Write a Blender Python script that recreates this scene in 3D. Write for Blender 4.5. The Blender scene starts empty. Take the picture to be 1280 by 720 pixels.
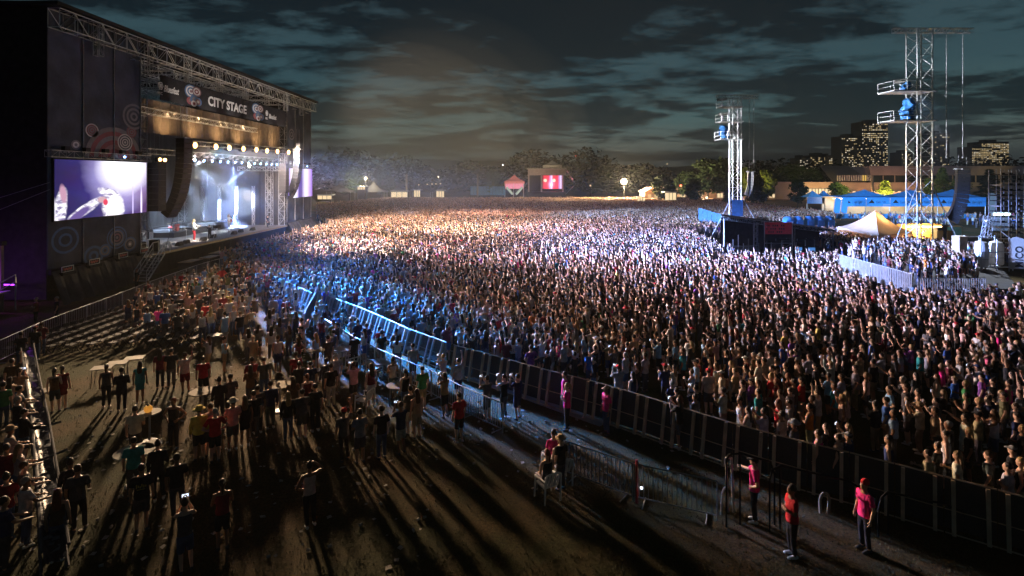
import bpy, bmesh, math, random
import numpy as np
from mathutils import Vector, Matrix, Euler
R = math.radians
rnd = random.Random(11)
SC = bpy.context.scene
COL = SC.collection
# ------------------------------------------------------------------ camera
H, F, CX, HY = 9.4, 680.0, 640.0, 221.0        # camera height (m), focal length and horizon of the photograph in its pixels
cam_d = bpy.data.cameras.new('camera')
cam = bpy.data.objects.new('camera', cam_d); COL.objects.link(cam)
cam.location = (0, 0, H); cam.rotation_euler = (R(90), 0, 0)
cam_d.sensor_width = 36; cam_d.lens = F / 1280 * 36; cam_d.shift_y = -(360 - HY) / 1280
cam_d.clip_start = .1; cam_d.clip_end = 9000
SC.camera = cam
SC.view_settings.view_transform = 'Standard'; SC.view_settings.look = 'None'
SC.view_settings.exposure = .35; SC.view_settings.gamma = 1
SC.render.engine = 'CYCLES'
SC.cycles.use_denoising = True
SC.cycles.max_bounces = 5; SC.cycles.diffuse_bounces = 2; SC.cycles.glossy_bounces = 2
SC.cycles.transmission_bounces = 3; SC.cycles.volume_bounces = 0; SC.cycles.transparent_max_bounces = 8
SC.cycles.sample_clamp_indirect = 3
SC.cycles.sample_clamp_direct = 0

def gp(x, y, z=0.0):
    Y = (H - z) * F / (y - HY)
    return Vector(((x - CX) * Y / F, Y, z))
def at(x, y, Y):
    return Vector(((x - CX) * Y / F, Y, H - (y - HY) * Y / F))

# ------------------------------------------------------------------ world: last dusk light behind broken dark cloud
W = bpy.data.worlds.new('World'); SC.world = W; W.use_nodes = True
nt = W.node_tree; N = nt.nodes; L = nt.links
for n in list(N): N.remove(n)
def nd(tree, typ, **kw):
    n = tree.nodes.new(typ)
    for k, v in kw.items(): setattr(n, k, v)
    return n
def ramp(tree, stops, interp='LINEAR'):
    n = tree.nodes.new('ShaderNodeValToRGB'); e = n.color_ramp.elements
    n.color_ramp.interpolation = interp
    while len(e) < len(stops): e.new(.5)
    for i, (p, c) in enumerate(stops):
        e[i].position = p; e[i].color = (*c, 1) if len(c) == 3 else c
    return n
def math_n(tree, op, a=None, b=None, c=None):
    n = tree.nodes.new('ShaderNodeMath'); n.operation = op
    for i, v in enumerate((a, b, c)):
        if v is None: continue
        if isinstance(v, (int, float)): n.inputs[i].default_value = v
        else: tree.links.new(v, n.inputs[i])
    return n.outputs[0]
def mixc(tree, blend, fac, a, b):
    n = tree.nodes.new('ShaderNodeMix'); n.data_type = 'RGBA'; n.blend_type = blend
    for i, v in ((0, fac), (6, a), (7, b)):
        if isinstance(v, (int, float)): n.inputs[i].default_value = v
        elif isinstance(v, tuple): n.inputs[i].default_value = (*v, 1) if len(v) == 3 else v
        else: tree.links.new(v, n.inputs[i])
    return n.outputs[2]
tc = nd(nt, 'ShaderNodeTexCoord'); sp = nd(nt, 'ShaderNodeSeparateXYZ')
L.new(tc.outputs['Generated'], sp.inputs[0])
zz = math_n(nt, 'MAXIMUM', sp.outputs[2], 0.0)
den = math_n(nt, 'ADD', zz, .10)
u = math_n(nt, 'DIVIDE', sp.outputs[0], den); v = math_n(nt, 'DIVIDE', sp.outputs[1], den)
cb = nd(nt, 'ShaderNodeCombineXYZ'); L.new(math_n(nt, 'MULTIPLY', u, .8), cb.inputs[0]); L.new(v, cb.inputs[1])
n1 = nd(nt, 'ShaderNodeTexNoise'); n1.inputs['Scale'].default_value = 3.0; n1.inputs['Detail'].default_value = 9; n1.inputs['Roughness'].default_value = .68
n1.inputs['Distortion'].default_value = .15
L.new(cb.outputs[0], n1.inputs['Vector'])
n2 = nd(nt, 'ShaderNodeTexNoise'); n2.inputs['Scale'].default_value = .6; n2.inputs['Detail'].default_value = 3
L.new(cb.outputs[0], n2.inputs['Vector'])
cl = math_n(nt, 'ADD', math_n(nt, 'MULTIPLY', n1.outputs[0], .5), math_n(nt, 'MULTIPLY', n2.outputs[0], .75))
cl = math_n(nt, 'ADD', cl, math_n(nt, 'MULTIPLY', zz, .22))
cr = ramp(nt, [(.575, (0, 0, 0)), (.66, (1, 1, 1))]); L.new(cl, cr.inputs[0])
sky = ramp(nt, [(0.0, (.020, .027, .030)), (.03, (.030, .041, .043)), (.055, (.052, .070, .066)), (.10, (.032, .068, .072)), (.17, (.018, .044, .054)), (.35, (.018, .032, .040)), (1, (.016, .026, .034))])
L.new(zz, sky.inputs[0])
ns = nd(nt, 'ShaderNodeTexSky', sky_type='NISHITA', sun_disc=False)
ns.sun_elevation = R(-3.5); ns.sun_rotation = R(20)
base = mixc(nt, 'ADD', .02, sky.outputs[0], ns.outputs[0])
cloudc = mixc(nt, 'MULTIPLY', 1.0, base, (.19, .20, .23))
skyc = mixc(nt, 'MIX', cr.outputs[0], base, cloudc)
bg = nd(nt, 'ShaderNodeBackground'); bg.inputs[1].default_value = 1.35
wo = nd(nt, 'ShaderNodeOutputWorld'); L.new(skyc, bg.inputs[0]); L.new(bg.outputs[0], wo.inputs[0])

# ------------------------------------------------------------------ lamps of the show and added fills without a fixture
def lamp(kind, name, loc, target=None, power=1000, color=(1, 1, 1), angle=60, blend=.5, size=.12, parent=None):
    d = bpy.data.lights.new(name, kind); d.energy = power * .82; d.color = color
    d.shadow_soft_size = size
    if kind == 'SPOT': d.spot_size = R(angle); d.spot_blend = blend
    o = bpy.data.objects.new(name, d); COL.objects.link(o); o.location = loc
    if target is not None:
        o.rotation_euler = (Vector(target) - Vector(loc)).to_track_quat('-Z', 'Y').to_euler()
    return o
SX = -34.5                                       # plane of the stage front
def sy(x, X=SX): return F * X / (x - CX)          # depth at which the plane X = const meets image column x
WARM = (1.0, .79, .66); BLUE = (.10, .40, 1.0); ICE = (.55, .72, 1.0); LAV = (.80, .74, 1.0)
BL_X = [244, 270, 286.8, 304.4, 320.6, 333.9, 346.8, 360.8]
BL_Y = [181.6, 183.4, 184.7, 186, 187, 188.5, 189.4, 190.3]
blinder_pos = [at(x, y, sy(x, -34.0)) for x, y in zip(BL_X, BL_Y)]
for i, p in enumerate(blinder_pos):
    o = lamp('SPOT', 'blinder_beam', p + Vector((.35, 0, -.05)), (-14 + 3 * i, 104 + 4 * i, -13), 33000, WARM, 104, .9, .25); o.scale = (1, .36, 1)
# washes thrown from the stage over the field, some added as fill; cones flattened to spare the trees
def wash(y, z, tgt, p, c, ang, blend=.6, flat=.5, x=-33.2):
    o = lamp('SPOT', 'wash_beam', (x, y, z), tgt, p, c, ang, blend, 1.3); o.scale = (1, flat, 1)
VIOL = (.44, .48, 1.0); COOL = (.24, .40, 1.0)
wash(66, 12.2, (0, 84, 0), 330000, (1, .84, .78), 46, .8, .4)
wash(68, 12.2, (-17, 62, 0), 620000, (1, .78, .76), 54, .95, .45)
wash(70, 12.2, (2, 60, 0), 460000, (.86, .68, .86), 44, .95, .4)
wash(69, 12.2, (-10, 55, 0), 330000, (.98, .74, .80), 32, .95, .5)  # added fill for a dark patch in the crowd
wash(69, 12.2, (12, 42, 0), 460000, (.86, .70, .88), 36, .95, .45)
wash(70, 12.2, (26, 86, 0), 700000, VIOL, 44, .9, .34)
wash(64, 12.2, (40, 60, 0), 1800000, COOL, 46, .9, .34)
wash(66, 12.4, (58, 66, 1), 800000, COOL, 30, .9, .34)
wash(62, 12.2, (26, 48, 0), 620000, VIOL, 36, .9, .4)
wash(78, 12.4, (-14, 112, -2), 120000, (1, .74, .60), 34, .9, .25)
wash(76, 12.4, (6, 130, -2), 420000, (1, .66, .54), 34, .9, .16)
wash(61, 12.6, (-9, 24, 0), 125000, (1, .68, .40), 46, .9, .7)
wash(62, 12.6, (-15, 19, 0), 82000, (1, .68, .42), 26, .9, .9)
wash(62.5, 12.6, (-18, 40, 0), 70000, (1, .70, .52), 34, .9, .8)
wash(63, 12.6, (3, 17, 0), 110000, (1, .62, .34), 26, .9, .8)
wash(66, 12.6, (17, 23, 1), 170000, (.98, .76, .70), 34, .9, .6)
wash(61.5, 12.0, (-11.5, 36.5, .5), 2000000, (.02, .25, 1.0), 17, .6, .8)
wash(62, 12.0, (-5, 30.5, .5), 800000, (.02, .30, 1.0), 13, .8, .9)
wash(62, 12.0, (-12, 47, .5), 300000, (.10, .30, 1.0), 24, .9, .5)
wash(80, 12.4, (-22, 122, 0), 330000, (.2, .5, 1), 9, .8, .4)
wash(74, 12.4, (34, 122, 0), 900000, (.28, .52, 1), 26, .9, .28)
wash(70, 12.4, (62, 108, 1), 1200000, (.24, .50, 1), 22, .9, .4)
wash(70, 12.4, (38, 82, 13), 700000, (.9, .92, 1), 16, .9, .8)  # added to brighten the left delay tower
wash(68, 12.4, (48, 64, 17), 1000000, (.85, .9, 1), 18, .9, .8)  # added to brighten the right delay tower
o = lamp('SPOT', 'sky_beam', (-33.2, 82, 13), (-20, 130, 34), 170000, (1, .76, .56), 34, .95, .3)  # added warm lamp that browns the smoke right of the roof
# beams skimming through the smoke above the crowd
for k, (yy, zz_, t, a) in enumerate([(82, 11.6, (-6, 262, 19), 4), (83, 11.6, (-16, 260, 22), 3), (82.4, 11.9, (4, 262, 15), 3.4), (81, 11.4, (-24, 262, 18), 3.6), (83, 12, (-2, 262, 27), 3)]):
    lamp('SPOT', 'sky_beam', (-33.2, yy, zz_), t, 1500000, (.46, .72, 1.0), a * 1.5, .9, .08)
# ------------------------------------------------------------------ materials
def mat(name, col, rough=.6, metal=0.0, var=.25, scale=6.0, bump=.0, bscale=40.0, emit=None, estr=0.0, objcol=False, spec=.5, alpha=None):
    m = bpy.data.materials.new(name); m.use_nodes = True
    t = m.node_tree; b = t.nodes['Principled BSDF']
    co = t.nodes.new('ShaderNodeTexCoord')
    nz = t.nodes.new('ShaderNodeTexNoise'); nz.inputs['Scale'].default_value = scale; nz.inputs['Detail'].default_value = 5
    t.links.new(co.outputs['Object'], nz.inputs['Vector'])
    rp = ramp(t, [(.3, (1 - var,) * 3), (.7, (1 + var * .6,) * 3)]); t.links.new(nz.outputs[0], rp.inputs[0])
    if objcol:
        oi = t.nodes.new('ShaderNodeObjectInfo'); src = oi.outputs['Color']
    else:
        src = (*col, 1)
    c = mixc(t, 'MULTIPLY', 1.0, src, rp.outputs[0])
    t.links.new(c, b.inputs['Base Color'])
    b.inputs['Roughness'].default_value = rough; b.inputs['Metallic'].default_value = metal
    b.inputs['Specular IOR Level'].default_value = spec
    if bump:
        bn = t.nodes.new('ShaderNodeTexNoise'); bn.inputs['Scale'].default_value = bscale; bn.inputs['Detail'].default_value = 4
        t.links.new(co.outputs['Object'], bn.inputs['Vector'])
        bp = t.nodes.new('ShaderNodeBump'); bp.inputs['Strength'].default_value = bump; bp.inputs['Distance'].default_value = .05
        t.links.new(bn.outputs[0], bp.inputs['Height']); t.links.new(bp.outputs[0], b.inputs['Normal'])
    if emit:
        b.inputs['Emission Color'].default_value = (*emit, 1); b.inputs['Emission Strength'].default_value = estr
    if alpha is not None: b.inputs['Alpha'].default_value = alpha
    return m
M = {}
M['steel'] = mat('galvanised_steel', (.55, .56, .58), .42, .75, .2)
M['alu'] = mat('truss_aluminium', (.68, .69, .70), .38, .6, .12)
M['dull_steel'] = mat('weathered_steel', (.34, .35, .36), .5, .4, .25)
M['black'] = mat('black_paint', (.018, .018, .02), .75, 0, .3, spec=.15)
M['blackcloth'] = mat('black_drape', (.022, .021, .022), .95, 0, .35, 2.0, .5, 6.0, spec=.1)
M['scrim'] = mat('printed_scrim', (.060, .072, .088), .9, 0, .4, .6, 1.0, 1.6, spec=.15)
M['deck'] = mat('stage_deck', (.16, .145, .13), .5, 0, .25, 2)
M['ply'] = mat('plywood', (.36, .25, .13), .6, 0, .2, 3)
M['white'] = mat('white_plastic', (.36, .345, .31), .7, 0, .08, 8, spec=.06)
M['whitecloth'] = mat('white_print', (.62, .61, .60), .8, 0, .1, 8)
M['redprint'] = mat('red_print', (.20, .045, .055), .8, 0, .15, 4)
M['blueprint'] = mat('blue_print', (.06, .13, .26), .8, 0, .15, 4)
M['greyprint'] = mat('grey_print', (.17, .17, .185), .8, 0, .15, 4)
M['roseprint'] = mat('rose_print', (.20, .11, .12), .8, 0, .15, 4)
M['creamtop'] = mat('cream_tabletop', (.24, .20, .15), .75, 0, .12, 5, spec=.06)
M['greychair'] = mat('grey_chair_plastic', (.09, .09, .095), .75, 0, .15, 5, spec=.06)
M['wood'] = mat('weathered_timber', (.50, .38, .26), .75, 0, .3, 3, .3, 20)
M['mesh'] = mat('fence_mesh', (.06, .06, .065), .6, .2, .3, 30, alpha=.86)
M['barmesh'] = mat('barrier_sheet', (.26, .27, .29), .5, .5, .25, 12)
M['tarp'] = mat('dark_blue_tarp', (.014, .026, .055), .5, 0, .4, 3, 1.0, 5.0, spec=.25)
M['bluetarp'] = mat('blue_tarp', (.035, .17, .44), .45, 0, .25, 3, .6, 6)
M['bluetent'] = mat('blue_tent_cloth', (.07, .36, .78), .7, 0, .2, 2, .2, 5)
M['tan'] = mat('tan_canopy_cloth', (.52, .38, .25), .85, 0, .15, 2, .15, 4)
M['asphalt'] = mat('asphalt', (.05, .05, .05), .9, 0, .3, 1)
M['brownwall'] = mat('brown_stone_wall', (.30, .22, .17), .9, 0, .15, .15)
M['brownroof'] = mat('brown_metal_roof', (.22, .16, .14), .7, .1, .15, .1)
M['tower'] = mat('dark_tower_facade', (.012, .014, .017), .6, 0, .3, .05)
M['glassdark'] = mat('dark_glass', (.015, .02, .025), .15, 0, .2, 1)
M['bark'] = mat('bark', (.07, .055, .04), .95, 0, .35, 3, .5, 10)
M['leaf'] = mat('leaf', (.030, .052, .020), .7, 0, .5, .35, spec=.2)
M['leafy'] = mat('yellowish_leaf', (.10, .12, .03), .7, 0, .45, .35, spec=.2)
M['cable'] = mat('black_cable', (.015, .015, .015), .7)
M['grey'] = mat('grey_paint', (.28, .28, .29), .55, .1, .2, 3)
M['redpaint'] = mat('red_paint', (.40, .03, .03), .5, 0, .2, 3)
M['orange'] = mat('orange_plastic', (.75, .25, .03), .4, 0, .1, 3)
M['pvc'] = mat('white_tank_steel', (.62, .62, .64), .35, .1, .12, 2)
M['skin'] = mat('skin', (.5, .3, .2), .55, 0, .08, 9, objcol=True, spec=.3)
M['cloth'] = mat('clothing', (.5, .5, .5), .9, 0, .28, 6, .9, 9, objcol=True, spec=.12)
M['hair'] = mat('hair', (.05, .03, .02), .55, 0, .35, 25, .4, 40, objcol=True, spec=.3)
M['dot'] = mat('dark_eye', (.01, .008, .006), .3)
M['dark'] = mat('dark_trim', (.03, .03, .032), .75, spec=.15)
def emitm(name, c, s): return mat(name, (.02, .02, .02), .5, emit=c, estr=s)
M['bulb'] = emitm('blinder_glow', (1.0, .52, .17), 8)
M['bluelamp'] = emitm('blue_lens_glow', (.25, .5, 1.0), 12)
M['whitelamp'] = emitm('white_lens_glow', (.85, .92, 1.0), 60)
M['warmlamp'] = emitm('warm_lamp_glow', (1.0, .72, .38), 40)
M['winlit'] = emitm('lit_window', (1.0, .74, .36), .55)
M['winlit2'] = emitm('pale_lit_window', (1.0, .86, .62), .8)
M['redglow'] = emitm('red_lamp_glow', (1.0, .12, .06), 6)
M['booth'] = emitm('lit_booth_panel', (1.0, .75, .42), .8)
M['fluor'] = emitm('fluorescent_tube', (.7, 1.0, .9), 4)
M['violet'] = emitm('violet_tube', (.45, .05, 1.0), 3)

# ground: trampled lawn
def lawn():
    m = bpy.data.materials.new('trampled_lawn'); m.use_nodes = True; t = m.node_tree; b = t.nodes['Principled BSDF']
    co = t.nodes.new('ShaderNodeTexCoord')
    def noise(s, d=6, r=.6):
        n = t.nodes.new('ShaderNodeTexNoise'); n.inputs['Scale'].default_value = s; n.inputs['Detail'].default_value = d; n.inputs['Roughness'].default_value = r
        t.links.new(co.outputs['Object'], n.inputs['Vector']); return n.outputs[0]
    big = ramp(t, [(.42, (.040, .044, .011)), (.56, (.092, .058, .021)), (.70, (.15, .092, .044))]); t.links.new(noise(.16, 5), big.inputs[0])
    fine = ramp(t, [(.34, (.28, .30, .28)), (.66, (1.5, 1.45, 1.3))]); t.links.new(noise(13, 8, .8), fine.inputs[0])
    c = mixc(t, 'MULTIPLY', 1.0, big.outputs[0], fine.outputs[0])
    t.links.new(c, b.inputs['Base Color']); b.inputs['Roughness'].default_value = .95; b.inputs['Specular IOR Level'].default_value = .15
    bp = t.nodes.new('ShaderNodeBump'); bp.inputs['Strength'].default_value = 1.0; bp.inputs['Distance'].default_value = .07
    t.links.new(noise(16, 8, .85), bp.inputs['Height']); t.links.new(bp.outputs[0], b.inputs['Normal'])
    return m
M['lawn'] = lawn()

# ------------------------------------------------------------------ mesh builder
class MB:
    def __init__(s): s.v = []; s.f = []; s.m = []; s.cur = 0
    def add(s, vs, fs):
        o = len(s.v); s.v.extend([tuple(p) for p in vs]); s.f.extend([tuple(i + o for i in f) for f in fs]); s.m.extend([s.cur] * len(fs)); return s
    def box(s, c, d, rz=0.0, M4=None):
        x, y, z = d[0] / 2, d[1] / 2, d[2] / 2
        P = [Vector((a * x, b * y, e * z)) for e in (-1, 1) for b in (-1, 1) for a in (-1, 1)]
        if rz: P = [Matrix.Rotation(rz, 3, 'Z') @ p for p in P]
        if M4 is not None: P = [M4 @ p for p in P]
        P = [p + Vector(c) for p in P]
        return s.add(P, [(0, 2, 3, 1), (4, 5, 7, 6), (0, 1, 5, 4), (2, 6, 7, 3), (0, 4, 6, 2), (1, 3, 7, 5)])
    def bb(s, a, b):
        return s.box([(p + q) / 2 for p, q in zip(a, b)], [abs(q - p) for p, q in zip(a, b)])
    def tube(s, p, q, r0, r1=None, n=6, caps=True):
        p, q = Vector(p), Vector(q); r1 = r0 if r1 is None else r1
        d = q - p
        if d.length < 1e-6: return s
        d.normalize(); a = d.orthogonal().normalized(); b = d.cross(a)
        if abs(d.z) < .7:
            a = Vector((0, 0, 1)).cross(d).normalized(); b = d.cross(a)
        ph = math.pi / n
        ring = lambda c, r: [c + (a * math.cos(ph + 2 * math.pi * i / n) + b * math.sin(ph + 2 * math.pi * i / n)) * r for i in range(n)]
        V = ring(p, r0) + ring(q, r1)
        Fs = [(i, (i + 1) % n, n + (i + 1) % n, n + i) for i in range(n)]
        if caps: Fs += [tuple(range(n - 1, -1, -1)), tuple(range(n, 2 * n))]
        return s.add(V, Fs)
    def path(s, pts, r, n=5):
        for a, b in zip(pts, pts[1:]): s.tube(a, b, r, r, n)
        return s
    def loft(s, rings, caps=True):
        n = len(rings[0]); V = [p for r in rings for p in r]; Fs = []
        for k in range(len(rings) - 1):
            for i in range(n): Fs.append((k * n + i, k * n + (i + 1) % n, (k + 1) * n + (i + 1) % n, (k + 1) * n + i))
        if caps: Fs += [tuple(range(n - 1, -1, -1)), tuple(range((len(rings) - 1) * n, len(rings) * n))]
        return s.add(V, Fs)
    def lathe(s, c, prof, n=16):
        c = Vector(c)
        return s.loft([[c + Vector((r * math.cos(2 * math.pi * i / n), r * math.sin(2 * math.pi * i / n), z)) for i in range(n)] for r, z in prof])
    def ball(s, c, r, n=10, m=6):
        r = (r, r, r) if isinstance(r, (int, float)) else r
        c = Vector(c); prof = []
        rings = []
        for j in range(m + 1):
            th = math.pi * (j + .02 if j == 0 else j - .02 if j == m else j) / m
            rings.append([c + Vector((r[0] * math.sin(th) * math.cos(2 * math.pi * i / n), r[1] * math.sin(th) * math.sin(2 * math.pi * i / n), -r[2] * math.cos(th))) for i in range(n)])
        return s.loft(rings)
    def quad(s, a, b, c, d): return s.add([a, b, c, d], [(0, 1, 2, 3)])
    def prism(s, pts, off):
        n = len(pts); off = Vector(off)
        V = [Vector(p) for p in pts] + [Vector(p) + off for p in pts]
        return s.add(V, [tuple(range(n - 1, -1, -1)), tuple(range(n, 2 * n))] + [(i, (i + 1) % n, n + (i + 1) % n, n + i) for i in range(n)])
    def truss(s, p, q, w, h=None, bay=None, r=.03, up=(0, 0, 1), lace=.6, n=4):
        p, q = Vector(p), Vector(q); h = h or w; d = q - p; ln = d.length; d.normalize()
        up = Vector(up)
        if abs(d.dot(up)) > .95: up = Vector((0, 1, 0))
        a = up.cross(d).normalized() * w / 2; b = d.cross(a).normalized() * h / 2
        cs = [a + b, -a + b, -a - b, a - b]
        for c in cs: s.tube(p + c, q + c, r, r, n)
        nb = max(1, round(ln / (bay or max(w, h))))
        for k in range(nb):
            t0, t1 = ln * k / nb, ln * (k + 1) / nb
            for i in range(4):
                c0, c1 = cs[i], cs[(i + 1) % 4]
                if (k + i) % 2: c0, c1 = c1, c0
                s.tube(p + d * t0 + c0, p + d * t1 + c1, r * lace, r * lace, 3, False)
                s.tube(p + d * t0 + c0, p + d * t0 + c1, r * lace, r * lace, 3, False)
        return s
    def ring(s, c, r0, r1, ax, ay, n=28, a0=0.0, a1=2 * math.pi):
        c, ax, ay = Vector(c), Vector(ax), Vector(ay)
        k = max(3, int(n * (a1 - a0) / (2 * math.pi)))
        o = [c + (ax * math.cos(a0 + (a1 - a0) * i / k) + ay * math.sin(a0 + (a1 - a0) * i / k)) for i in range(k + 1)]
        P = []
        for i in range(k + 1):
            dv = ax * math.cos(a0 + (a1 - a0) * i / k) + ay * math.sin(a0 + (a1 - a0) * i / k)
            P += [c + dv * r0, c + dv * r1]
        return s.add(P, [(2 * i, 2 * i + 1, 2 * i + 3, 2 * i + 2) for i in range(k)])
    def build(s, name, m, parent=None, smooth=False, local=False, kind=None):
        me = bpy.data.meshes.new(name); V = s.v
        if parent is not None and not local:
            lx = world_loc(parent); V = [(p[0] - lx[0], p[1] - lx[1], p[2] - lx[2]) for p in V]
        me.from_pydata(V, [], s.f); me.update()
        for k in (m if isinstance(m, (list, tuple)) else [m]): me.materials.append(M[k] if isinstance(k, str) else k)
        if any(s.m): me.polygons.foreach_set('material_index', s.m)
        if smooth: me.polygons.foreach_set('use_smooth', [True] * len(me.polygons))
        o = bpy.data.objects.new(name, me); COL.objects.link(o)
        if parent is not None: o.parent = parent
        if kind: o['kind'] = kind
        return o
def world_loc(o):
    l = Vector((0, 0, 0))
    while o is not None:
        l = l + o.location; o = o.parent
    return l
def tag(o, label=None, cat=None, group=None, kind=None):
    if label: o['label'] = label
    if cat: o['category'] = cat
    if group: o['group'] = group
    if kind: o['kind'] = kind
    return o
def thing(name, label, cat, loc=(0, 0, 0), group=None, rz=0.0):
    o = bpy.data.objects.new(name, None); COL.objects.link(o); o.location = loc; o.rotation_euler = (0, 0, rz)
    o.empty_display_size = .3
    return tag(o, label, cat, group)
def copy_tree(o, parent=None):
    c = o.copy(); COL.objects.link(c); c.parent = parent
    for ch in o.children: copy_tree(ch, c)
    return c
def place(proto, used, loc, rz=0.0, label=None, group=None, scale=None):
    o = copy_tree(proto) if used else proto
    o.location = loc; o.rotation_euler = (0, 0, rz)
    if label: o['label'] = label
    if group: o['group'] = group
    if scale: o.scale = scale if isinstance(scale, tuple) else (scale,) * 3
    return o
def text_mesh(name, body, size, m, parent, origin, ax, ay, sx=1.0, depth=.01, shear=0.0, bold=0.0):
    """flat lettering: origin = lower left, ax / ay = unit axes of the writing"""
    cu = bpy.data.curves.new('lettering', 'FONT'); cu.body = body; cu.size = size; cu.extrude = depth; cu.shear = shear; cu.offset = bold
    cu.resolution_u = 3
    to = bpy.data.objects.new('lettering', cu); COL.objects.link(to)
    dg = bpy.context.evaluated_depsgraph_get(); me = bpy.data.meshes.new_from_object(to.evaluated_get(dg))
    bpy.data.objects.remove(to); bpy.data.curves.remove(cu)
    ax, ay = Vector(ax), Vector(ay); az = ax.cross(ay); lo = world_loc(parent) if parent is not None else Vector((0, 0, 0))
    for v_ in me.vertices:
        c = v_.co.copy(); v_.co = Vector(origin) + ax * c.x * sx + ay * c.y + az * c.z - lo
    me.name = name; me.materials.clear(); me.materials.append(M[m])
    o = bpy.data.objects.new(name, me); COL.objects.link(o)
    if parent is not None: o.parent = parent
    return o
ORD = ['first', 'second', 'third', 'fourth', 'fifth', 'sixth', 'seventh', 'eighth', 'ninth', 'tenth', 'eleventh', 'twelfth', 'thirteenth', 'fourteenth', 'fifteenth', 'sixteenth', 'seventeenth', 'eighteenth', 'nineteenth', 'twentieth']

# ------------------------------------------------------------------ terrain
g = MB()
xs = [-3500, -800, -300, -150, -80, -40, -20, 0, 20, 40, 80, 150, 300, 800, 3500]
ys = [-400, -60, -20, 0, 15, 30, 50, 80, 120, 180, 260, 400, 800, 1600, 3600]
V = [(x, y, 0) for y in ys for x in xs]; nx = len(xs)
g.add(V, [(j * nx + i, j * nx + i + 1, (j + 1) * nx + i + 1, (j + 1) * nx + i) for j in range(len(ys) - 1) for i in range(nx - 1)])
tag(g.build('ground', 'lawn'), kind='structure')
hl = MB(); r2 = random.Random(4)
prev = None; rings = []
for i in range(81):
    x = -3300 + 6600 * i / 80
    h = 84 + 12 * math.sin(i * .21 + 1) + 6 * math.sin(i * .63) + 5 * r2.random()
    if x > 600: h *= .8
    rings.append([Vector((x, 2500, -2)), Vector((x, 2560, h * .55)), Vector((x, 2700, h)), Vector((x, 3100, h * .6)), Vector((x, 3300, -2))])
hl.loft(rings, False)
M['hill'] = mat('wooded_hill', (.022, .03, .026), 1, 0, .5, .01)
tag(hl.build('hills', 'hill', smooth=True), kind='structure')
# ------------------------------------------------------------------ the stage
Y0, Y1 = 50.8, 83.5           # stage opening along its front
YN, YF = 40.6, 93.8           # outer ends of the wings
DZ = 2.0
st = thing('concert_stage', 'huge dark concert stage with open lit mouth and flat truss roof', 'stage', (SX - 8, 67, 0))
m = MB(); m.bb((SX - 17, Y0, 1.75), (SX, Y1, DZ)); m.build('deck', 'deck', st)
m = MB()
for k in range(int((Y1 - Y0) / 2)):
    m.bb((SX - .10, Y0 + 2 * k, 0), (SX - .05, Y0 + 2 * k + 1.97, 1.72))
m.build('deck_skirt', 'blackcloth', st)
m = MB(); m.bb((SX - .05, Y0 + 1, 1.78), (SX + .03, Y1, 1.96)); m.build('deck_edge', 'ply', st)
m = MB()   # rear and end drapes with folds
def drape(mb, p, q, z0, z1, fold=.18, n=60, nrm=(1, 0, 0)):
    p, q = Vector(p), Vector(q); nrm = Vector(nrm); top, bot = [], []
    for i in range(n + 1):
        t = i / n; o = nrm * fold * (math.sin(i * 2.1) * .6 + math.sin(i * .9 + 1) * .4)
        c = p.lerp(q, t) + o
        bot.append((c.x, c.y, z0)); top.append((c.x, c.y, z1))
    mb.add(bot + top, [(i, i + 1, n + 2 + i, n + 1 + i) for i in range(n)])
drape(m, (SX - 16.5, Y0, 0), (SX - 16.5, Y1, 0), DZ, 17.5, .2, 70)
m.build('rear_drape', 'blackcloth', st)
m = MB(); drape(m, (SX - 16.5, Y1 + .2, 0), (SX - 1.2, Y1 + .2, 0), DZ, 17.5, .2, 40, (0, 1, 0)); m.build('end_drape', 'blackcloth', st)
m = MB(); drape(m, (SX - 1.0, Y0, 0), (SX - 1.0, Y1, 0), 13.7, 17.0, .14, 80); M['borderdrape'] = mat('brown_border_drape', (.15, .12, .09), .95, 0, .3, 2, .4, 6); m.build('border_drape', 'borderdrape', st)
m = MB(); m.bb((SX - 18, YN - .5, 22.15), (SX + 1.0, YF + .3, 22.4)); rf = m.build('roof', 'black', st)
def trs(a, b, w, h, mt='alu', r=.05, name='roof_truss', par=None, bay=1.4):
    m = MB(); m.truss(a, b, w, h, bay, r); return m.build(name, mt, par or st)
trs((SX + .3, YN, 21.3), (SX + .3, YF, 21.3), .9, 1.4)
trs((SX - 6, YN, 21.3), (SX - 6, YF, 21.3), .9, 1.4)
trs((SX - 13, YN, 21.3), (SX - 13, YF, 21.3), .9, 1.4)
for k in range(9):
    y = Y0 - 1 + k * 5.2
    trs((SX - 16, y, 20.4), (SX + .2, y, 20.4), .6, .6, r=.04)
for k in range(8):                      # hangers of the front edge
    y = 45 + k * 6.2
    m = MB(); m.truss((SX + .3, y, 19.4), (SX + .3, y, 22.1), .5, .5, 1.0, .035); m.build('roof_hanger', 'alu', st)
for y in (Y0 + .4, Y1 - .2):
    for x in (SX - .6, SX - 15.8):
        m = MB(); m.truss((x, y, DZ), (x, y, 20.6), .9, .9, 1.1, .05); m.build('roof_column', 'dull_steel', st)
trs((SX - .4, Y0, 15.7), (SX - .4, 74, 15.7), .55, .55, r=.035, name='lighting_truss', bay=.7)
trs((SX + .2, 57.5, 12.95), (SX + .2, Y1 + 1, 13.55), .5, .5, 'dull_steel', .035, 'lighting_truss', bay=.7)
trs((SX - 1.2, Y0, 11.9), (SX - 1.2, Y1, 11.9), .5, .5, 'dull_steel', .035, 'lighting_truss', bay=.7)
trs((SX - 7, Y1 - .9, 10.6), (SX - .8, Y1 - .9, 10.6), .6, .6, r=.04, name='lighting_truss', bay=.8)
trs((SX - 2.4, Y1 - .8, DZ), (SX - 2.4, Y1 - .8, 12), .8, .8, mt='dull_steel', r=.05, name='lighting_tower', bay=1.0)
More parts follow.
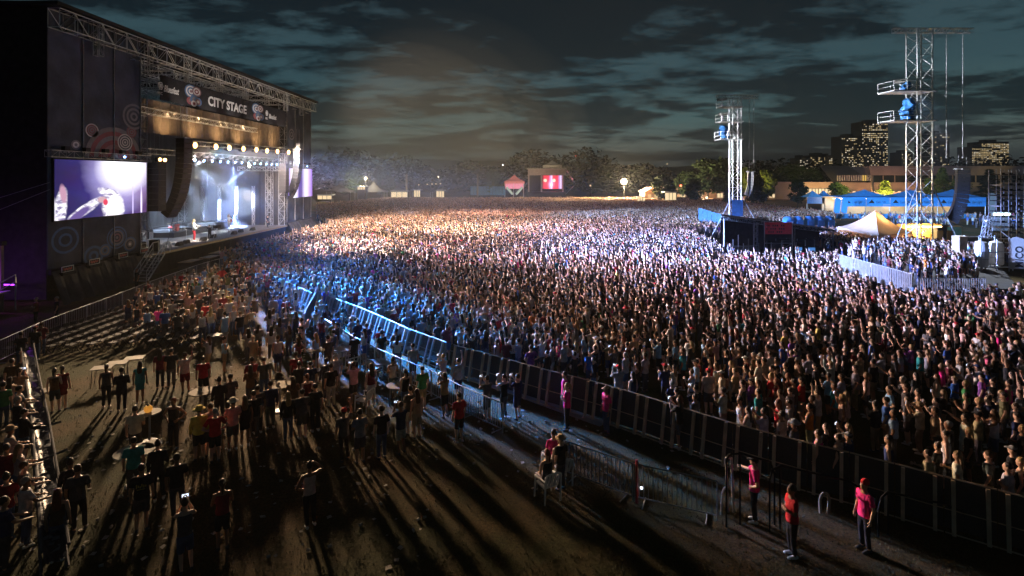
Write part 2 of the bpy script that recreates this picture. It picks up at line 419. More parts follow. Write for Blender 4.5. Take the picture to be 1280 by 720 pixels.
for k in range(4):
    x = SX - 5 - k * 2.6
    m = MB(); m.truss((x, Y1 - .4, DZ), (x, Y1 - .4, 8.0), .3, .3, .6, .025); m.build('lighting_tower', 'alu', st)
m = MB()
for k in range(3): m.bb((SX - 12, 66 + k * 4.5, DZ), (SX - 6.5, 70 + k * 4.5, DZ + .6 + .2 * k))
m.build('riser', 'black', st)
# end wings: scaffold towers wrapped in printed scrim
def wing(ya, yb, lab, near):
    w = thing('stage_wing', lab, 'stage wing', (SX - 3, (ya + yb) / 2, 0), 'scrim wrapped wings of the stage')
    zb = 2.45
    nseg = 3
    for i in range(nseg):
        p, q = ya + (yb - ya) * i / nseg, ya + (yb - ya) * (i + 1) / nseg
        m = MB(); m.bb((SX - .24, p + .03, zb), (SX - .2, q - .03, 22.0)); m.build('scrim_panel', 'scrim', w)
        m = MB(); m.tube((SX - .16, q - .01, zb), (SX - .16, q - .01, 22), .045, n=6); m.build('scrim_seam', 'dull_steel', w)
    m = MB(); m.bb((SX - 16.5, ya + .05, 0.2), (SX - .3, ya + .1, 22.0)); m.build('side_scrim', 'blackcloth', w)
    m = MB(); m.bb((SX - 16.5, yb - .1, 0.2), (SX - .3, yb - .05, 22.0)); m.build('side_scrim', 'blackcloth', w)
    m = MB(); m.bb((SX - 16, ya + .2, 2.0), (SX - .1, yb - .2, 2.4)); m.build('wing_floor', 'black', w)
    sk = MB()
    n = 64; bot, top = [], []
    for i in range(n + 1):
        y = ya + .1 + (yb - ya - .2) * i / n
        top.append((SX + .05, y, 2.3)); bot.append((SX + 1.7 + .16 * math.sin(i * .8) + .1 * math.sin(i * 2.1) - (.9 * i / n if near else .3), y - (.9 if near else 0) * (1 - i / n), 0))
    sk.add(bot + top, [(i, i + 1, n + 2 + i, n + 1 + i) for i in range(n)])
    sk.build('wing_skirt', mat('skirt_tarp' + lab[:5], (.055, .05, .045), .85, 0, .35, 1.2, .7, 3.0), w, smooth=True)
    return w
wn = wing(YN, Y0, 'near stage wing, dark scrim printed with ring motifs round the big screen', True)
wf = wing(Y1, YF, 'far stage wing, scrim tower behind the distant line array', False)
def rings(w, px, py, rpx, cols, half=False, X=SX - .185, k=0):
    y = sy(px); c = at(px, py, y); c.x = X + k * .004
    r = rpx * y / F; n = len(cols)
    m = {}
    for i, cl_ in enumerate(cols):
        m.setdefault(cl_, MB()).ring(c, r * (1 - i / n), r * (1 - (i + .999) / n) if i < n - 1 else .001, (0, 1.25, 0), (0, 0, 1), 30, 0, math.pi if half else 2 * math.pi)
    for cl_, mb in m.items(): mb.build('printed_ring', cl_, w)
rings(wn, 146, 197, 38, ['greyprint', 'redprint', 'greyprint', 'redprint', 'roseprint', 'redprint', 'greyprint'], True)
rings(wn, 159, 178, 10.5, ['whitecloth', 'scrim', 'whitecloth', 'scrim', 'whitecloth', 'scrim', 'whitecloth'], k=1)
rings(wn, 118, 163, 8.5, ['whitecloth', 'redprint', 'greyprint', 'redprint', 'greyprint', 'redprint'])
rings(wn, 167, 165, 7, ['redprint', 'greyprint', 'redprint', 'greyprint', 'redprint'], k=1)
rings(wn, 98, 181, 6, ['greyprint', 'whitecloth', 'greyprint'])
rings(wn, 84, 191, 6, ['greyprint', 'scrim', 'greyprint'], True)
rings(wn, 170, 146, 16, ['greyprint', 'scrim', 'greyprint', 'scrim', 'greyprint', 'scrim'], X=SX - .18)
rings(wn, 149, 297, 14, ['blueprint', 'scrim', 'blueprint', 'greyprint', 'scrim', 'roseprint', 'scrim', 'greyprint'])
rings(wn, 165, 305, 9, ['blueprint', 'greyprint', 'scrim', 'greyprint', 'whitecloth'], k=1)
rings(wn, 134, 313, 8, ['blueprint', 'greyprint', 'blueprint', 'scrim'], k=1)
rings(wn, 85, 300, 17, ['blueprint', 'scrim', 'scrim', 'blueprint', 'scrim', 'scrim'], X=SX - .19)
rings(wn, 120, 320, 13, ['blueprint', 'scrim', 'blueprint', 'scrim'], X=SX - .19)
rings(wf, 366, 168, 7, ['greyprint', 'scrim', 'greyprint', 'scrim'])
# video screens
def vidmat():
    m = bpy.data.materials.new('live_video_picture'); m.use_nodes = True; t = m.node_tree; b = t.nodes['Principled BSDF']
    co = t.nodes.new('ShaderNodeTexCoord'); s_ = t.nodes.new('ShaderNodeSeparateXYZ'); t.links.new(co.outputs['Generated'], s_.inputs[0])
    U, V_ = s_.outputs[1], s_.outputs[2]
    nz = t.nodes.new('ShaderNodeTexNoise'); nz.inputs['Scale'].default_value = 4; nz.inputs['Detail'].default_value = 4; t.links.new(co.outputs['Generated'], nz.inputs['Vector'])
    def blob(cu, cv, ru, rv, soft=1.0, wob=.0, rot=0.0):
        du = math_n(t, 'MULTIPLY', math_n(t, 'SUBTRACT', U, cu), 2.2); dv = math_n(t, 'SUBTRACT', V_, cv); ru *= 2.2
        cr_, sr_ = math.cos(rot), math.sin(rot)
        a = math_n(t, 'DIVIDE', math_n(t, 'ADD', math_n(t, 'MULTIPLY', du, cr_), math_n(t, 'MULTIPLY', dv, sr_)), ru); c = math_n(t, 'DIVIDE', math_n(t, 'SUBTRACT', math_n(t, 'MULTIPLY', dv, cr_), math_n(t, 'MULTIPLY', du, sr_)), rv)
        d = math_n(t, 'SQRT', math_n(t, 'ADD', math_n(t, 'MULTIPLY', a, a), math_n(t, 'MULTIPLY', c, c)))
        if wob: d = math_n(t, 'ADD', d, math_n(t, 'MULTIPLY', math_n(t, 'SUBTRACT', nz.outputs[0], .5), wob))
        mr = t.nodes.new('ShaderNodeMapRange'); t.links.new(d, mr.inputs[0]); mr.inputs[1].default_value = 1 + soft * .5; mr.inputs[2].default_value = max(0, 1 - soft * .5); mr.inputs[3].default_value = 0; mr.inputs[4].default_value = 1
        return mr.outputs[0]
    bgc = ramp(t, [(0, (.03, .022, .11)), (.35, (.05, .036, .19)), (.7, (.11, .075, .28)), (1, (.13, .06, .19))]); t.links.new(U, bgc.inputs[0])
    c = mixc(t, 'MULTIPLY', .6, bgc.outputs[0], nz.outputs[1])
    c = mixc(t, 'ADD', blob(.70, .88, .30, .55, 1.2, .5), c, (.45, .40, .65))
    c = mixc(t, 'MIX', blob(.72, .95, .24, .42, 1.0, .3), c, (1.2, 1.2, 1.25))
    c = mixc(t, 'MIX', blob(.93, .2, .012, .3, .6), c, (.75, .65, .95))
    c = mixc(t, 'MIX', blob(.82, .22, .008, .35, .6), c, (.6, .5, .85))
    # a performer in white seen from close by: shoulder at the left edge, bent arm, bowed head in a cap
    n5 = t.nodes.new('ShaderNodeTexNoise'); n5.inputs['Scale'].default_value = 11; n5.inputs['Detail'].default_value = 6; n5.inputs['Distortion'].default_value = 1.2; t.links.new(co.outputs['Generated'], n5.inputs['Vector'])
    fold = ramp(t, [(.36, (.20, .17, .30)), (.48, (.62, .58, .70)), (.58, (1.0, .97, 1.0))]); t.links.new(n5.outputs[0], fold.inputs[0])
    c = mixc(t, 'MIX', blob(.03, .10, .06, .42, .3, .6, -.25), c, fold.outputs[0])
    c = mixc(t, 'MIX', blob(.07, .42, .03, .16, .5, .8, .2), c, (.45, .25, .35))
    c = mixc(t, 'MIX', blob(.29, .16, .19, .085, .25, .5, .42), c, fold.outputs[0])
    c = mixc(t, 'MIX', blob(.20, .04, .14, .07, .4, .6, .5), c, (.12, .08, .25))
    c = mixc(t, 'MIX', blob(.58, .17, .12, .27, .3, .7, .2), c, fold.outputs[0])
    c = mixc(t, 'MIX', blob(.60, .15, .09, .20, .7, .7), c, (1.0, .96, 1.0))
    c = mixc(t, 'MIX', blob(.53, .43, .10, .075, .3, 1.2, -.2), c, fold.outputs[0])
    c = mixc(t, 'MIX', blob(.46, .30, .045, .05, .5, .8), c, (.50, .32, .36))
    c = mixc(t, 'MIX', blob(.495, .25, .026, .055, .4, .7, .3), c, (.62, .05, .10))
    t.links.new(c, b.inputs['Emission Color']); b.inputs['Emission Strength'].default_value = 1.15; b.inputs['Specular IOR Level'].default_value = 0
    b.inputs['Base Color'].default_value = (.01, .01, .01, 1)
    return m
M['video'] = vidmat()
def vid2():
    m = bpy.data.materials.new('distant_video_picture'); m.use_nodes = True; t = m.node_tree; b = t.nodes['Principled BSDF']
    co = t.nodes.new('ShaderNodeTexCoord'); s_ = t.nodes.new('ShaderNodeSeparateXYZ'); t.links.new(co.outputs['Generated'], s_.inputs[0])
    r_ = ramp(t, [(0, (.30, .2, .6)), (.2, (1, .95, 1)), (.34, (.6, .5, .9)), (.40, (.08, .05, .25)), (.52, (.10, .06, .28)), (.7, (.9, .8, 1)), (.85, (.5, .35, .8)), (1, (.22, .10, .45))]); t.links.new(s_.outputs[1], r_.inputs[0])
    t.links.new(r_.outputs[0], b.inputs['Emission Color']); b.inputs['Specular IOR Level'].default_value = 0; b.inputs['Emission Strength'].default_value = 1.2; b.inputs['Base Color'].default_value = (.01, .01, .01, 1)
    return m
M['video2'] = vid2()
def screen(ya, yb, mt, lab):
    s_ = thing('video_screen', lab, 'video screen', (SX, (ya + yb) / 2, 6), 'video screens on the stage wings')
    m = MB(); m.bb((SX + .02, ya, 6.08), (SX + .1, yb, 10.73)); m.build('picture', mt, s_)
    m = MB(); m.bb((SX - .15, ya - .08, 6.0), (SX + .015, yb + .08, 10.82)); m.build('cabinet', 'black', s_)
    m = MB(); m.truss((SX - .05, ya - .5, 11.15), (SX - .05, yb + .6, 11.15), .5, .5, .7, .03); m.build('hanging_truss', 'dull_steel', s_)
    m = MB()
    for k in range(5):
        y = ya + 1 + k * (yb - ya - 2) / 4
        m.bb((SX - .1, y - .25, 11.4), (SX + .2, y + .25, 11.75))
    m.build('hoist', 'black', s_)
    m = MB(); m.ball((SX + .26, ya + 7.1, 11.15), .09); m.build('indicator_lamp', 'bluelamp', s_)
    return s_
screen(41.0, 51.2, 'video', 'large near video screen glowing white and violet on the left wing')
screen(83.9, 93.7, 'video2', 'smaller looking distant video screen glowing violet beyond the far line array')
# small lit sponsor boards along the wing floor
for i, (px, py) in enumerate([(84, 336), (117.5, 327), (153.5, 319), (180, 313)]):
    y = sy(px, SX + .3); c = at(px, py, y)
    b_ = thing('sponsor_board', 'small white edged board with red script, %s from the left along the wing floor' % ORD[i], 'board', c, 'boards along the wing floor')
    m = MB(); m.box(c, (.06, 1.15, .42)); m.build('board', 'black', b_)
    m = MB()
    for dz in (-.2, .2): m.box(c + Vector((.04, 0, dz)), (.03, 1.15, .05))
    for dy in (-.55, .55): m.box(c + Vector((.04, dy, 0)), (.03, .05, .35))
    m.build('border', 'whitecloth', b_)
    m = MB()
    for k in range(7):
        m.box(c + Vector((.04, -.36 + .12 * k, .03 * (-1) ** k)), (.02, .07, .2 - .02 * (k % 3)))
    m.build('script', 'redpaint', b_)
    m = MB(); m.box(c + Vector((-.05, 0, -.33)), (.5, 1.3, .24)); m.build('stand', 'black', b_)
# roof banner with the stage name
bn = thing('stage_banner', 'long black banner lettered CITY STAGE hanging under the stage roof', 'banner', (SX + .9, 65, 16.9))
m = MB(); m.bb((SX + .85, 52.0, 16.75), (SX + .9, 80.8, 19.15)); m.build('cloth', 'blackcloth', bn)
BXX = SX + .93
def ban(px): return sy(px, BXX)
text_mesh('lettering', 'CITY STAGE', 1.42, 'whitecloth', bn, (BXX, ban(260), 17.35), (0, 1, 0), (0, 0, 1), 1.13, .006, bold=.045)
text_mesh('festival_script', 'Bluesfest', .9, 'whitecloth', bn, (BXX, ban(204.5), 17.65), (0, 1, 0), (0, .06, 1), .72, .006, .3, .02)
text_mesh('festival_script', 'Bluesfest', .9, 'whitecloth', bn, (BXX, ban(336), 17.5), (0, 1, 0), (0, .06, 1), .72, .006, .3, .02)
for px in (196.5, 331.5):
    m = MB(); m.ring((BXX, ban(px) + .5, 18.1), .42, .30, (0, 1, 0), (0, 0, 1), 6); m.bb((BXX - .005, ban(px) + .3, 17.9), (BXX + .003, ban(px) + .7, 18.3)); m.build('sponsor_shield', 'whitecloth', bn)
    text_mesh('sponsor_letters', 'RBC', .4, 'whitecloth', bn, (BXX, ban(px) + .05, 17.25), (0, 1, 0), (0, 0, 1), 1, .006)
for (a, b_) in ((228, 254), (313, 331)):
    ya, yb = ban(a), ban(b_); yc = (ya + yb) / 2; rr = random.Random(int(a)); ey = (yb - ya) / 2.6
    for k, (dy, dz, r_, cs) in enumerate([(-.25, .35, .62, ['blueprint', 'whitecloth', 'blueprint', 'whitecloth', 'roseprint']), (.45, .45, .45, ['roseprint', 'whitecloth', 'redprint', 'whitecloth']), (-.35, -.55, .35, ['redprint', 'roseprint']), (.15, -.35, .42, ['blueprint', 'greyprint']), (.6, -.5, .4, ['blueprint', 'roseprint', 'whitecloth']), (.1, -.75, .28, ['whitecloth', 'redprint'])]):
        n = len(cs); g_ = {}
        for i, cl_ in enumerate(cs):
            g_.setdefault(cl_, MB()).ring((BXX + .002 * k, yc + dy * ey, 17.95 + dz * 1.1), r_ * (1 - i / n) * 1.15, r_ * 1.15 * (1 - (i + .99) / n), (0, ey / .9, 0), (0, 0, 1), 20)
        for cl_, mb in g_.items(): mb.build('printed_ring', cl_, bn)
# blinders
for i, p in enumerate(blinder_pos):
    b_ = thing('blinder_lamp', 'glowing warm blinder lamp, %s from the left in the row on the truss' % ORD[i], 'stage light', p, 'warm blinder lamps')
    m = MB(); m.ball(p, (.16, .32, .32), 10, 6); m.build('lens', 'bulb', b_)
    m = MB(); m.tube(p - Vector((.55, 0, 0)), p - Vector((.1, 0, 0)), .32, .40, 10); m.build('housing', 'black', b_)
    m = MB(); m.bb(p + Vector((-.25, -.03, .25)), p + Vector((-.19, .03, .5))); m.build('clamp', 'black', b_)
pp = [at(200, 199.5, 52), at(206, 200, 53.2)]
for i, p in enumerate(pp):
    b_ = thing('blinder_lamp', 'warm lamp above the side speaker column, %s of the pair' % ('left' if i == 0 else 'right'), 'stage light', p, 'warm blinder lamps')
    m = MB(); m.ball(p, .17, 8, 6); m.build('lens', 'bulb', b_)
    m = MB(); m.tube(p - Vector((.4, 0, 0)), p - Vector((.05, 0, 0)), .2, .24, 8); m.build('housing', 'black', b_)
# moving heads under the truss
mh = thing('moving_head', '', 'stage light', (0, 0, 0), 'moving heads under the stage truss')
m = MB(); m.bb((-.2, -.2, .25), (.2, .2, .4)); m.build('base', 'black', mh, local=True)
m = MB(); m.bb((-.06, -.24, -.1), (.06, -.2, .25)); m.bb((-.06, .2, -.1), (.06, .24, .25)); m.build('yoke', 'black', mh, local=True)
m = MB(); m.tube((-.2, 0, .05), (.22, 0, -.12), .16, .19, 8); m.build('head', 'black', mh, local=True)
m = MB(); m.tube((.221, 0, -.12), (.26, 0, -.135), .15, .15, 8); m.build('lens', 'bluelamp', mh, local=True)
for i in range(14):
    y = 58.6 + i * 1.75
    place(mh, i > 0, (SX - .9, y, 11.35), 0, 'blue moving head lamp, %s from the left under the low truss' % ORD[i])
for y in (55, 60, 65, 70, 75, 79): lamp('SPOT', 'banner_fill', (SX + 3.2, y, 14.0), (SX + .9, y + .3, 18.0), 900, (1, .9, .82), 66, .9, .15)  # added fills without fixtures, brightening the banner lettering
# bright followspot style heads inside the stage mouth, with their beams
ib = thing('beam_lamp', '', 'stage light', (0, 0, 0), 'white beam lamps inside the stage')
m = MB(); m.tube((-.4, 0, 0), (.1, 0, 0), .2, .25, 10); m.build('housing', 'black', ib, local=True)
m = MB(); m.ball((.12, 0, 0), (.08, .22, .22), 8, 6); m.build('lens', 'whitelamp', ib, local=True)
m = MB(); m.bb((-.2, -.04, .2), (-.1, .04, .55)); m.build('clamp', 'black', ib, local=True)
beams = [((SX - 2.0, 62.3, 11.0), (SX - 6.0, 80, 6.5), ICE, 13, 42000), ((SX - 2.5, 61.0, 9.9), (SX - 5.5, 80, 7.0), (1, .82, .6), 5, 36000), ((SX - 2.0, 63.5, 11.0), (SX - 9, 80, 5), (.4, .55, 1), 12, 40000),
         ((SX - 3, 61.5, 11), (SX - 8, 76, 2), ICE, 10, 40000), ((SX - 3, 57, 10.8), (SX - 10, 69, 2), ICE, 12, 26000), ((SX - 4, 80, 11), (SX - 10, 70, 2), ICE, 12, 26000), ((SX - 2.4, 72, 11.2), (SX - 7, 80.5, 2), (.3, .45, 1), 22, 40000)]
nm = ['brightest white beam lamp near the big line array', 'warm white beam lamp just below the brightest one', 'blue white beam lamp right of the brightest one', 'white beam lamp slanting down at the stage floor', 'white beam lamp nearest the side speaker column', 'white beam lamp by the far lighting tower', 'blue beam lamp aimed at the far drum riser']
for y, x, c, e in ((56, -5, (1, .90, .76), 30000), (63, -7, (.75, .85, 1), 34000), (70, -7, (.62, .76, 1), 34000), (77, -7, (.5, .66, 1), 30000)):
    lamp('SPOT', 'stage_wash', (SX - 1.3, y, 11.6), (SX + x - 1, y + 1.5, 2), e * .2, c, 64, .9, .2)
for y, e in ((64, 16000), (72, 16000), (79, 12000)): lamp('SPOT', 'rear_light', (SX - 14.5, y, 9.5), (SX - 3, y - 1, 2), e * .2, (.16, .36, 1), 60, .9, .2)
for i, (p, t_, c, a, e) in enumerate(beams):
    o = place(ib, i > 0, p, math.atan2(t_[1] - p[1], t_[0] - p[0]), nm[i])
    d = Vector(t_) - Vector(p); d.normalize()
    lamp('SPOT', 'stage_beam', Vector(p) + d * .45, t_, e * 10, c, a, .5, .1)
lamp('SPOT', 'front_key', (SX - .3, 60, 12.6), (SX - 3, 63, 2.5), 50000, (1, .93, .84), 24, .6)
lamp('SPOT', 'front_key', (SX - .3, 74, 12.6), (SX - 6, 73.5, 2.5), 24000, (.8, .9, 1), 24, .6)
# added fills standing in for the blinders' warm spill on the border drape
for y in (55, 60, 65, 70, 75, 80):
    lamp('SPOT', 'drape_fill', (SX + .7, y, 13.75), (SX - 1.0, y + .5, 15.6), 560, (1, .62, .30), 120, 1, .2)
# loudspeakers
def array(lab, X, y, ztop, n, hh, curve, w=1.3, dep=.75, mt='black', yaw=0.0, grp='hanging line arrays', grille='dark'):
    """n cabinets hung one under the other, the lower ones turning down towards the crowd"""
    a_ = thing('line_array', lab, 'loudspeakers', (X, y, ztop), grp)
    rz = Matrix.Rotation(yaw, 3, 'Z'); p = Vector((0, 0, 0)); ang = 0.0
    boxm = None
    for k in range(n):
        ang = R(curve) * (k / (n - 1)) ** 2
        dn = Vector((-math.sin(ang), 0, -math.cos(ang)))
        c = p + dn * hh / 2
        rot = Matrix.Rotation(ang, 3, 'Y')
        if boxm is None:
            mb = MB(); mb.prism([(-dep / 2, -w / 2 * .8, -hh * .47), (dep / 2, -w / 2, -hh * .47), (dep / 2, w / 2, -hh * .47), (-dep / 2, w / 2 * .8, -hh * .47)], (0, 0, hh * .94))
            boxm = mb.build('speaker_cabinet', mt, a_, local=True)
            gm = MB(); gm.bb((dep / 2 + .003, -w * .47, -hh * .4), (dep / 2 + .03, w * .47, hh * .4)); gr = gm.build('grille', grille, boxm, local=True)
            o = boxm
        else:
            o = boxm.copy(); COL.objects.link(o); g2 = gr.copy(); COL.objects.link(g2); g2.parent = o
        o.location = rz @ c; o.rotation_euler = (rz.to_4x4() @ rot.to_4x4()).to_euler()
        p = p + dn * hh
    mb = MB(); mb.bb((-.5, -w * .45, .02), (.5, w * .45, .12)); mb.build('flying_frame', 'dull_steel', a_, local=True)
    mb = MB()
    for s_ in (-1, 1): mb.tube((0, s_ * w * .35, .1), (0, s_ * w * .35, 3.2 if 'tower' not in lab else 1.6), .02, n=4)
    mb.build('hoist_chain', 'dull_steel', a_, local=True)
    return a_
M['arrface'] = mat('speaker_grille', (.04, .036, .046), .8, 0, .2, 20, spec=.15)
array('tall curved black line array hanging at the left of the stage mouth', SX + 1.2, 55.2, 13.3, 16, .505, 34, w=1.5, dep=.9, grille='arrface')
array('distant curved line array hanging before the far video screen', SX + 1.2, 84.6, 13.6, 16, .48, 34, w=1.5, dep=.9, grille='arrface')
def subcol(lab, y, n, hh, z):
    a_ = thing('speaker_column', lab, 'loudspeakers', (SX + .3, y, z), 'straight hanging speaker columns')
    o0 = None
    for k in range(n):
        if o0 is None:
            mb = MB(); mb.bb((-.5, -.62, .01), (.5, .62, hh - .01)); o0 = mb.build('speaker_cabinet', 'black', a_, local=True)
            gm = MB(); gm.bb((.505, -.56, .06), (.53, .56, hh - .06)); gr = gm.build('grille', 'dark', o0, local=True); o = o0
        else:
            o = o0.copy(); COL.objects.link(o); g2 = gr.copy(); COL.objects.link(g2); g2.parent = o
        o.location = (0, 0, k * hh)
    mb = MB(); mb.tube((0, -.4, n * hh), (0, -.4, n * hh + 3), .02, n=4); mb.tube((0, .4, n * hh), (0, .4, n * hh + 3), .02, n=4); mb.build('hoist_chain', 'dull_steel', a_, local=True)
    return a_
subcol('straight black speaker column hanging beside the near video screen', 52.4, 8, .585, 6.1)
subcol('straight grey speaker column hanging beside the far lighting tower', 81.6, 8, .55, 7.0)
# rope from the big array down to the deck
tag(MB().path([(SX + .3, 54.9, 5.3), (SX + .25, 54.4, 3.6), (SX + .1, 53.9, 2.05)], .03).build('guy_rope', 'cable'), 'thin rope hanging from the big line array to the stage edge', 'rope')
# access stairs in front of the near wing
ss = thing('scaffold_stairs', 'steep aluminium scaffold stairs with handrails up to the stage deck', 'stairs', (SX + 1.2, 49, 0))
a, b_ = Vector((SX + 1.5, 48.3, .0)), Vector((SX + 1.0, 51.6, 2.1))
for s_ in (-.55, .55):
    m = MB(); m.tube(a + Vector((s_, 0, 0)), b_ + Vector((s_, 0, 0)), .06); m.build('stringer', 'alu', ss)
    m = MB(); m.path([a + Vector((s_, 0, 1.0)), b_ + Vector((s_, 0, 1.05)), b_ + Vector((s_, .8, 1.05)), b_ + Vector((s_, .8, .1))], .045); m.path([a + Vector((s_, 0, .5)), b_ + Vector((s_, 0, .55))], .03)
    for t_ in (0, .33, .66, 1): m.tube(a.lerp(b_, t_) + Vector((s_, 0, 0)), a.lerp(b_, t_) + Vector((s_, 0, 1.02)), .03)
    m.build('handrail', 'alu', ss)
for k in range(9):
    c = a.lerp(b_, (k + .5) / 9); m = MB(); m.box(c, (1.05, .3, .05)); m.build('tread', 'dull_steel', ss)
# wedge monitors, amps, pit platforms
pl = thing('pit_platform', '', 'platform', (0, 0, 0), 'low black platforms in the pit before the stage')
m = MB(); m.bb((-.55, -1.1, .0), (.55, 1.1, 1.0)); m.build('skirt', 'black', pl, local=True)
m = MB(); m.bb((-.6, -1.15, 1.004), (.6, 1.15, 1.07)); m.build('board', 'ply', pl, local=True)
for i in range(11):
    y = 55 + i * 2.75
    place(pl, i > 0, (SX + 2.0 + .5 * (i % 3 == 1), y, 0), 0, 'low black pit platform with plywood top, %s from the left before the stage' % ORD[i], scale=(1, 1, .75 + .25 * rnd.random()))
wd = thing('floor_monitor', '', 'monitor speaker', (0, 0, 0), 'wedge monitors along the stage edge')
m = MB(); m.prism([(-.3, -.35, 0), (.3, -.35, 0), (.22, -.35, .42), (-.05, -.35, .42)], (0, .7, 0)); m.build('cabinet', 'black', wd, local=True)
m = MB(); m.quad((-.30, -.3, .03), (-.30, .3, .03), (-.062, .3, .4), (-.062, -.3, .4)); m.build('grille', 'dark', wd, local=True)
for i, y in enumerate((58.5, 60.4, 63, 66, 70, 72.5, 75)):
    place(wd, i > 0, (SX - 1.3 - .4 * (i % 2), y, DZ), 0, 'black wedge floor monitor, %s from the left along the stage edge' % ORD[i])
am = thing('guitar_amplifier', '', 'amplifier', (0, 0, 0), 'amplifier cabinets at the rear of the stage')
m = MB(); m.bb((-.25, -.4, 0), (.25, .4, .85)); m.build('cabinet', 'black', am, local=True)
m = MB(); m.bb((.253, -.36, .05), (.28, .36, .8)); m.build('grille', 'grey', am, local=True)
m = MB(); m.bb((-.2, -.38, .86), (.2, .38, 1.1)); m.build('amplifier_head', 'dark', am, local=True)
for i, y in enumerate((64, 65.2, 73, 76.5, 77.7, 79)):
    place(am, i > 0, (SX - 9, y, DZ), 0, 'dark amplifier cabinet with head, %s from the left on the stage' % ORD[i])
def drums(c, lab):
    d_ = thing('drum_kit', lab, 'drum kit', c)
    c = Vector(c)
    mb = MB(); mb.tube(c + Vector((-.25, 0, .32)), c + Vector((.25, 0, .32)), .3, n=14); mb.build('bass_drum', 'redpaint', d_)
    for (x, y, z, r_) in ((.1, -.25, .75, .17), (.1, .25, .75, .17), (-.3, .5, .5, .22), (-.4, -.45, .6, .19)):
        mb = MB(); mb.tube(c + Vector((x, y, z - .15)), c + Vector((x, y, z + .12)), r_, n=12); mb.build('drum', 'redpaint', d_)
    for (x, y, z) in ((.2, -.7, 1.15), (.2, .7, 1.2), (-.3, -.9, 1.0), (-.2, .95, 1.1)):
        mb = MB(); mb.tube(c + Vector((x, y, 0)), c + Vector((x, y, z)), .015, n=4); s1 = mb.build('cymbal_stand', 'steel', d_)
        mb = MB(); mb.tube(c + Vector((x, y, z)), c + Vector((x, y, z + .015)), .24, .05, 14); mb.build('cymbal', mat('brass', (.7, .5, .15), .3, .9, .1) if 'brass' not in bpy.data.materials else bpy.data.materials['brass'], s1)
drums((SX - 7.5, 68, DZ + .6), 'red drum kit with cymbals on the riser behind the singer')
drums((SX - 6.8, 77.5, DZ + .05), 'pale lit drum kit at the far end of the stage')
mic = thing('microphone_stand', '', 'microphone stand', (0, 0, 0), 'microphone stands on the stage')
m = MB(); m.tube((0, 0, 0), (0, 0, .03), .17, .15, 10); m.build('base', 'black', mic, local=True)
m = MB(); m.tube((0, 0, .03), (0, 0, 1.45), .016, n=5); m.tube((0, 0, 1.42), (-.3, 0, 1.6), .012, n=5); m.build('pole', 'steel', mic, local=True)
m = MB(); m.tube((-.28, 0, 1.59), (-.42, 0, 1.62), .025, .035, 6); m.build('microphone', 'black', mic, local=True)
for i, y in enumerate((61.5, 65.8, 73.6)):
    place(mic, i > 0, (SX - 2.3, y, DZ), 0, 'microphone stand, %s from the left on the lit stage floor' % ORD[i])
# tall flight cases and racks at the near end of the stage
fc = thing('flight_case', '', 'flight case', (0, 0, 0), 'flight cases at the near end of the stage')
m = MB(); m.bb((-.4, -.35, .1), (.4, .35, 1.1)); m.build('case', 'black', fc, local=True)
m = MB()
for x in (-.4, .4):
    for y in (-.35, .35): m.box((x, y, .6), (.05, .05, 1.03))
m.build('edge_trim', 'steel', fc, local=True)
m = MB(); m.bb((-.35, -.3, 0), (.35, .3, .098)); m.build('caster_board', 'dark', fc, local=True)
for i, (x, y) in enumerate(((-1.5, 52.6), (-2.4, 53.4), (-1.2, 54.3), (-3.2, 52.5), (-3.6, 54.2))):
    place(fc, i > 0, (SX + x, y, DZ), .2 * i, 'black flight case with metal edges, %s from the left by the stage steps' % ORD[i])
# violet lit backstage steps at the far left
vb = thing('backstage_steps', 'scaffold steps glowing violet beside the black side wall', 'steps', (SX - .5, 38, 0))
for k in range(4):
    m = MB(); m.bb((SX - 4.2, 34.6 + k * .9, .35 * k + .3), (SX - .6, 35.4 + k * .9, .35 * k + .38)); m.build('tread', 'grey', vb)
for x in (SX - 4.2, SX - .55):
    m = MB(); m.path([(x, 34.6, 0), (x, 34.6, 1.3), (x, 38.4, 2.5), (x, 38.4, 0)], .04); m.path([(x, 34.6, .8), (x, 38.4, 2.0)], .03); m.build('handrail', 'alu', vb)
m = MB(); m.tube((SX - 3.8, 38.55, 1.75), (SX - .8, 38.55, 1.75), .05); m.build('violet_tube', 'violet', vb)
lamp('POINT', 'violet_glow', (SX - 2.3, 37.2, 2.1), None, 260, (.42, .06, 1.0), size=.2)
pt = thing('backstage_post', 'pale timber post standing at the far left edge by the black wall', 'post', at(2, 372, 38.0))
p0 = at(2, 345, 38.0)
m = MB(); m.tube((p0.x, 38.0, 0), (p0.x, 38.0, 4.6), .13, .11, 8); m.build('post', 'creamtop', pt)
m = MB(); m.bb((p0.x - .2, 37.8, 4.6), (p0.x + .2, 38.2, 4.9)); m.build('cap', 'black', pt)
for i, (a, b_) in enumerate((((0, 247), (62, 228)), ((0, 262), (62, 237)))):
    pa, pb = at(a[0], a[1], 39.8), at(b_[0], b_[1], 40.3)
    tag(MB().tube(pa + (pa - pb) * .8, pb, .018, n=4).build('guy_cable', 'dull_steel'), ('upper' if i == 0 else 'lower') + ' thin cable slanting across the black side wall', 'cable')
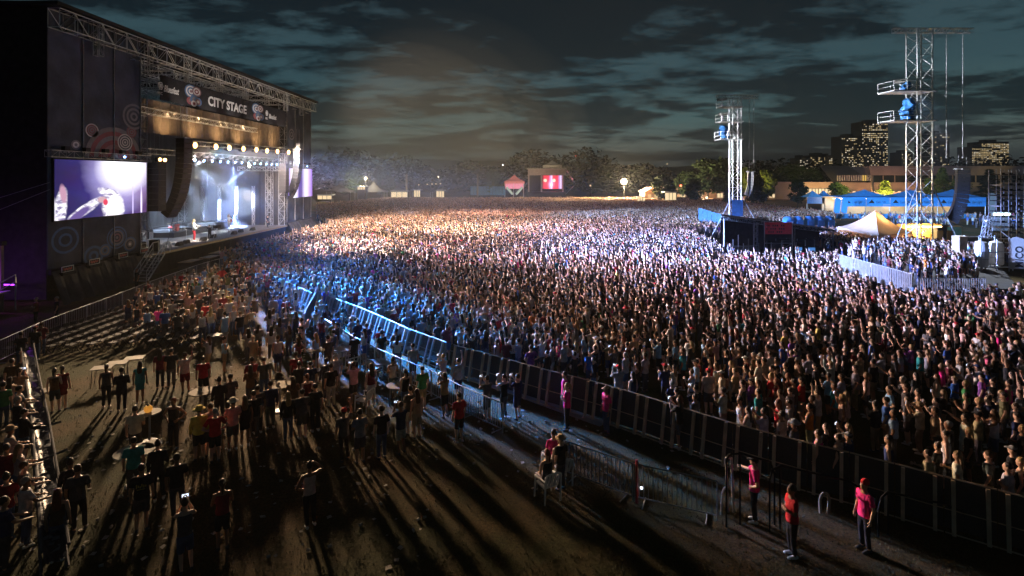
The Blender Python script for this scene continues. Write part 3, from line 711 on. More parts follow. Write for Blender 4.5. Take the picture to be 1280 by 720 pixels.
# ------------------------------------------------------------------ people
def limb(mb, pts, rad, n=9):
    pts = [Vector(p) for p in pts]; rings = []
    for i, p in enumerate(pts):
        d = (pts[min(i + 1, len(pts) - 1)] - pts[max(i - 1, 0)]).normalized()
        ref = Vector((0, 1, 0)) if abs(d.y) < .8 else Vector((0, 0, 1))
        a = ref.cross(d).normalized(); b = d.cross(a)
        r = rad[i] if isinstance(rad[i], tuple) else (rad[i], rad[i])
        rings.append([p + a * r[0] * math.cos(2 * math.pi * k / n) + b * r[1] * math.sin(2 * math.pi * k / n) for k in range(n)])
    mb.loft(rings); return mb
TORSO = [(.80, .115, .09), (.90, .165, .115), (1.00, .158, .108), (1.10, .142, .098), (1.22, .156, .11), (1.33, .172, .118), (1.40, .165, .105), (1.45, .11, .08)]
def torso(mb, z0=.80, z1=1.46, inf=0.0, dz=0.0, dy=0.0, flare=0.0, n=14):
    R_ = []
    def ip(z):
        for (a, b) in zip(TORSO, TORSO[1:]):
            if a[0] <= z <= b[0]:
                t = (z - a[0]) / (b[0] - a[0]); return a[1] + (b[1] - a[1]) * t, a[2] + (b[2] - a[2]) * t
        return TORSO[0][1:] if z < TORSO[0][0] else TORSO[-1][1:]
    k = 9
    for i in range(k + 1):
        z = z0 + (z1 - z0) * i / k; rx, ry = ip(z); f = inf + flare * (1 - i / k)
        R_.append([Vector(((rx + f) * math.cos(2 * math.pi * j / n), dy + (ry + f) * math.sin(2 * math.pi * j / n), z + dz)) for j in range(n)])
    mb.loft(R_); return mb
def hand(mb, w, d, nrm, side, curl=.5, full=True):
    w = Vector(w); d = Vector(d).normalized(); nrm = Vector(nrm); nrm = (nrm - d * nrm.dot(d)).normalized(); s = d.cross(nrm) * side
    limb(mb, [w - d * .01, w + d * .03, w + d * .075, w + d * .095], [.026, (.036, .022), (.040, .020), (.036, .015)], 8)
    if not full:
        limb(mb, [w + d * .09, w + d * .14 + nrm * .03, w + d * .15 + nrm * .06], [.034, .03, .018], 6); return
    for k, ln in enumerate((.076, .086, .080, .062)):
        b = w + d * .088 + s * (.036 - .024 * k)
        m_ = b + d * ln * .5 + nrm * ln * .12 * curl * 2 + s * (.006 - .004 * k)
        e = m_ + (d * (1 - curl * .6) + nrm * curl).normalized() * ln * .5
        limb(mb, [b, m_, e], [.0105, .0098, .008], 6)
    t0 = w + d * .03 + s * .03; t1 = t0 + (d * .6 + s * .8 + nrm * .25).normalized() * .038; t2 = t1 + (d * .9 + s * .15 + nrm * .5).normalized() * .032
    limb(mb, [t0, t1, t2], [.015, .012, .009], 6)
# arm: elbow, wrist, hand direction, palm normal   (x given for the right side, mirrored for the left)
A_ = {
 'rest': ((.245, -.03, 1.13), (.25, .06, .89), (0, .12, -1), (-1, 0, 0)),
 'hips': ((.37, -.09, 1.17), (.19, .04, 1.04), (-.5, .7, -.3), (-.8, -.5, 0)),
 'fold': ((.245, .03, 1.15), (-.05, .20, 1.20), (-1, .0, .15), (0, -1, 0)),
 'fold2': ((.245, .03, 1.15), (-.04, .17, 1.15), (-1, .1, .05), (0, -1, 0)),
 'clap': ((.25, .07, 1.15), (.045, .28, 1.27), (-.12, .45, 1), (-1, -.1, 0)),
 'phone': ((.22, .20, 1.28), (.06, .34, 1.53), (-.15, .25, 1), (-1, -.4, 0)),
 'up': ((.27, .08, 1.60), (.25, .11, 1.87), (-.05, .1, 1), (-.5, 1, 0)),
 'point': ((.24, .20, 1.52), (.22, .40, 1.66), (0, 1, .5), (-.3, 0, -1)),
 'drink': ((.25, -.02, 1.14), (.15, .27, 1.19), (-.1, 1, .12), (-1, 0, 0)),
 'head': ((.37, .02, 1.50), (.17, .01, 1.70), (-.8, .05, .4), (-.5, 0, -1)),
 'rail': ((.25, .13, 1.17), (.17, .36, 1.10), (-.2, 1, -.1), (0, -.1, -1)),
 'out': ((.40, .16, 1.22), (.58, .33, 1.16), (.7, .7, -.1), (0, 0, -1)),
 'lap': ((.24, .02, 1.14), (.10, .26, .98), (-.3, 1, -.1), (0, 0, -1)),
}
POSES = {   # right arm, left arm, legs
 'relaxed': ('rest', 'rest', 'stand'), 'hips': ('hips', 'hips', 'stand'), 'folded': ('fold', 'fold2', 'stand'), 'clap': ('clap', 'clap', 'stand'),
 'phone': ('phone', 'phone', 'shift'), 'one_up': ('up', 'rest', 'shift'), 'both_up': ('up', 'up', 'stand'), 'drink': ('drink', 'rest', 'shift'),
 'head': ('head', 'hips', 'shift'), 'rail': ('rail', 'rail', 'stand'), 'point': ('point', 'rest', 'shift'), 'out': ('out', 'hips', 'stand'),
 'seated': ('lap', 'lap', 'sit'), 'seated_up': ('head', 'lap', 'sit'), 'guitar': ('lap', 'out', 'shift'),
}
PHRASE = {'relaxed': 'arms hanging', 'hips': 'hands on hips', 'folded': 'arms folded', 'clap': 'clapping', 'phone': 'hands at face', 'one_up': 'one arm raised', 'both_up': 'both arms raised',
          'drink': 'one forearm forward', 'head': 'hand on head', 'rail': 'hands forward', 'point': 'arm stretched ahead', 'out': 'arm out sideways', 'seated': 'seated', 'seated_up': 'seated with arm over head', 'guitar': 'playing'}
LEGS = {  # hip, knee, ankle, toe for each side (sign applied to x)
 'stand': [((.09, 0, .88), (.10, .015, .48), (.105, -.02, .09)), ((.09, 0, .88), (.10, .015, .48), (.105, -.02, .09))],
 'shift': [((.09, 0, .88), (.12, .09, .49), (.15, .05, .09)), ((.09, 0, .88), (.09, .0, .48), (.075, -.03, .09))],
 'sit': [((.09, .0, .88), (.12, .43, .87), (.13, .42, .43)), ((.09, .0, .88), (.12, .43, .87), (.13, .47, .43))],
}
def arms_of(pose):
    out = []
    for side, key in ((1, POSES[pose][0]), (-1, POSES[pose][1])):
        e, w, d, nr = A_[key]; fx = lambda p: Vector((p[0] * side, p[1], p[2]))
        out.append((side, Vector((.185 * side, 0, 1.405)), fx(e), fx(w), fx(d), fx(nr)))
    return out
def sit_dz(pose): return -.36 if POSES[pose][2] == 'sit' else 0.0
def head_parts(mb, n=12):
    mb.ball((0, .012, 1.655), (.076, .096, .115), n, 8)
    mb.ball((0, .045, 1.58), (.052, .058, .052), 8, 6)
    limb(mb, [(0, -.01, 1.42), (0, .0, 1.50), (0, .012, 1.57)], [.068, .056, .055], 9)
    limb(mb, [(0, .092, 1.675), (0, .108, 1.638), (0, .094, 1.626)], [.010, .0145, .011], 6)
    mb.ball((0, .094, 1.592), (.026, .014, .009), 6, 4)
    for s in (-1, 1): mb.ball((.079 * s, .0, 1.645), (.013, .024, .034), 6, 4)
    return mb
def body_mb(pose, full=True, with_torso=True, with_legs=True):
    mb = MB(); head_parts(mb)
    if with_torso: torso(mb)
    for side, s, e, w, d, nr in arms_of(pose):
        limb(mb, [Vector((.13 * side, 0, 1.40)), s, s.lerp(e, .5), e, e.lerp(w, .35), w], [.062, .056, .048, .040, .040, .027], 9)
        hand(mb, w, d, nr, side, .55, full)
    if with_legs:
        for side, (h, k, a) in zip((1, -1), LEGS[POSES[pose][2]]):
            f = lambda p: Vector((p[0] * side, p[1], p[2])); h, k, a = f(h), f(k), f(a)
            limb(mb, [h, h.lerp(k, .5), k, k.lerp(a, .3), a, a + Vector((0, 0, -.03))], [.088, .075, .055, .057, .037, .036], 9)
            limb(mb, [a + Vector((0, -.05, -.05)), a + Vector((0, .03, -.045)), a + Vector((.01 * side, .15, -.065))], [.035, (.042, .035), (.04, .022)], 8)
    return mb
def shirt_mb(pose, kind):
    mb = MB()
    if kind == 'dress': torso(mb, .62, 1.44, .014, 0, 0, .05)
    elif kind == 'tank': torso(mb, .92, 1.405, .012)
    else: torso(mb, .87, 1.455, .014, 0, 0, .012)
    if kind == 'tank':
        for s in (-1, 1): limb(mb, [(.09 * s, 0, 1.38), (.085 * s, 0, 1.46)], [.05, .035], 7)
    if kind in ('tee', 'dress', 'hoodie'):
        for side, s, e, w, d, nr in arms_of(pose):
            if kind == 'dress': pts, rd = [Vector((.11 * side, 0, 1.40)), s, s.lerp(e, .2)], [.07, .07, .065]
            elif kind == 'hoodie': pts, rd = [Vector((.11 * side, 0, 1.40)), s, s.lerp(e, .5), e, e.lerp(w, .5), w], [.075, .072, .066, .058, .052, .042]
            else: pts, rd = [Vector((.11 * side, 0, 1.40)), s, s.lerp(e, .35), s.lerp(e, .68)], [.072, .072, .066, .066]
            limb(mb, pts, rd, 10)
    if kind == 'hoodie': limb(mb, [(0, -.06, 1.42), (0, -.07, 1.49)], [(.10, .07), (.085, .055)], 8)
    return mb
def lower_mb(pose, kind):
    mb = MB(); torso(mb, .80, 1.0, .008)
    if kind == 'skirt':
        torso(mb, .60, 1.0, .02, 0, 0, .05); return mb
    for side, (h, k, a) in zip((1, -1), LEGS[POSES[pose][2]]):
        f = lambda p: Vector((p[0] * side, p[1], p[2])); h, k, a = f(h), f(k), f(a)
        if kind == 'shorts': limb(mb, [h, h.lerp(k, .5), h.lerp(k, .93)], [.103, .094, .088], 10)
        else: limb(mb, [h, h.lerp(k, .5), k, k.lerp(a, .4), a.lerp(k, .06)], [.10, .086, .068, .064, .056], 10)
    return mb
def shoe_mb(pose, i):
    side = (1, -1)[i]; h, k, a = LEGS[POSES[pose][2]][i]; a = Vector((a[0] * side, a[1], a[2])); mb = MB()
    limb(mb, [a + Vector((0, -.075, -.045)), a + Vector((0, -.03, -.04)), a + Vector((0, .05, -.048)), a + Vector((.01 * side, .15, -.063)), a + Vector((.012 * side, .175, -.07))], [(.03, .035), (.044, .047), (.047, .042), (.045, .026), (.03, .016)], 8)
    return mb
def hair_mb(kind):
    mb = MB()
    if kind in ('short', 'long', 'tail', 'bun'):
        mb.ball((0, -.010, 1.688), (.091, .104, .102), 12, 8)
    if kind == 'crop': mb.ball((0, -.013, 1.686), (.087, .101, .098), 12, 8)
    if kind == 'long':
        limb(mb, [(0, -.04, 1.70), (0, -.075, 1.60), (0, -.095, 1.48), (0, -.115, 1.34), (0, -.12, 1.28)], [(.085, .06), (.095, .05), (.11, .042), (.10, .032), (.06, .02)], 10)
    if kind == 'tail':
        limb(mb, [(0, -.09, 1.74), (0, -.14, 1.70), (0, -.15, 1.55), (0, -.13, 1.44)], [.03, .036, .034, .012], 7)
    if kind == 'bun': mb.ball((0, -.05, 1.79), (.045, .045, .042), 8, 6)
    if kind == 'cap':
        mb.ball((0, -.004, 1.70), (.092, .108, .082), 12, 6)
        limb(mb, [(0, .06, 1.705), (0, .15, 1.695), (0, .185, 1.685)], [(.085, .012), (.08, .010), (.05, .008)], 10)
    if kind == 'beanie': mb.ball((0, -.01, 1.715), (.094, .11, .095), 12, 8)
    if kind == 'hat':
        mb.lathe((0, 0, 0), [(.19, 1.69), (.20, 1.70), (.11, 1.715), (.10, 1.78), (.07, 1.81), (.01, 1.81)], 14)
        mb.lathe((0, 0, 0), [(.01, 1.688), (.19, 1.69)], 14)
    return mb
def remeshed(mb, vox, tris, clipz=None):
    me = bpy.data.meshes.new('work'); me.from_pydata(mb.v, [], mb.f); me.update()
    o = bpy.data.objects.new('work', me); COL.objects.link(o)
    md = o.modifiers.new('r', 'REMESH'); md.mode = 'VOXEL'; md.voxel_size = vox
    dg = bpy.context.evaluated_depsgraph_get(); m1 = bpy.data.meshes.new_from_object(o.evaluated_get(dg))
    o.modifiers.clear(); o.data = m1; nt_ = sum(len(p.vertices) - 2 for p in m1.polygons)
    if nt_ > tris:
        md = o.modifiers.new('d', 'DECIMATE'); md.ratio = tris / nt_
        dg = bpy.context.evaluated_depsgraph_get(); m2 = bpy.data.meshes.new_from_object(o.evaluated_get(dg))
    else: m2 = m1
    bpy.data.objects.remove(o); bpy.data.meshes.remove(me)
    if m2 is not m1: bpy.data.meshes.remove(m1)
    m2.polygons.foreach_set('use_smooth', [True] * len(m2.polygons))
    return m2
_cache = {}
def mesh_for(part, pose, kind):
    key = (part, pose if part in ('body', 'shirt') else (POSES[pose][2] if part != 'hair' else ''), kind)
    if key in _cache: return _cache[key]
    if part == 'body':
        me = remeshed(body_mb(pose), .0085, 1350)
        v = [tuple(x.co) for x in me.vertices]; f = [tuple(p.vertices) for p in me.polygons]
        mb = MB(); mb.add(v, f); nb = len(f); mb.cur = 1
        for s in (-1, 1): mb.ball((.031 * s, .094, 1.652), (.012, .009, .008), 6, 4)
        bpy.data.meshes.remove(me); me = bpy.data.meshes.new('body'); me.from_pydata(mb.v, [], mb.f); me.update()
        me.polygons.foreach_set('material_index', mb.m); me.polygons.foreach_set('use_smooth', [True] * len(mb.f))
        me.materials.append(M['skin']); me.materials.append(M['dot'])
    elif part == 'shirt': me = remeshed(shirt_mb(pose, kind), .014, 440); me.materials.append(M['cloth'])
    elif part == 'lower': me = remeshed(lower_mb(pose, kind), .016, 320); me.materials.append(M['cloth'])
    elif part == 'shoe': me = remeshed(shoe_mb(pose, kind), .012, 90); me.materials.append(M['cloth'])
    elif part == 'hair':
        me = remeshed(hair_mb(kind), .011, 280)
        if kind in ('short', 'long', 'tail', 'bun', 'crop'):      # keep the face free: push front vertices behind the hairline
            for v in me.vertices:
                if v.co.y > .062 and v.co.z < 1.690: v.co.y = .062 - (v.co.y - .062) * .6; v.co.x *= .95
        me.materials.append(M['cloth' if kind in ('cap', 'hat', 'beanie') else 'hair'])
    me.name = part; _cache[key] = me
    return me
CC = {'white': (.68, .67, .65), 'light grey': (.42, .42, .42), 'grey': (.22, .22, .23), 'charcoal': (.075, .075, .08), 'black': (.026, .026, .029), 'navy': (.028, .04, .095), 'blue': (.05, .13, .42), 'light blue': (.25, .42, .65),
      'teal': (.03, .27, .28), 'green': (.05, .22, .08), 'red': (.50, .03, .04), 'dark red': (.22, .025, .03), 'maroon': (.13, .02, .03), 'pink': (.70, .12, .27), 'hot pink': (.75, .04, .22), 'pale pink': (.62, .38, .36), 'orange': (.60, .17, .03),
      'yellow': (.62, .47, .10), 'cream': (.55, .48, .36), 'tan': (.36, .25, .15), 'brown': (.12, .07, .04), 'purple': (.20, .07, .30), 'olive': (.13, .13, .06), 'denim': (.06, .09, .17), 'khaki': (.34, .27, .17), 'slate': (.30, .30, .32)}
HC = {'black': (.010, .008, .007), 'dark': (.02, .012, .008), 'brown': (.05, .025, .012), 'blond': (.34, .22, .09), 'fair': (.18, .115, .055), 'red': (.16, .035, .010), 'grey': (.26, .25, .24)}
SK = [(.62, .40, .29), (.56, .34, .24), (.50, .30, .20), (.40, .22, .13), (.24, .12, .07), (.58, .36, .27)]
GN = {'tee': 'T-shirt', 'tank': 'tank top', 'hoodie': 'long sleeves', 'dress': 'dress'}
LN = {'trousers': 'trousers', 'shorts': 'shorts', 'skirt': 'skirt'}
def hair_phrase(k, c):
    if k == 'none': return 'bald head'
    if k in ('cap', 'hat', 'beanie'): return c + ' ' + k
    return {'short': 'short ', 'long': 'long ', 'tail': 'tied back ', 'bun': 'bunned ', 'crop': 'cropped '}[k] + c + ' hair'
def person(loc, rz, pose, sk, sc, lk, lc, hk, hc, skin, label, group, scale=1.0, lean=0.0):
    sdz = sit_dz(pose)
    r = thing('person', label, 'person', (loc[0], loc[1], loc[2] + sdz * scale), group, rz)
    r.scale = (scale * (.93 if hk in ('long', 'tail', 'bun') else 1.0), scale * (.96 if hk in ('long', 'tail', 'bun') else 1.03), scale)
    def add(nm, me, col):
        o = bpy.data.objects.new(nm, me); COL.objects.link(o); o.parent = r; o.color = (*col, 1); return o
    add('body', mesh_for('body', pose, ''), skin)
    add('dress' if sk == 'dress' else 'shirt', mesh_for('shirt', pose, sk), sc)
    if sk != 'dress': add(lk, mesh_for('lower', pose, lk), lc)
    if hk != 'none': add(hk if hk in ('cap', 'hat', 'beanie') else 'hair', mesh_for('hair', pose, hk), hc)
    if hk in ('cap', 'hat', 'beanie'): add('hair', mesh_for('hair', pose, 'crop'), HC['dark'])
    for i in (0, 1): add('shoe', mesh_for('shoe', pose, i), CC['charcoal'] if (int(loc[0] * 10) + i * 0) % 3 else CC['white'])
    return r
STG = (-38.0, 66.0)
def face(x, y, tx=STG[0], ty=STG[1]): return math.atan2(-(tx - x), ty - y)
def hp(px, hy, hgt=1.75):
    Y = (H - hgt) * F / (hy - HY); return Vector(((px - CX) * Y / F, Y, 0))

PEOPLE = []   # dicts: every person of the place, the nearest 300 in view become objects of their own
def P(px, hy, pose, sk, sc, lk, lc, hk, hc, label, fx=None, skin=None, hgt=1.75):
    p = hp(px, hy, hgt)
    PEOPLE.append(dict(x=p.x, y=p.y, pose=pose, sk=sk, sc=sc, lk=lk, lc=lc, hk=hk, hc=hc, label=label, rz=face(p.x, p.y) + (fx or 0), skin=skin, s=hgt / 1.75, hand=True))
# guests on the lawn, from the lower left
P(169, 508, 'drink', 'tee', 'cream', 'trousers', 'charcoal', 'short', 'dark', 'man in cream tee beside the small white table with the orange lantern')
P(217, 498, 'hips', 'tank', 'black', 'trousers', 'black', 'short', 'red', 'red haired woman in black tank top standing alone, facing the camera', 2.7)
P(167, 547, 'relaxed', 'tee', 'teal', 'trousers', 'charcoal', 'crop', 'dark', 'man in dark teal tee standing before the large white round table')
P(197, 551, 'drink', 'hoodie', 'black', 'trousers', 'black', 'bun', 'dark', 'person in black long sleeves with bunned hair near the white round table')
P(221, 568, 'drink', 'tee', 'black', 'trousers', 'charcoal', 'short', 'dark', 'man in black tee with one forearm forward, lower left lawn')
P(177, 581, 'relaxed', 'tee', 'black', 'shorts', 'charcoal', 'crop', 'brown', 'broad man in black tee with yellow back print, lower left')
P(231, 624, 'phone', 'tank', 'charcoal', 'shorts', 'denim', 'bun', 'brown', 'person at the bottom edge with both hands up, charcoal tank top')
P(278, 600, 'clap', 'tank', 'dark red', 'shorts', 'black', 'tail', 'brown', 'woman in dark red tank top with raised hands at the bottom edge')
P(249, 509, 'relaxed', 'hoodie', 'yellow', 'shorts', 'black', 'hat', 'yellow', 'woman in yellow long sleeves and yellow sun hat')
P(263, 505, 'relaxed', 'tee', 'pale pink', 'shorts', 'charcoal', 'short', 'brown', 'man in pale pink tee between yellow hat and red shirt')
P(269, 511, 'hips', 'tee', 'red', 'shorts', 'black', 'crop', 'grey', 'man in red tee and black shorts, hands on hips')
P(291, 499, 'folded', 'tee', 'pale pink', 'shorts', 'charcoal', 'hat', 'cream', 'man in pale pink tee and cream hat beside the red shirt')
P(306, 495, 'relaxed', 'dress', 'black', 'skirt', 'black', 'long', 'fair', 'woman in black dress with long fair hair by the cream hat')
P(317, 489, 'relaxed', 'tee', 'black', 'trousers', 'charcoal', 'short', 'dark', 'dark clothed man close behind the woman in black dress')
P(133, 456, 'relaxed', 'tank', 'charcoal', 'trousers', 'black', 'tail', 'brown', 'woman in charcoal tank top at the left end of the lawn tables')
P(152, 460, 'folded', 'hoodie', 'black', 'trousers', 'black', 'short', 'dark', 'broad person in black next to the charcoal tank top')
P(175, 452, 'relaxed', 'dress', 'teal', 'skirt', 'teal', 'long', 'dark', 'woman in dark teal dress with long dark hair behind the chairs')
P(200, 437, 'relaxed', 'tee', 'maroon', 'trousers', 'black', 'long', 'brown', 'woman in maroon tee and black leggings behind the chairs')
P(214, 436, 'relaxed', 'tee', 'black', 'trousers', 'charcoal', 'cap', 'charcoal', 'man in black tee and charcoal cap behind the chairs')
P(231, 441, 'one_up', 'tee', 'light grey', 'shorts', 'maroon', 'crop', 'dark', 'man in light grey tee and maroon shorts raising one arm')
P(254, 446, 'relaxed', 'tee', 'red', 'shorts', 'black', 'short', 'brown', 'person in red tee just right of the raised arm')
P(274, 472, 'drink', 'hoodie', 'black', 'trousers', 'black', 'bun', 'dark', 'dark clothed person leaning at the cream table')
P(288, 468, 'folded', 'tee', 'charcoal', 'trousers', 'black', 'cap', 'black', 'man in charcoal tee and black cap right of the cream table')
P(313, 457, 'clap', 'tee', 'brown', 'trousers', 'charcoal', 'long', 'brown', 'woman in brown tee clapping behind the cream table')
P(322, 482, 'relaxed', 'tee', 'charcoal', 'trousers', 'black', 'crop', 'dark', 'man in charcoal tee left of the second cream table')
P(338, 477, 'relaxed', 'hoodie', 'navy', 'trousers', 'charcoal', 'short', 'brown', 'man in navy long sleeves beside the second cream table')
P(360, 490, 'relaxed', 'hoodie', 'black', 'trousers', 'denim', 'long', 'blond', 'woman with long blond hair, black top and jeans on the lawn')
P(378, 487, 'folded', 'hoodie', 'charcoal', 'shorts', 'charcoal', 'cap', 'black', 'broad man in charcoal hoodie and black cap beside the blond woman')
P(394, 480, 'relaxed', 'tee', 'black', 'trousers', 'black', 'short', 'dark', 'slim man in black tee behind the charcoal hoodie')
P(366, 471, 'relaxed', 'tee', 'brown', 'trousers', 'charcoal', 'long', 'brown', 'woman in brown tee at the second cream table')
P(384, 468, 'drink', 'tank', 'maroon', 'shorts', 'charcoal', 'tail', 'red', 'woman in maroon tank top with tied red hair on the lawn')
P(414, 455, 'relaxed', 'tee', 'black', 'trousers', 'cream', 'short', 'dark', 'man in black tee and cream trousers on the lawn')
P(442, 453, 'phone', 'tee', 'pale pink', 'shorts', 'black', 'crop', 'brown', 'man in pale shirt and black shorts, both hands at his face')
P(464, 455, 'relaxed', 'tank', 'maroon', 'shorts', 'light grey', 'long', 'dark', 'woman in maroon tank top and pale shorts near the white chair')
P(491, 447, 'folded', 'tank', 'pale pink', 'trousers', 'charcoal', 'bun', 'brown', 'woman in pale pink tank top right of the white tables')
P(374, 452, 'clap', 'tee', 'black', 'trousers', 'charcoal', 'short', 'black', 'man in black tee clapping, left of the pale shirt')
P(388, 452, 'relaxed', 'tee', 'navy', 'trousers', 'black', 'crop', 'dark', 'man in navy tee right of the clapping man')
P(408, 448, 'drink', 'hoodie', 'charcoal', 'trousers', 'charcoal', 'short', 'dark', 'man in charcoal long sleeves at the table by the blue light')
P(420, 442, 'relaxed', 'tee', 'light grey', 'trousers', 'khaki', 'crop', 'grey', 'man in light grey tee and khaki trousers, grey hair')
P(430, 511, 'one_up', 'tee', 'charcoal', 'trousers', 'black', 'beanie', 'red', 'person with red bandana raising a hand on the open lawn')
P(450, 512, 'folded', 'tee', 'grey', 'shorts', 'charcoal', 'short', 'dark', 'man in grey tee standing alone right of the red bandana')
P(477, 508, 'relaxed', 'tee', 'black', 'trousers', 'denim', 'short', 'brown', 'man in black tee and jeans on the open lawn')
P(501, 503, 'phone', 'tee', 'navy', 'shorts', 'slate', 'short', 'brown', 'man in navy tee and slate grey shorts on the open lawn')
P(513, 483, 'relaxed', 'tee', 'charcoal', 'shorts', 'cream', 'crop', 'dark', 'man in charcoal tee and cream shorts by the round white table')
P(521, 487, 'relaxed', 'tank', 'tan', 'shorts', 'khaki', 'long', 'brown', 'woman in tan tank top close beside the cream shorts')
P(507, 462, 'drink', 'tank', 'black', 'shorts', 'denim', 'tail', 'dark', 'woman in black tank top at the round white table')
P(387, 578, 'head', 'tank', 'cream', 'trousers', 'black', 'bun', 'dark', 'woman in cream tank top with a hand on her head, alone at the bottom')
P(330, 447, 'relaxed', 'tee', 'charcoal', 'trousers', 'denim', 'short', 'dark', 'man in charcoal tee and jeans behind the second cream table')
P(315, 447, 'clap', 'hoodie', 'dark red', 'trousers', 'black', 'cap', 'charcoal', 'man in dark red long sleeves and charcoal cap clapping')
P(370, 440, 'drink', 'tee', 'dark red', 'trousers', 'black', 'short', 'brown', 'man in dark red tee with forearm forward, left of the blue light')
P(410, 420, 'relaxed', 'tee', 'charcoal', 'trousers', 'charcoal', 'short', 'black', 'dark clothed man at the left edge of the blue light')
P(443, 417, 'relaxed', 'tee', 'black', 'trousers', 'black', 'crop', 'black', 'dark figure standing by the blue lit table')
P(458, 405, 'relaxed', 'tee', 'navy', 'trousers', 'black', 'short', 'dark', 'tall dark figure by the blue lit fence')
P(447, 400, 'folded', 'hoodie', 'navy', 'trousers', 'navy', 'short', 'dark', 'figure in navy hoodie with folded arms before the blue lit barrier')
P(477, 414, 'relaxed', 'tee', 'black', 'trousers', 'charcoal', 'hat', 'charcoal', 'dark figure wearing a hat before the blue lit barrier')
P(420, 392, 'relaxed', 'tee', 'blue', 'trousers', 'navy', 'short', 'brown', 'figure in blue tee inside the blue light')
P(428, 380, 'relaxed', 'hoodie', 'black', 'trousers', 'black', 'short', 'black', 'black clothed figure at the gap of the barrier')
P(408, 382, 'relaxed', 'hoodie', 'black', 'trousers', 'charcoal', 'long', 'black', 'black clothed woman left of the barrier gap')
P(395, 383, 'clap', 'tee', 'light blue', 'trousers', 'navy', 'short', 'brown', 'person in light blue tee clapping near the barrier gap')
P(370, 390, 'relaxed', 'tank', 'black', 'trousers', 'black', 'long', 'dark', 'woman in black tank top left of the blue light')
P(516, 430, 'relaxed', 'tee', 'slate', 'shorts', 'charcoal', 'short', 'dark', 'man in slate grey shirt standing against the bar fence')
P(528, 458, 'relaxed', 'tee', 'green', 'shorts', 'khaki', 'crop', 'dark', 'man in dark green tee and khaki shorts by the bar fence')
P(554, 443, 'phone', 'tank', 'pale pink', 'shorts', 'charcoal', 'bun', 'fair', 'woman in pale pink tank top with hands at her face, by the bar fence')
P(556, 466, 'phone', 'tank', 'tan', 'shorts', 'black', 'tail', 'brown', 'woman in tan tank top and black shorts, hands at her face')
P(573, 448, 'one_up', 'tee', 'light grey', 'shorts', 'navy', 'short', 'brown', 'man in pale tee and navy shorts with an arm straight up by the bar fence')
P(574, 491, 'relaxed', 'tee', 'red', 'shorts', 'black', 'crop', 'dark', 'man in red tee and black shorts standing alone by the bar fence end')
P(609, 470, 'phone', 'tee', 'charcoal', 'shorts', 'charcoal', 'short', 'dark', 'man in charcoal tee filming beside the bar fence, leftmost of three')
P(630, 468, 'phone', 'tank', 'black', 'trousers', 'charcoal', 'tail', 'dark', 'woman in black tank top, middle of three at the bar fence')
P(647, 468, 'phone', 'tee', 'navy', 'shorts', 'navy', 'short', 'brown', 'heavy man in navy tee, rightmost of three at the bar fence')
P(706, 465, 'relaxed', 'tee', 'hot pink', 'trousers', 'charcoal', 'short', 'dark', 'guard in pink tee standing behind the other pink guard', .6)
P(709, 479, 'folded', 'tee', 'hot pink', 'trousers', 'black', 'tail', 'blond', 'blond guard in pink tee with folded arms before the tall fence', .5)
P(758, 483, 'relaxed', 'tee', 'hot pink', 'trousers', 'denim', 'cap', 'tan', 'guard in pink tee, jeans and tan cap by the tall fence', 1.2)
P(943, 572, 'out', 'tee', 'hot pink', 'trousers', 'black', 'cap', 'black', 'guard in pink tee and black cap, arm out to the pale rail', .4)
P(990, 607, 'folded', 'tee', 'red', 'trousers', 'black', 'short', 'dark', 'guard in red tee at the bottom edge between the dark rails', .8)
P(1081, 601, 'relaxed', 'tee', 'hot pink', 'trousers', 'black', 'beanie', 'red', 'guard in pink tee and red cap behind the dark rails', 1.0)
# guests left of the tarp lane
for a in [(12, 472, 'clap', 'tank', 'pale pink', 'long', 'brown'), (15, 449, 'one_up', 'tee', 'brown', 'short', 'brown'), (24, 461, 'phone', 'tee', 'tan', 'tail', 'brown'), (4, 478, 'relaxed', 'tee', 'green', 'short', 'dark'),
          (24, 483, 'rail', 'tee', 'grey', 'short', 'dark'), (22, 496, 'rail', 'tee', 'black', 'crop', 'grey'), (30, 512, 'rail', 'hoodie', 'black', 'short', 'dark'), (12, 534, 'rail', 'tee', 'cream', 'hat', 'tan'),
          (24, 556, 'rail', 'tank', 'grey', 'long', 'fair'), (8, 556, 'relaxed', 'tee', 'maroon', 'short', 'brown'), (30, 578, 'rail', 'tee', 'charcoal', 'short', 'brown'), (32, 597, 'rail', 'tee', 'light grey', 'crop', 'grey'),
          (8, 592, 'clap', 'tee', 'dark red', 'bun', 'dark'), (26, 415, 'folded', 'tee', 'black', 'short', 'dark'), (44, 408, 'relaxed', 'tee', 'black', 'cap', 'dark red'), (52, 403, 'clap', 'tee', 'maroon', 'short', 'brown'),
          (72, 612, 'relaxed', 'tank', 'brown', 'long', 'red'), (5, 622, 'rail', 'tee', 'navy', 'short', 'dark')]:
    gn = GN[a[3]]
    P(a[0], a[1], a[2], a[3], a[4], 'trousers' if a[0] % 3 else 'shorts', 'charcoal' if a[0] % 2 else 'denim', a[5], a[6], 'person in %s %s, %s, %s, left of tarp lane' % (a[4], gn, hair_phrase(a[5], a[6]), PHRASE[a[2]]), -1.0 if a[2] == 'rail' else 0)
P(88, 574, 'relaxed', 'hoodie', 'black', 'trousers', 'black', 'bun', 'dark', 'dark person in black right of the tarp lane at lower left')
P(97, 582, 'drink', 'tee', 'charcoal', 'trousers', 'black', 'short', 'brown', 'person in charcoal tee right beside the dark person near the tarp lane')
P(68, 461, 'drink', 'tank', 'brown', 'shorts', 'charcoal', 'tail', 'dark', 'woman in brown tank top at the small table near the tarp lane')
P(78, 458, 'relaxed', 'dress', 'dark red', 'skirt', 'dark red', 'tail', 'brown', 'woman in dark red dress at the small table near the tarp lane')
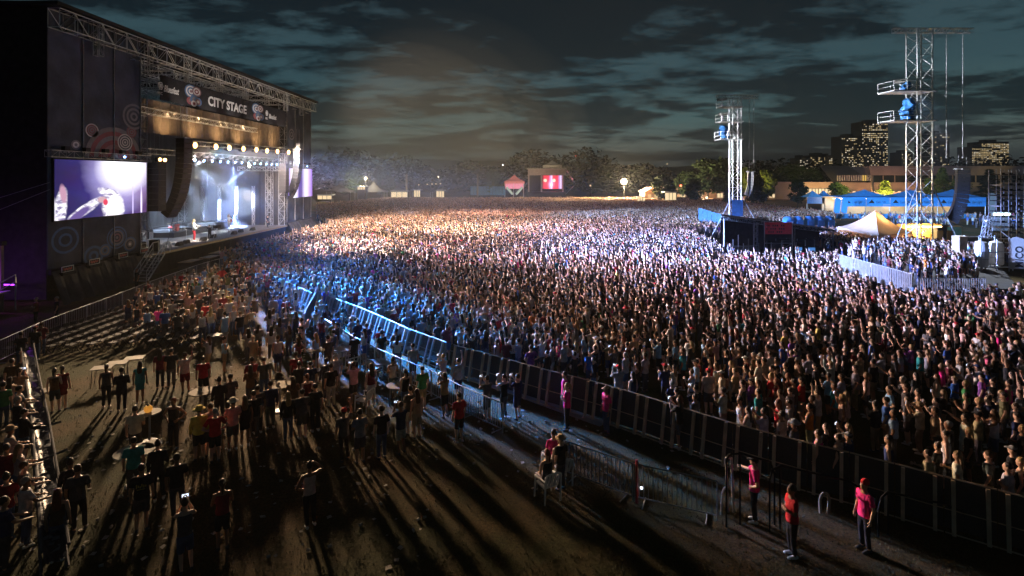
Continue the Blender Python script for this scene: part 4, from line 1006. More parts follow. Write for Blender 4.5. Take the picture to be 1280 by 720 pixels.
P(45, 372, 'folded', 'tee', 'dark red', 'trousers', 'black', 'short', 'grey', 'man in dark red tee with grey hair behind the pit fence', 1.8)
P(71, 371, 'relaxed', 'tee', 'black', 'trousers', 'black', 'crop', 'grey', 'man in black tee with cropped grey hair behind the pit fence', 2.0)
P(171, 336, 'relaxed', 'tee', 'black', 'trousers', 'black', 'crop', 'red', 'stagehand in black standing at the foot of the scaffold stairs', 2.4)
P(185, 351, 'relaxed', 'tee', 'dark red', 'trousers', 'black', 'short', 'fair', 'person in dark red tee against the pit fence by the stairs')
P(228, 340, 'relaxed', 'tee', 'red', 'trousers', 'black', 'cap', 'white', 'person in red tee and white cap against the pit fence')
# crowd beyond the tall fence that can be told apart
for a in [(849, 497, 'phone', 'tee', 'black', 'long', 'brown'), (869, 493, 'folded', 'tee', 'charcoal', 'short', 'brown'), (904, 485, 'clap', 'tee', 'slate', 'short', 'dark'), (935, 509, 'clap', 'tank', 'cream', 'long', 'brown'), (955, 511, 'phone', 'tee', 'light grey', 'short', 'dark'),
          (993, 526, 'folded', 'tee', 'charcoal', 'hat', 'grey'), (1023, 538, 'relaxed', 'tank', 'hot pink', 'tail', 'brown'), (1033, 530, 'clap', 'tee', 'black', 'long', 'brown'), (1061, 541, 'relaxed', 'tee', 'navy', 'cap', 'grey'), (1048, 543, 'relaxed', 'tank', 'pale pink', 'bun', 'brown'),
          (1160, 563, 'drink', 'tee', 'tan', 'crop', 'dark'), (1197, 565, 'drink', 'tee', 'cream', 'long', 'fair'), (1236, 565, 'relaxed', 'tee', 'charcoal', 'short', 'brown'), (1260, 579, 'folded', 'tee', 'light grey', 'crop', 'dark'), (1266, 558, 'relaxed', 'tee', 'black', 'cap', 'grey'), (1276, 573, 'relaxed', 'tank', 'black', 'long', 'blond'),
          (1223, 515, 'clap', 'hoodie', 'tan', 'cap', 'black'), (1169, 510, 'relaxed', 'tee', 'tan', 'short', 'brown'), (1150, 503, 'phone', 'tee', 'cream', 'cap', 'tan'), (1117, 513, 'relaxed', 'tee', 'light blue', 'crop', 'brown'), (1108, 497, 'relaxed', 'tee', 'blue', 'short', 'dark'),
          (1177, 455, 'relaxed', 'hoodie', 'hot pink', 'long', 'fair'), (1207, 476, 'drink', 'tee', 'green', 'tail', 'blond'), (1233, 459, 'hips', 'tee', 'blue', 'short', 'dark'), (1208, 492, 'clap', 'tank', 'black', 'tail', 'dark'), (1058, 490, 'phone', 'tee', 'pale pink', 'long', 'fair'), (1052, 468, 'clap', 'tee', 'slate', 'short', 'brown'),
          (1043, 479, 'relaxed', 'tee', 'teal', 'short', 'brown'), (1083, 466, 'drink', 'tank', 'pale pink', 'tail', 'fair'), (1115, 462, 'point', 'tee', 'black', 'short', 'dark'), (1150, 438, 'relaxed', 'tee', 'teal', 'cap', 'black'), (1275, 488, 'hips', 'tee', 'grey', 'long', 'brown'), (1255, 491, 'relaxed', 'tee', 'olive', 'short', 'dark'), (1261, 476, 'drink', 'tank', 'hot pink', 'bun', 'dark'),
          (964, 467, 'relaxed', 'tee', 'red', 'short', 'blond'), (985, 467, 'relaxed', 'tank', 'dark red', 'long', 'red'), (1002, 472, 'folded', 'tee', 'red', 'short', 'dark'), (1022, 488, 'both_up', 'tee', 'light grey', 'short', 'brown'), (1012, 505, 'clap', 'tank', 'orange', 'tail', 'dark'), (948, 487, 'one_up', 'tee', 'teal', 'crop', 'dark'), (1148, 487, 'folded', 'tank', 'charcoal', 'short', 'dark')]:
    P(a[0], a[1], a[2], a[3], a[4], 'trousers' if a[0] % 3 else 'shorts', 'charcoal' if a[0] % 2 else 'khaki', a[5], a[6], 'fan in %s %s, %s, %s, behind tall fence' % (a[4], GN[a[3]], hair_phrase(a[5], a[6]), PHRASE[a[2]]))
# ------------------------------------------------------------------ fences and barriers
def run_points(px, z):
    return [gp(x, y, z).xy.to_3d() * 1.0 for x, y in px]
def walk(pts, step):
    """equal steps along a ground polyline"""
    out = [pts[0].copy()]; need = step
    for a, b in zip(pts, pts[1:]):
        d = (b - a).length; t = 0.0
        while d - t >= need:
            t += need; out.append(a + (b - a) * (t / d)); need = step
        need -= d - t
    return out
for q in (): pass
def bar_fence(name, px, z, lab, step=2.3, h=1.1, mt='steel', nb=17, cat='fence', feet=True, br_=.009):
    pts = [Vector((p.x, p.y, 0)) for p in run_points(px, z)]
    w = walk(pts, step); c = sum(w, Vector()) / len(w)
    f = thing(name, lab, cat, (c.x, c.y, 0))
    for a, b in zip(w, w[1:]):
        d = (b - a).normalized(); a2, b2 = a + d * .03, b - d * .03; U = Vector((0, 0, 1))
        m = MB(); m.path([a2 + U * .02, a2 + U * h, b2 + U * h, b2 + U * .02], .024, 6); m.tube(a2 + U * .16, b2 + U * .16, .018, n=5)
        s = m.build('section_frame', mt, f)
        m = MB()
        for k in range(1, nb): p = a2.lerp(b2, k / nb); m.tube(p + U * .16, p + U * h, br_, n=4, caps=False)
        m.build('bars', mt, s, kind='stuff')
        if feet:
            nrm = d.cross(U)
            for t in (.12, .88):
                p = a2.lerp(b2, t); m = MB(); m.tube(p - nrm * .3 + U * .02, p + nrm * .3 + U * .02, .018, n=5); m.build('foot', mt, s)
    return f
bar_fence('pit_fence', [(-6, 428), (60, 399), (130, 374), (190, 351), (250, 330), (302, 316)], 1.15, 'long bar fence separating folding chairs from the pit before the stage', 2.0, 1.15, 'alu', 12)
bar_fence('bar_fence', [(405, 398), (437, 418), (476, 438), (540, 464), (603, 496), (640, 508)], 1.1, 'blue lit bar fence between the lawn guests and the slanted barrier')
bar_fence('bar_fence', [(706, 551), (790, 579), (905, 603), (990, 632)], 1.1, 'dark bar fence crossing the lawn behind the white plastic chairs', mt='dull_steel')
CZ = 1.15
f1_ = bar_fence('compound_fence', [(1049, 318), (1097, 331), (1145, 344)], 1.5 + CZ, 'pale lit bar fence at the corner beneath the tan canopy', 2.4, 1.5, 'alu', 12, br_=.05)
f1_.location.z = CZ
f1_ = bar_fence('compound_fence', [(1147, 344), (1205, 344), (1270, 343)], 1.5 + CZ, 'dark bar fence continuing right of the pale compound fence', 2.4, 1.3, 'dull_steel', 14, br_=.03)
f1_.location.z = CZ
vp = thing('viewing_platform', 'raised fenced viewing platform full of people under the right delay tower', 'platform', (36, 50, 0))
dk = [gp(x, y, CZ) for x, y in ((1046, 334), (1145, 361), (1275, 361), (1240, 322), (1062, 316))]
m = MB(); m.prism([Vector((p.x, p.y, CZ - .12)) for p in dk], (0, 0, .12)); m.build('deck', 'asphalt', vp)
for a, b in zip(dk, dk[1:3]):
    n_ = max(2, int((b - a).length / 1.3))
    for k in range(n_):
        p, q = a.lerp(b, k / n_), a.lerp(b, (k + .97) / n_); m = MB(); m.prism([(p.x, p.y - .03, .02), (q.x, q.y - .03, .02), (q.x, q.y - .03, CZ - .13), (p.x, p.y - .03, CZ - .13)], (0, -.04, 0)); m.build('skirt_board', 'black', vp)
# slanted crowd barrier: sheet on the crowd side, braces and a tread plate on the guests' side
def barrier(name, px, z, lab, step=1.1, h=1.25, sheet='barmesh', strut='alu', off=0.42, tread=True, inset=.17):
    pts = [Vector((p.x, p.y, 0)) for p in run_points(px, z)]
    w = walk(pts, step); c = sum(w, Vector()) / len(w)
    f = thing(name, lab, 'barrier', (c.x, c.y, 0)); U = Vector((0, 0, 1))
    for a, b in zip(w, w[1:]):
        d = (b - a).normalized(); nr = d.cross(U); nr = nr if nr.y < 0 else -nr      # towards the guests
        a2, b2 = a + d * .012, b - d * .012
        m = MB(); m.prism([a2 + U * .05, b2 + U * .05, b2 + U * h, a2 + U * h], nr * .02); s = m.build('barrier_panel', sheet, f)
        for e_, z_, r_ in ((0, h, .028), (.03, .55, .016), (off, .06, .02)):
            m = MB(); m.tube(a2 + nr * e_ + U * z_, b2 + nr * e_ + U * z_, r_, n=5); m.build('rail', strut, s)
        for t in (inset, 1 - inset):
            p = a2.lerp(b2, t); m = MB()
            sd = d * .045
            m.prism([p - sd + nr * .03 + U * (h - .02), p + sd + nr * .03 + U * (h - .02), p + sd + nr * off + U * .03, p - sd + nr * off + U * .03], nr * .09 + U * .02)
            m.build('strut', strut, s)
        if tread:
            m = MB(); e = a2 + d * .12; g_ = b2 - d * .12
            m.prism([e + nr * .03 + U * .34, g_ + nr * .03 + U * .34, g_ + nr * .40 + U * .34, e + nr * .40 + U * .34], U * .03); m.build('tread_plate', strut, s)
    return f
barrier('crowd_barrier', [(291, 320), (332, 341), (374, 359), (392, 367)], 1.25, 'pale slanted crowd barrier from the stage end down to the open gap')
barrier('crowd_barrier', [(408, 369), (433, 378), (450, 384), (480, 397), (511, 411), (565, 430)], 1.25, 'blue lit slanted crowd barrier with tread plates behind the lawn tables', sheet='barmesh')
barrier('crowd_barrier', [(396, 364), (384, 384), (380, 394)], 1.25, 'barrier panel swung open at the gap in blue light', tread=False)
barrier('tall_fence', [(567, 431), (620, 445), (678, 461), (743, 477), (799, 493), (860, 512), (940, 536), (1020, 556), (1094, 573), (1152, 589), (1211, 603), (1276, 620), (1360, 642)], 1.38, 'long tall fence of dark mesh panels on paired timber struts before the crowd', 1.08, 1.38, 'mesh', 'wood', .30, False)
# cable ramp along the fence, pale cable cover strips
cr_ = thing('cable_ramp', 'low flat cable ramp lying along the foot of the tall fence', 'cable ramp', gp(665, 492))
w = walk([gp(588, 473), gp(640, 489), gp(700, 511), gp(760, 532)], .9)
for a, b in zip(w, w[1:]):
    d = (b - a).normalized(); n_ = d.cross(Vector((0, 0, 1))); m = MB()
    m.prism([a - n_ * .28 + Vector((0, 0, .004)), a - n_ * .1 + Vector((0, 0, .07)), a + n_ * .1 + Vector((0, 0, .07)), a + n_ * .28 + Vector((0, 0, .004))], (b - a) * .98); m.build('ramp_piece', 'grey', cr_)
# tarp lane between two rails at the far left
ln = thing('tarp_lane', 'dark blue tarp stretched between two steel rails on the left edge', 'tarp lane', (-12, 20, 0))
zl = 1.05
M['lanerail'] = mat('scuffed_lane_rail', (.10, .105, .12), .9, 0, .3, spec=.1)
Lr = [gp(26, 435, zl), gp(33, 480, zl), gp(40, 530, zl), gp(48, 626, zl), gp(52, 690, zl)]
Rr = [gp(40, 419, zl), gp(50, 475, zl), gp(61, 523, zl), gp(76, 612, zl), gp(86, 680, zl)]
for pts in (Lr, Rr):
    m = MB(); m.path(pts, .036, 7)
    for a, b in zip(pts, pts[1:]):
        for t in (0, .33, .66):
            p = a.lerp(b, t); m.tube(p, (p.x, p.y, 0), .03, n=5)
    m.path([p - Vector((0, 0, .5)) for p in pts], .025, 5)
    m.build('rail', 'lanerail', ln, kind='stuff')
m = MB(); n = 40; k = 6; r3 = random.Random(8); Vv = []
def lerp_path(pts, t):
    t = t * (len(pts) - 1); i = min(int(t), len(pts) - 2); return pts[i].lerp(pts[i + 1], t - i)
for i in range(n + 1):
    a, b = lerp_path(Lr, i / n), lerp_path(Rr, i / n)
    for j in range(k + 1):
        p = a.lerp(b, .06 + .88 * j / k); p.z = .72 + r3.uniform(-.06, .06) + .12 * abs(2 * j / k - 1) ** 2; Vv.append(p)
m.add(Vv, [(i * (k + 1) + j, i * (k + 1) + j + 1, (i + 1) * (k + 1) + j + 1, (i + 1) * (k + 1) + j) for i in range(n) for j in range(k)])
m.build('tarp', 'tarp', ln, smooth=True)
for (x0, y0, x1, y1) in ((40, 538, 76, 527), (43, 578, 84, 562), (28, 438, 44, 436)):
    m = MB(); m.tube(gp(x0, y0, zl), gp(x1, y1, zl), .035, n=6); m.build('cross_tube', 'lanerail', ln)
cl_ = MB()
for i in range(70):
    t = r3.random(); p = lerp_path(Lr, t).lerp(lerp_path(Rr, t), r3.uniform(.15, .85)); s_ = r3.uniform(.05, .16)
    q = [Vector((p.x + s_ * math.cos(a) * r3.uniform(.4, 1), p.y + s_ * math.sin(a) * r3.uniform(.4, 1), .82 + r3.uniform(0, .06))) for a in (0, 1.4, 2.8, 4.4)]
    cl_.quad(*q)
M['scrap'] = mat('paper_scraps', (.14, .16, .19), .8, 0, .2, spec=.05)
tag(cl_.build('scrap_litter', 'scrap'), 'pale scraps scattered over the dark blue tarp', 'litter', kind='stuff')
# litter on the lawn
lt = MB(); r3 = random.Random(21)
for i in range(900):
    x, y = r3.uniform(-16, 7), r3.uniform(13, 34)
    if x > -2 and y < 17: continue
    s_ = r3.uniform(.04, .13); a0 = r3.random() * 6
    if r3.random() < .7: lt.quad(*[(x + s_ * math.cos(a0 + a) * r3.uniform(.5, 1), y + s_ * math.sin(a0 + a) * r3.uniform(.5, 1), .012 + r3.random() * .03) for a in (0, 1.5, 3, 4.6)])
    else: lt.tube((x, y, .04), (x + .09 * math.cos(a0), y + .09 * math.sin(a0), .045), .032, .04, 6)
M['litterm'] = mat('lawn_litter', (.34, .32, .29), .8, 0, .3, 9, spec=.05)
tag(lt.build('lawn_litter', 'litterm'), 'cups and paper scraps trodden into the lawn', 'litter', kind='stuff')
gr = MB(); r3 = random.Random(31)
for i in range(26000):
    t = r3.random() ** 1.6; y = 12.5 + 26 * t; x = (r3.uniform(-.97, .95)) * y * .93
    if x > 0.55 * (44 - y) * .9 and y > 19: continue
    hh = r3.uniform(.03, .085); a = r3.random() * 6.28; w_ = .012
    dx, dy = math.cos(a), math.sin(a)
    gr.add([(x - w_ * dx, y - w_ * dy, 0), (x + w_ * dx, y + w_ * dy, 0), (x + dy * hh * .5, y - dx * hh * .5, hh)], [(0, 1, 2)])
M['blade'] = mat('grass_blade', (.085, .085, .035), .8, 0, .5, .4, spec=.2)
tag(gr.build('grass', 'blade'), 'short trampled grass blades on the guests\' lawn', 'grass', kind='stuff')

# ------------------------------------------------------------------ folding chairs in rows
fcx = thing('folding_chair', '', 'chair', (0, 0, 0), 'empty folding chairs in rows')   # faces +Y
m = MB(); m.prism([(-.2, -.2, .44), (.2, -.2, .44), (.2, .2, .45), (-.2, .2, .45)], (0, 0, .035)); m.build('seat', 'greychair', fcx, local=True)
m = MB(); m.prism([(-.2, -.225, .62), (.2, -.225, .62), (.2, -.26, .84), (-.2, -.26, .84)], (0, .025, 0)); m.build('backrest', 'greychair', fcx, local=True)
for s_ in (-.215, .215):
    m = MB(); m.tube((s_, -.27, .84), (s_, .2, .0), .013, n=4); m.build('leg', 'black', fcx, local=True)
    m = MB(); m.tube((s_, .15, .44), (s_, -.28, .0), .013, n=4); m.build('leg', 'black', fcx, local=True)
m = MB(); m.tube((-.215, -.2, .09), (.215, -.2, .09), .01, n=4); m.build('stretcher', 'black', fcx, local=True)
used = False; ROWX = [-26.3 + .95 * k for k in range(10)]
for k, X in enumerate(ROWX):
    y = 28.4 + .2 * k; i = 0
    while y < (38.5 if k < 6 else 35):
        place(fcx, used, (X + rnd.uniform(-.05, .05), y, 0), R(90) + rnd.uniform(-.12, .12), 'grey folding chair, %s from the left in the %s row from the pit fence' % (ORD[i], ORD[k])); used = True
        y += .57; i += 1
# white plastic armchairs
M['chairwhite'] = mat('sunbleached_chair_plastic', (.76, .74, .70), .5, 0, .08, 8)
pcx = thing('plastic_chair', '', 'chair', (0, 0, 0), 'white plastic garden chairs')    # faces +Y
m = MB(); m.prism([(-.24, -.21, .40), (.24, -.21, .40), (.26, .23, .43), (-.26, .23, .43)], (0, 0, .03)); m.build('seat', 'chairwhite', pcx, local=True)
for k in range(5):
    x = -.2 + .1 * k; m = MB(); m.prism([(x - .035, -.22, .43), (x + .035, -.22, .43), (x * 1.08 + .035, -.34, .84 - .02 * abs(k - 2)), (x * 1.08 - .035, -.34, .84 - .02 * abs(k - 2))], (0, .02, 0)); m.build('back_slat', 'chairwhite', pcx, local=True)
m = MB(); m.path([(-.26, -.33, .80), (-.15, -.345, .86), (.15, -.345, .86), (.26, -.33, .80)], .025, 6); m.build('back_rail', 'chairwhite', pcx, local=True)
for s_ in (-1, 1):
    m = MB(); m.path([(s_ * .27, -.32, .66), (s_ * .29, .18, .64)], .03, 6); m.build('armrest', 'chairwhite', pcx, local=True)
    m = MB(); m.tube((s_ * .28, .2, .65), (s_ * .29, .24, 0), .03, .022, 6); m.build('leg', 'chairwhite', pcx, local=True)
    m = MB(); m.tube((s_ * .26, -.33, .80), (s_ * .27, -.30, 0), .03, .022, 6); m.build('leg', 'chairwhite', pcx, local=True)
def pchair(px, py, rz, lab, used=True):
    p = gp(px, py); return place(pcx, used, (p.x, p.y, 0), rz, lab), p
c1, p1 = pchair(684, 622, .5, 'white plastic chair holding the woman in slate grey leggings, nearest the bottom edge', False)
c2, p2 = pchair(700, 603, .4, 'white plastic chair just behind the nearest one, turned the same way')
p3 = gp(692, 592)
c3 = place(pcx, True, (p3.x, p3.y, 0), .5, 'white plastic chair under the pink shirted person')
pchair(455, 512, 1.2, 'white plastic chair alone between the lawn tables'); pchair(440, 462, 2.2, 'white plastic chair left of the white square table in blue light')
pchair(469, 470, -.6, 'white plastic chair touching the white square table'); pchair(425, 455, .9, 'white plastic chair at the blue lit table')
def seat_person(p, rz, pose, sk, sc, lk, lc, hk, hc, lab):
    PEOPLE.append(dict(x=p.x - .0, y=p.y, pose=pose, sk=sk, sc=sc, lk=lk, lc=lc, hk=hk, hc=hc, label=lab, rz=rz, skin=None, s=1.0, hand=True))
# ------------------------------------------------------------------ tables
def table(px, py, r, z, lab, mt='creamtop', ped=True, sx=1.0, grp='round tables on the lawn'):
    p = gp(px, py, z); t = thing('cocktail_table' if z > .9 else 'round_table', lab, 'table', (p.x, p.y, 0), grp)
    m = MB(); m.loft([[Vector((p.x + r * sx * q * math.cos(a * .2618), p.y + r * q * math.sin(a * .2618), zz_)) for a in range(24)] for q, zz_ in ((.97, z - .035), (1, z - .02), (1, z), (.97, z + .008))]); m.build('tabletop', mt, t)
    if ped:
        m = MB(); m.tube((p.x, p.y, .04), (p.x, p.y, z - .04), .035, n=8); m.build('pedestal', 'dull_steel', t)
        m = MB(); m.tube((p.x, p.y, .0), (p.x, p.y, .04), .27, .22, 12); m.build('base', 'dull_steel', t)
    else:
        for a in range(4):
            m = MB(); q = .72 * r; c_, s_ = math.cos(a * 1.5708 + .6), math.sin(a * 1.5708 + .6)
            m.tube((p.x + q * c_, p.y + q * s_, z - .03), (p.x + (q + .04) * c_, p.y + (q + .04) * s_, 0), .03, .022, 6); m.build('leg', 'white', t)
    return p
t1 = table(187, 515, .36, 1.05, 'small white cocktail table carrying the orange lantern', 'white')
t2 = table(168, 564, .55, 1.02, 'large white round cocktail table at lower left', 'white')
table(189, 555, .32, 1.02, 'small white round table touching the large one at lower left', 'white')
t3 = table(253, 489, .48, 1.05, 'cream round cocktail table, left of the two cream ones')
t4 = table(350, 481, .46, 1.05, 'cream round cocktail table, right of the two cream ones')
t5 = table(498, 481, .48, .80, 'white round table with four legs under the bar fence', 'white', False)
table(428, 436, .45, .95, 'round table lit blue near the barrier', 'white')
table(395, 437, .45, 1.0, 'cream round table at the left rim of the blue light')
table(66, 486, .4, .8, 'small pale round table between two women near the tarp lane', 'white', False)
def rect_table(px, py, lx, ly, z, rz, lab):
    p = gp(px, py, z); t = thing('folding_table', lab, 'table', (p.x, p.y, 0), 'white rectangular folding tables', rz)
    m = MB(); m.bb((-lx / 2, -ly / 2, z - .04), (lx / 2, ly / 2, z)); m.build('tabletop', 'white', t, local=True)
    for sx_ in (-1, 1):
        for sy_ in (-1, 1):
            m = MB(); m.tube((sx_ * (lx / 2 - .08), sy_ * (ly / 2 - .08), z - .041), (sx_ * (lx / 2 - .04), sy_ * (ly / 2 - .08), 0), .018, n=5); m.build('leg', 'dull_steel', t, local=True)
    return p
t6 = rect_table(475, 452, .9, .9, .75, .3, 'white square folding table in the blue light')
rect_table(128, 459, .8, .6, .75, .35, 'white folding table at the left end behind the chairs, nearest the tarp lane')
rect_table(147, 453, .8, .6, .75, .35, 'white folding table second from the left behind the chairs')
rect_table(168, 447, .8, .6, .75, .35, 'white folding table third from the left behind the chairs')
rect_table(272, 418, 1.0, .6, .75, .35, 'brightly lit white folding table among the standing guests')
# things standing on tables
lnn = thing('lantern', 'glowing orange lantern on the small white cocktail table', 'lantern', (t1.x - .05, t1.y, 1.058))
m = MB(); m.lathe((t1.x - .05, t1.y, 1.06), [(.09, 0), (.13, .05), (.13, .16), (.07, .22)], 12); M['lantern'] = mat('orange_lantern', (.7, .3, .06), .5, emit=(1, .42, .06), estr=.35); m.build('shade', 'lantern', lnn)
m = MB(); m.tube((t1.x - .05, t1.y, 1.28), (t1.x - .05, t1.y, 1.33), .05, .02, 8); m.build('cap', 'black', lnn)
cup = thing('plastic_cup', '', 'cup', (0, 0, 0), 'plastic cups on the lawn tables')
m = MB(); m.lathe((0, 0, 0), [(.032, 0), (.045, .12), (.041, .12), (.03, .006)], 10); m.build('cup', 'white', cup, local=True)
used = False
for (p, z, nm_) in ((t2, 1.03, 'large white round table'), (t3, 1.058, 'left cream table'), (t4, 1.058, 'right cream table'), (t5, .808, 'white round table by the bar fence'), (t6, .75, 'white square table')):
    for j, wd_ in enumerate(('left', 'middle', 'right')):
        place(cup, used, (p.x - .2 + .2 * j, p.y + .12 * (-1) ** j, z), 0, 'white plastic cup, %s one of three on the %s' % (wd_, nm_)); used = True
# seated pair on the white chairs
seat_person(p1, .5, 'seated', 'tank', 'black', 'trousers', 'slate', 'tail', 'red', 'seated woman in black tank top and slate grey leggings on the nearest white chair')
seat_person(p2, .4, 'seated', 'tank', 'tan', 'trousers', 'charcoal', 'short', 'brown', 'seated person in tan tank top on the second white chair')
seat_person(p3, .5, 'seated_up', 'tee', 'hot pink', 'shorts', 'charcoal', 'crop', 'brown', 'seated person in pink tee with one arm over the head')
P(701, 545, 'relaxed', 'tee', 'black', 'trousers', 'charcoal', 'hat', 'tan', 'person in black with a tan cowboy hat beside the white chairs', hgt=1.62)
# railings in front at the lower right
rl = thing('ramp_railing', 'dark curved ramp railing at the bottom right before the fence', 'railing', at(1100, 640, 14.6))
def loop(px):
    pts = [at(x, y, Y) for x, y, Y in px]; m = MB(); m.path(pts, .028, 6)
    for p in (pts[0], pts[len(pts) // 2], pts[-1]): m.tube(p, (p.x, p.y, 0), .024, n=5)
    m.build('rail_loop', 'black', rl)
loop([(908, 574, 14.6), (912, 568, 14.6), (925, 567, 14.7), (963, 577, 14.7), (968, 592, 14.7)])
loop([(962, 598, 14.4), (966, 587, 14.4), (975, 582, 14.5), (1060, 601, 14.5), (1095, 622, 14.5)])
loop([(1098, 640, 14.2), (1102, 622, 14.2), (1110, 615, 14.3), (1180, 630, 14.3), (1240, 655, 14.3)])
gp_ = thing('pale_gate', 'pale metal gate leaf standing edge on beside the pink guard', 'gate', gp(915, 632))
a = gp(913, 640); m = MB()
for dx in (-.07, .09): m.tube((a.x + dx, a.y, 0), (a.x + dx - .04, a.y + .5 * abs(dx), 1.5), .035, n=6)
m.path([(a.x - .11, a.y + .03, 1.5), (a.x + .05, a.y + .04, 1.5)], .03, 6); m.build('gate_frame', 'white', gp_)
m = MB(); m.path([(a.x - .3, a.y - .1, 0), (a.x - .26, a.y - .1, .6), (a.x - .18, a.y - .05, .72), (a.x - .09, a.y, .6), (a.x - .08, a.y, .1)], .03, 6); m.build('brace', 'white', gp_)
cb_ = gp(1031, 642, .0); m = MB()
m.path([(cb_.x - .12, cb_.y, .02), (cb_.x - .14, cb_.y, .4), (cb_.x - .06, cb_.y, .56), (cb_.x + .06, cb_.y, .56), (cb_.x + .13, cb_.y, .4), (cb_.x + .10, cb_.y, .02)], .045, 7)
tag(m.build('cable_loop', 'creamtop'), 'thick pale cable bent into a loop at the bottom edge', 'cable')
mp = gp(796, 629); o = thing('marker_post', 'slim dark red marker post with a small white lamp at the bar fence end', 'post', (mp.x, mp.y, 0))
m = MB(); m.tube((mp.x, mp.y, 0), (mp.x, mp.y, 1.25), .04, n=7); m.build('post', 'redpaint', o)
m = MB(); m.ball((mp.x + .13, mp.y - .02, .45), .04, 8, 5); M['dimlamp'] = emitm('dim_white_lamp', (.8, .9, 1), 3); m.build('lamp', 'dimlamp', o)
# ------------------------------------------------------------------ delay towers
def tower(px, py, w, top, lab, levels, arm, seg='alu'):
    b = gp(px, py); t = thing('delay_tower', lab, 'scaffold tower', (b.x, b.y, 0), 'scaffold towers in the field')
    hw = w / 2
    for sx_ in (-1, 1):
        for sy_ in (-1, 1):
            m = MB(); m.tube((b.x + sx_ * hw, b.y + sy_ * hw, 0), (b.x + sx_ * hw, b.y + sy_ * hw, top), .075, n=6); m.build('mast', seg, t)
    nb = int(top / 1.3)
    for k in range(nb):
        z0, z1 = k * 1.3, (k + 1) * 1.3; s = 1 if k % 2 else -1
        for (p, q) in (((-s * hw, -hw), (s * hw, -hw)), ((-s * hw, hw), (s * hw, hw)), ((-hw, -s * hw), (-hw, s * hw)), ((hw, -s * hw), (hw, s * hw))):
            m = MB(); m.tube((b.x + p[0], b.y + p[1], z0), (b.x + q[0], b.y + q[1], z1), .035, n=4); m.tube((b.x - hw, b.y + p[1], z1), (b.x + hw, b.y + p[1], z1), .035, n=4); m.build('cross_brace', seg, t)
    for (z, x0, x1) in levels:
        m = MB(); m.bb((b.x + x0, b.y - hw - .5, z - .12), (b.x + x1, b.y + hw + .5, z)); m.build('platform', seg, t)
        m = MB()
        for y in (b.y - hw - .5, b.y + hw + .5):
            for zz_ in (.5, 1.05): m.tube((b.x + x0, y, z + zz_), (b.x - hw, y, z + zz_), .04, n=4)
            for k in range(3): xx = b.x + x0 + (-hw - x0) * k / 2.0; m.tube((xx, y, z), (xx, y, z + 1.05), .04, n=4)
        for zz_ in (.5, 1.05): m.tube((b.x + x0, b.y - hw - .5, z + zz_), (b.x + x0, b.y + hw + .5, z + zz_), .04, n=4)
        m.build('guardrail', seg, t)
    z, x0, x1 = arm
    m = MB(); m.truss((b.x + x0, b.y, z), (b.x + x1, b.y, z), .5, .5, .7, .045); m.build('arm', seg, t)
    for (dx, dz_) in ((-1, .42), (1, .42)):
        m = MB(); m.tube((b.x + dx * hw, b.y - hw, dz_ * top * .75), (b.x + dx * (hw + 3.6), b.y - hw - .4, 0), .06, n=6); m.build('outrigger', seg, t)
    return b, t
bl, tl = tower(919, 300, 1.25, 21.2, 'left delay tower of pale scaffold with a long arm, behind the black mixing tent', [(19.8, -2.4, .8), (17.6, -2.5, .8), (15.0, -2.6, .8)], (21.3, -2.8, 3.4))
br, tr = tower(1149, 322, 1.75, 26.5, 'right delay tower of pale scaffold with blue bundles, beside the tan canopy', [(19.3, -3.9, 1.1), (15.9, -3.9, 1.1)], (26.4, -3, 6.2))
def bundle(c, r, lab, n=4):
    o = thing('wrapped_bundle', lab, 'bundle', c, 'blue wrapped spotlights on the towers'); rr = random.Random(int(abs(c[0] * 10)))
    mb = MB()
    for k in range(n): mb.ball((c[0] + rr.uniform(-.4, .4) * r, c[1] + rr.uniform(-.4, .4) * r, c[2] + r * (.5 + .55 * k / 1.2)), (r * .62, r * .6, r * .62), 9, 6)
    me = remeshed(mb, .12 * r, 600)
    for v in me.vertices: v.co += Vector((rr.uniform(-1, 1), rr.uniform(-1, 1), rr.uniform(-1, 1))) * .13 * r - Vector(c)
    me.materials.append(M['bluetarp']); q = bpy.data.objects.new('tarpaulin', me); COL.objects.link(q); q.parent = o
    mb = MB(); mb.bb((c[0] - r * .5, c[1] - r * .5, c[2]), (c[0] + r * .5, c[1] + r * .5, c[2] + .15)); mb.build('stand', 'black', o)
bundle((bl.x - 1.6, bl.y - .4, 15.0), 1.0, 'blue tarpaulin bundle on the lowest platform of the left tower', 3)
bundle((br.x - 1.75, br.y - .6, 15.9), 1.05, 'large blue tarpaulin bundle on the lower platform of the right tower')
bundle((br.x - 2.0, br.y - .6, 19.3), .7, 'small blue tarpaulin bundle on the upper platform of the right tower', 2)
fs = thing('spotlight', '', 'spotlight', (0, 0, 0), 'follow spotlights on the towers')
m = MB(); m.tube((-.7, 0, 1.2), (.6, 0, 1.05), .2, .24, 10); m.build('barrel', 'white', fs, local=True)
m = MB(); m.tube((.6, 0, 1.05), (.66, 0, 1.04), .2, .2, 10); m.build('lens', 'glassdark', fs, local=True)
m = MB(); m.tube((0, 0, .0), (0, 0, 1.1), .05, n=6)
for a in (0, 2.1, 4.2): m.tube((0, 0, .5), (.4 * math.cos(a), .4 * math.sin(a), 0), .03, n=5)
m.build('tripod', 'dull_steel', fs, local=True)
place(fs, False, (bl.x - 1.8, bl.y, 17.6), 2.8, 'pale spotlight on the middle platform of the left tower')
place(fs, True, (bl.x - 2.0, bl.y, 19.8), 2.9, 'pale spotlight on the top platform of the left tower')
place(fs, True, (br.x - 2.6, br.y - .5, 19.3), 2.8, 'pale spotlight on the upper platform of the right tower')
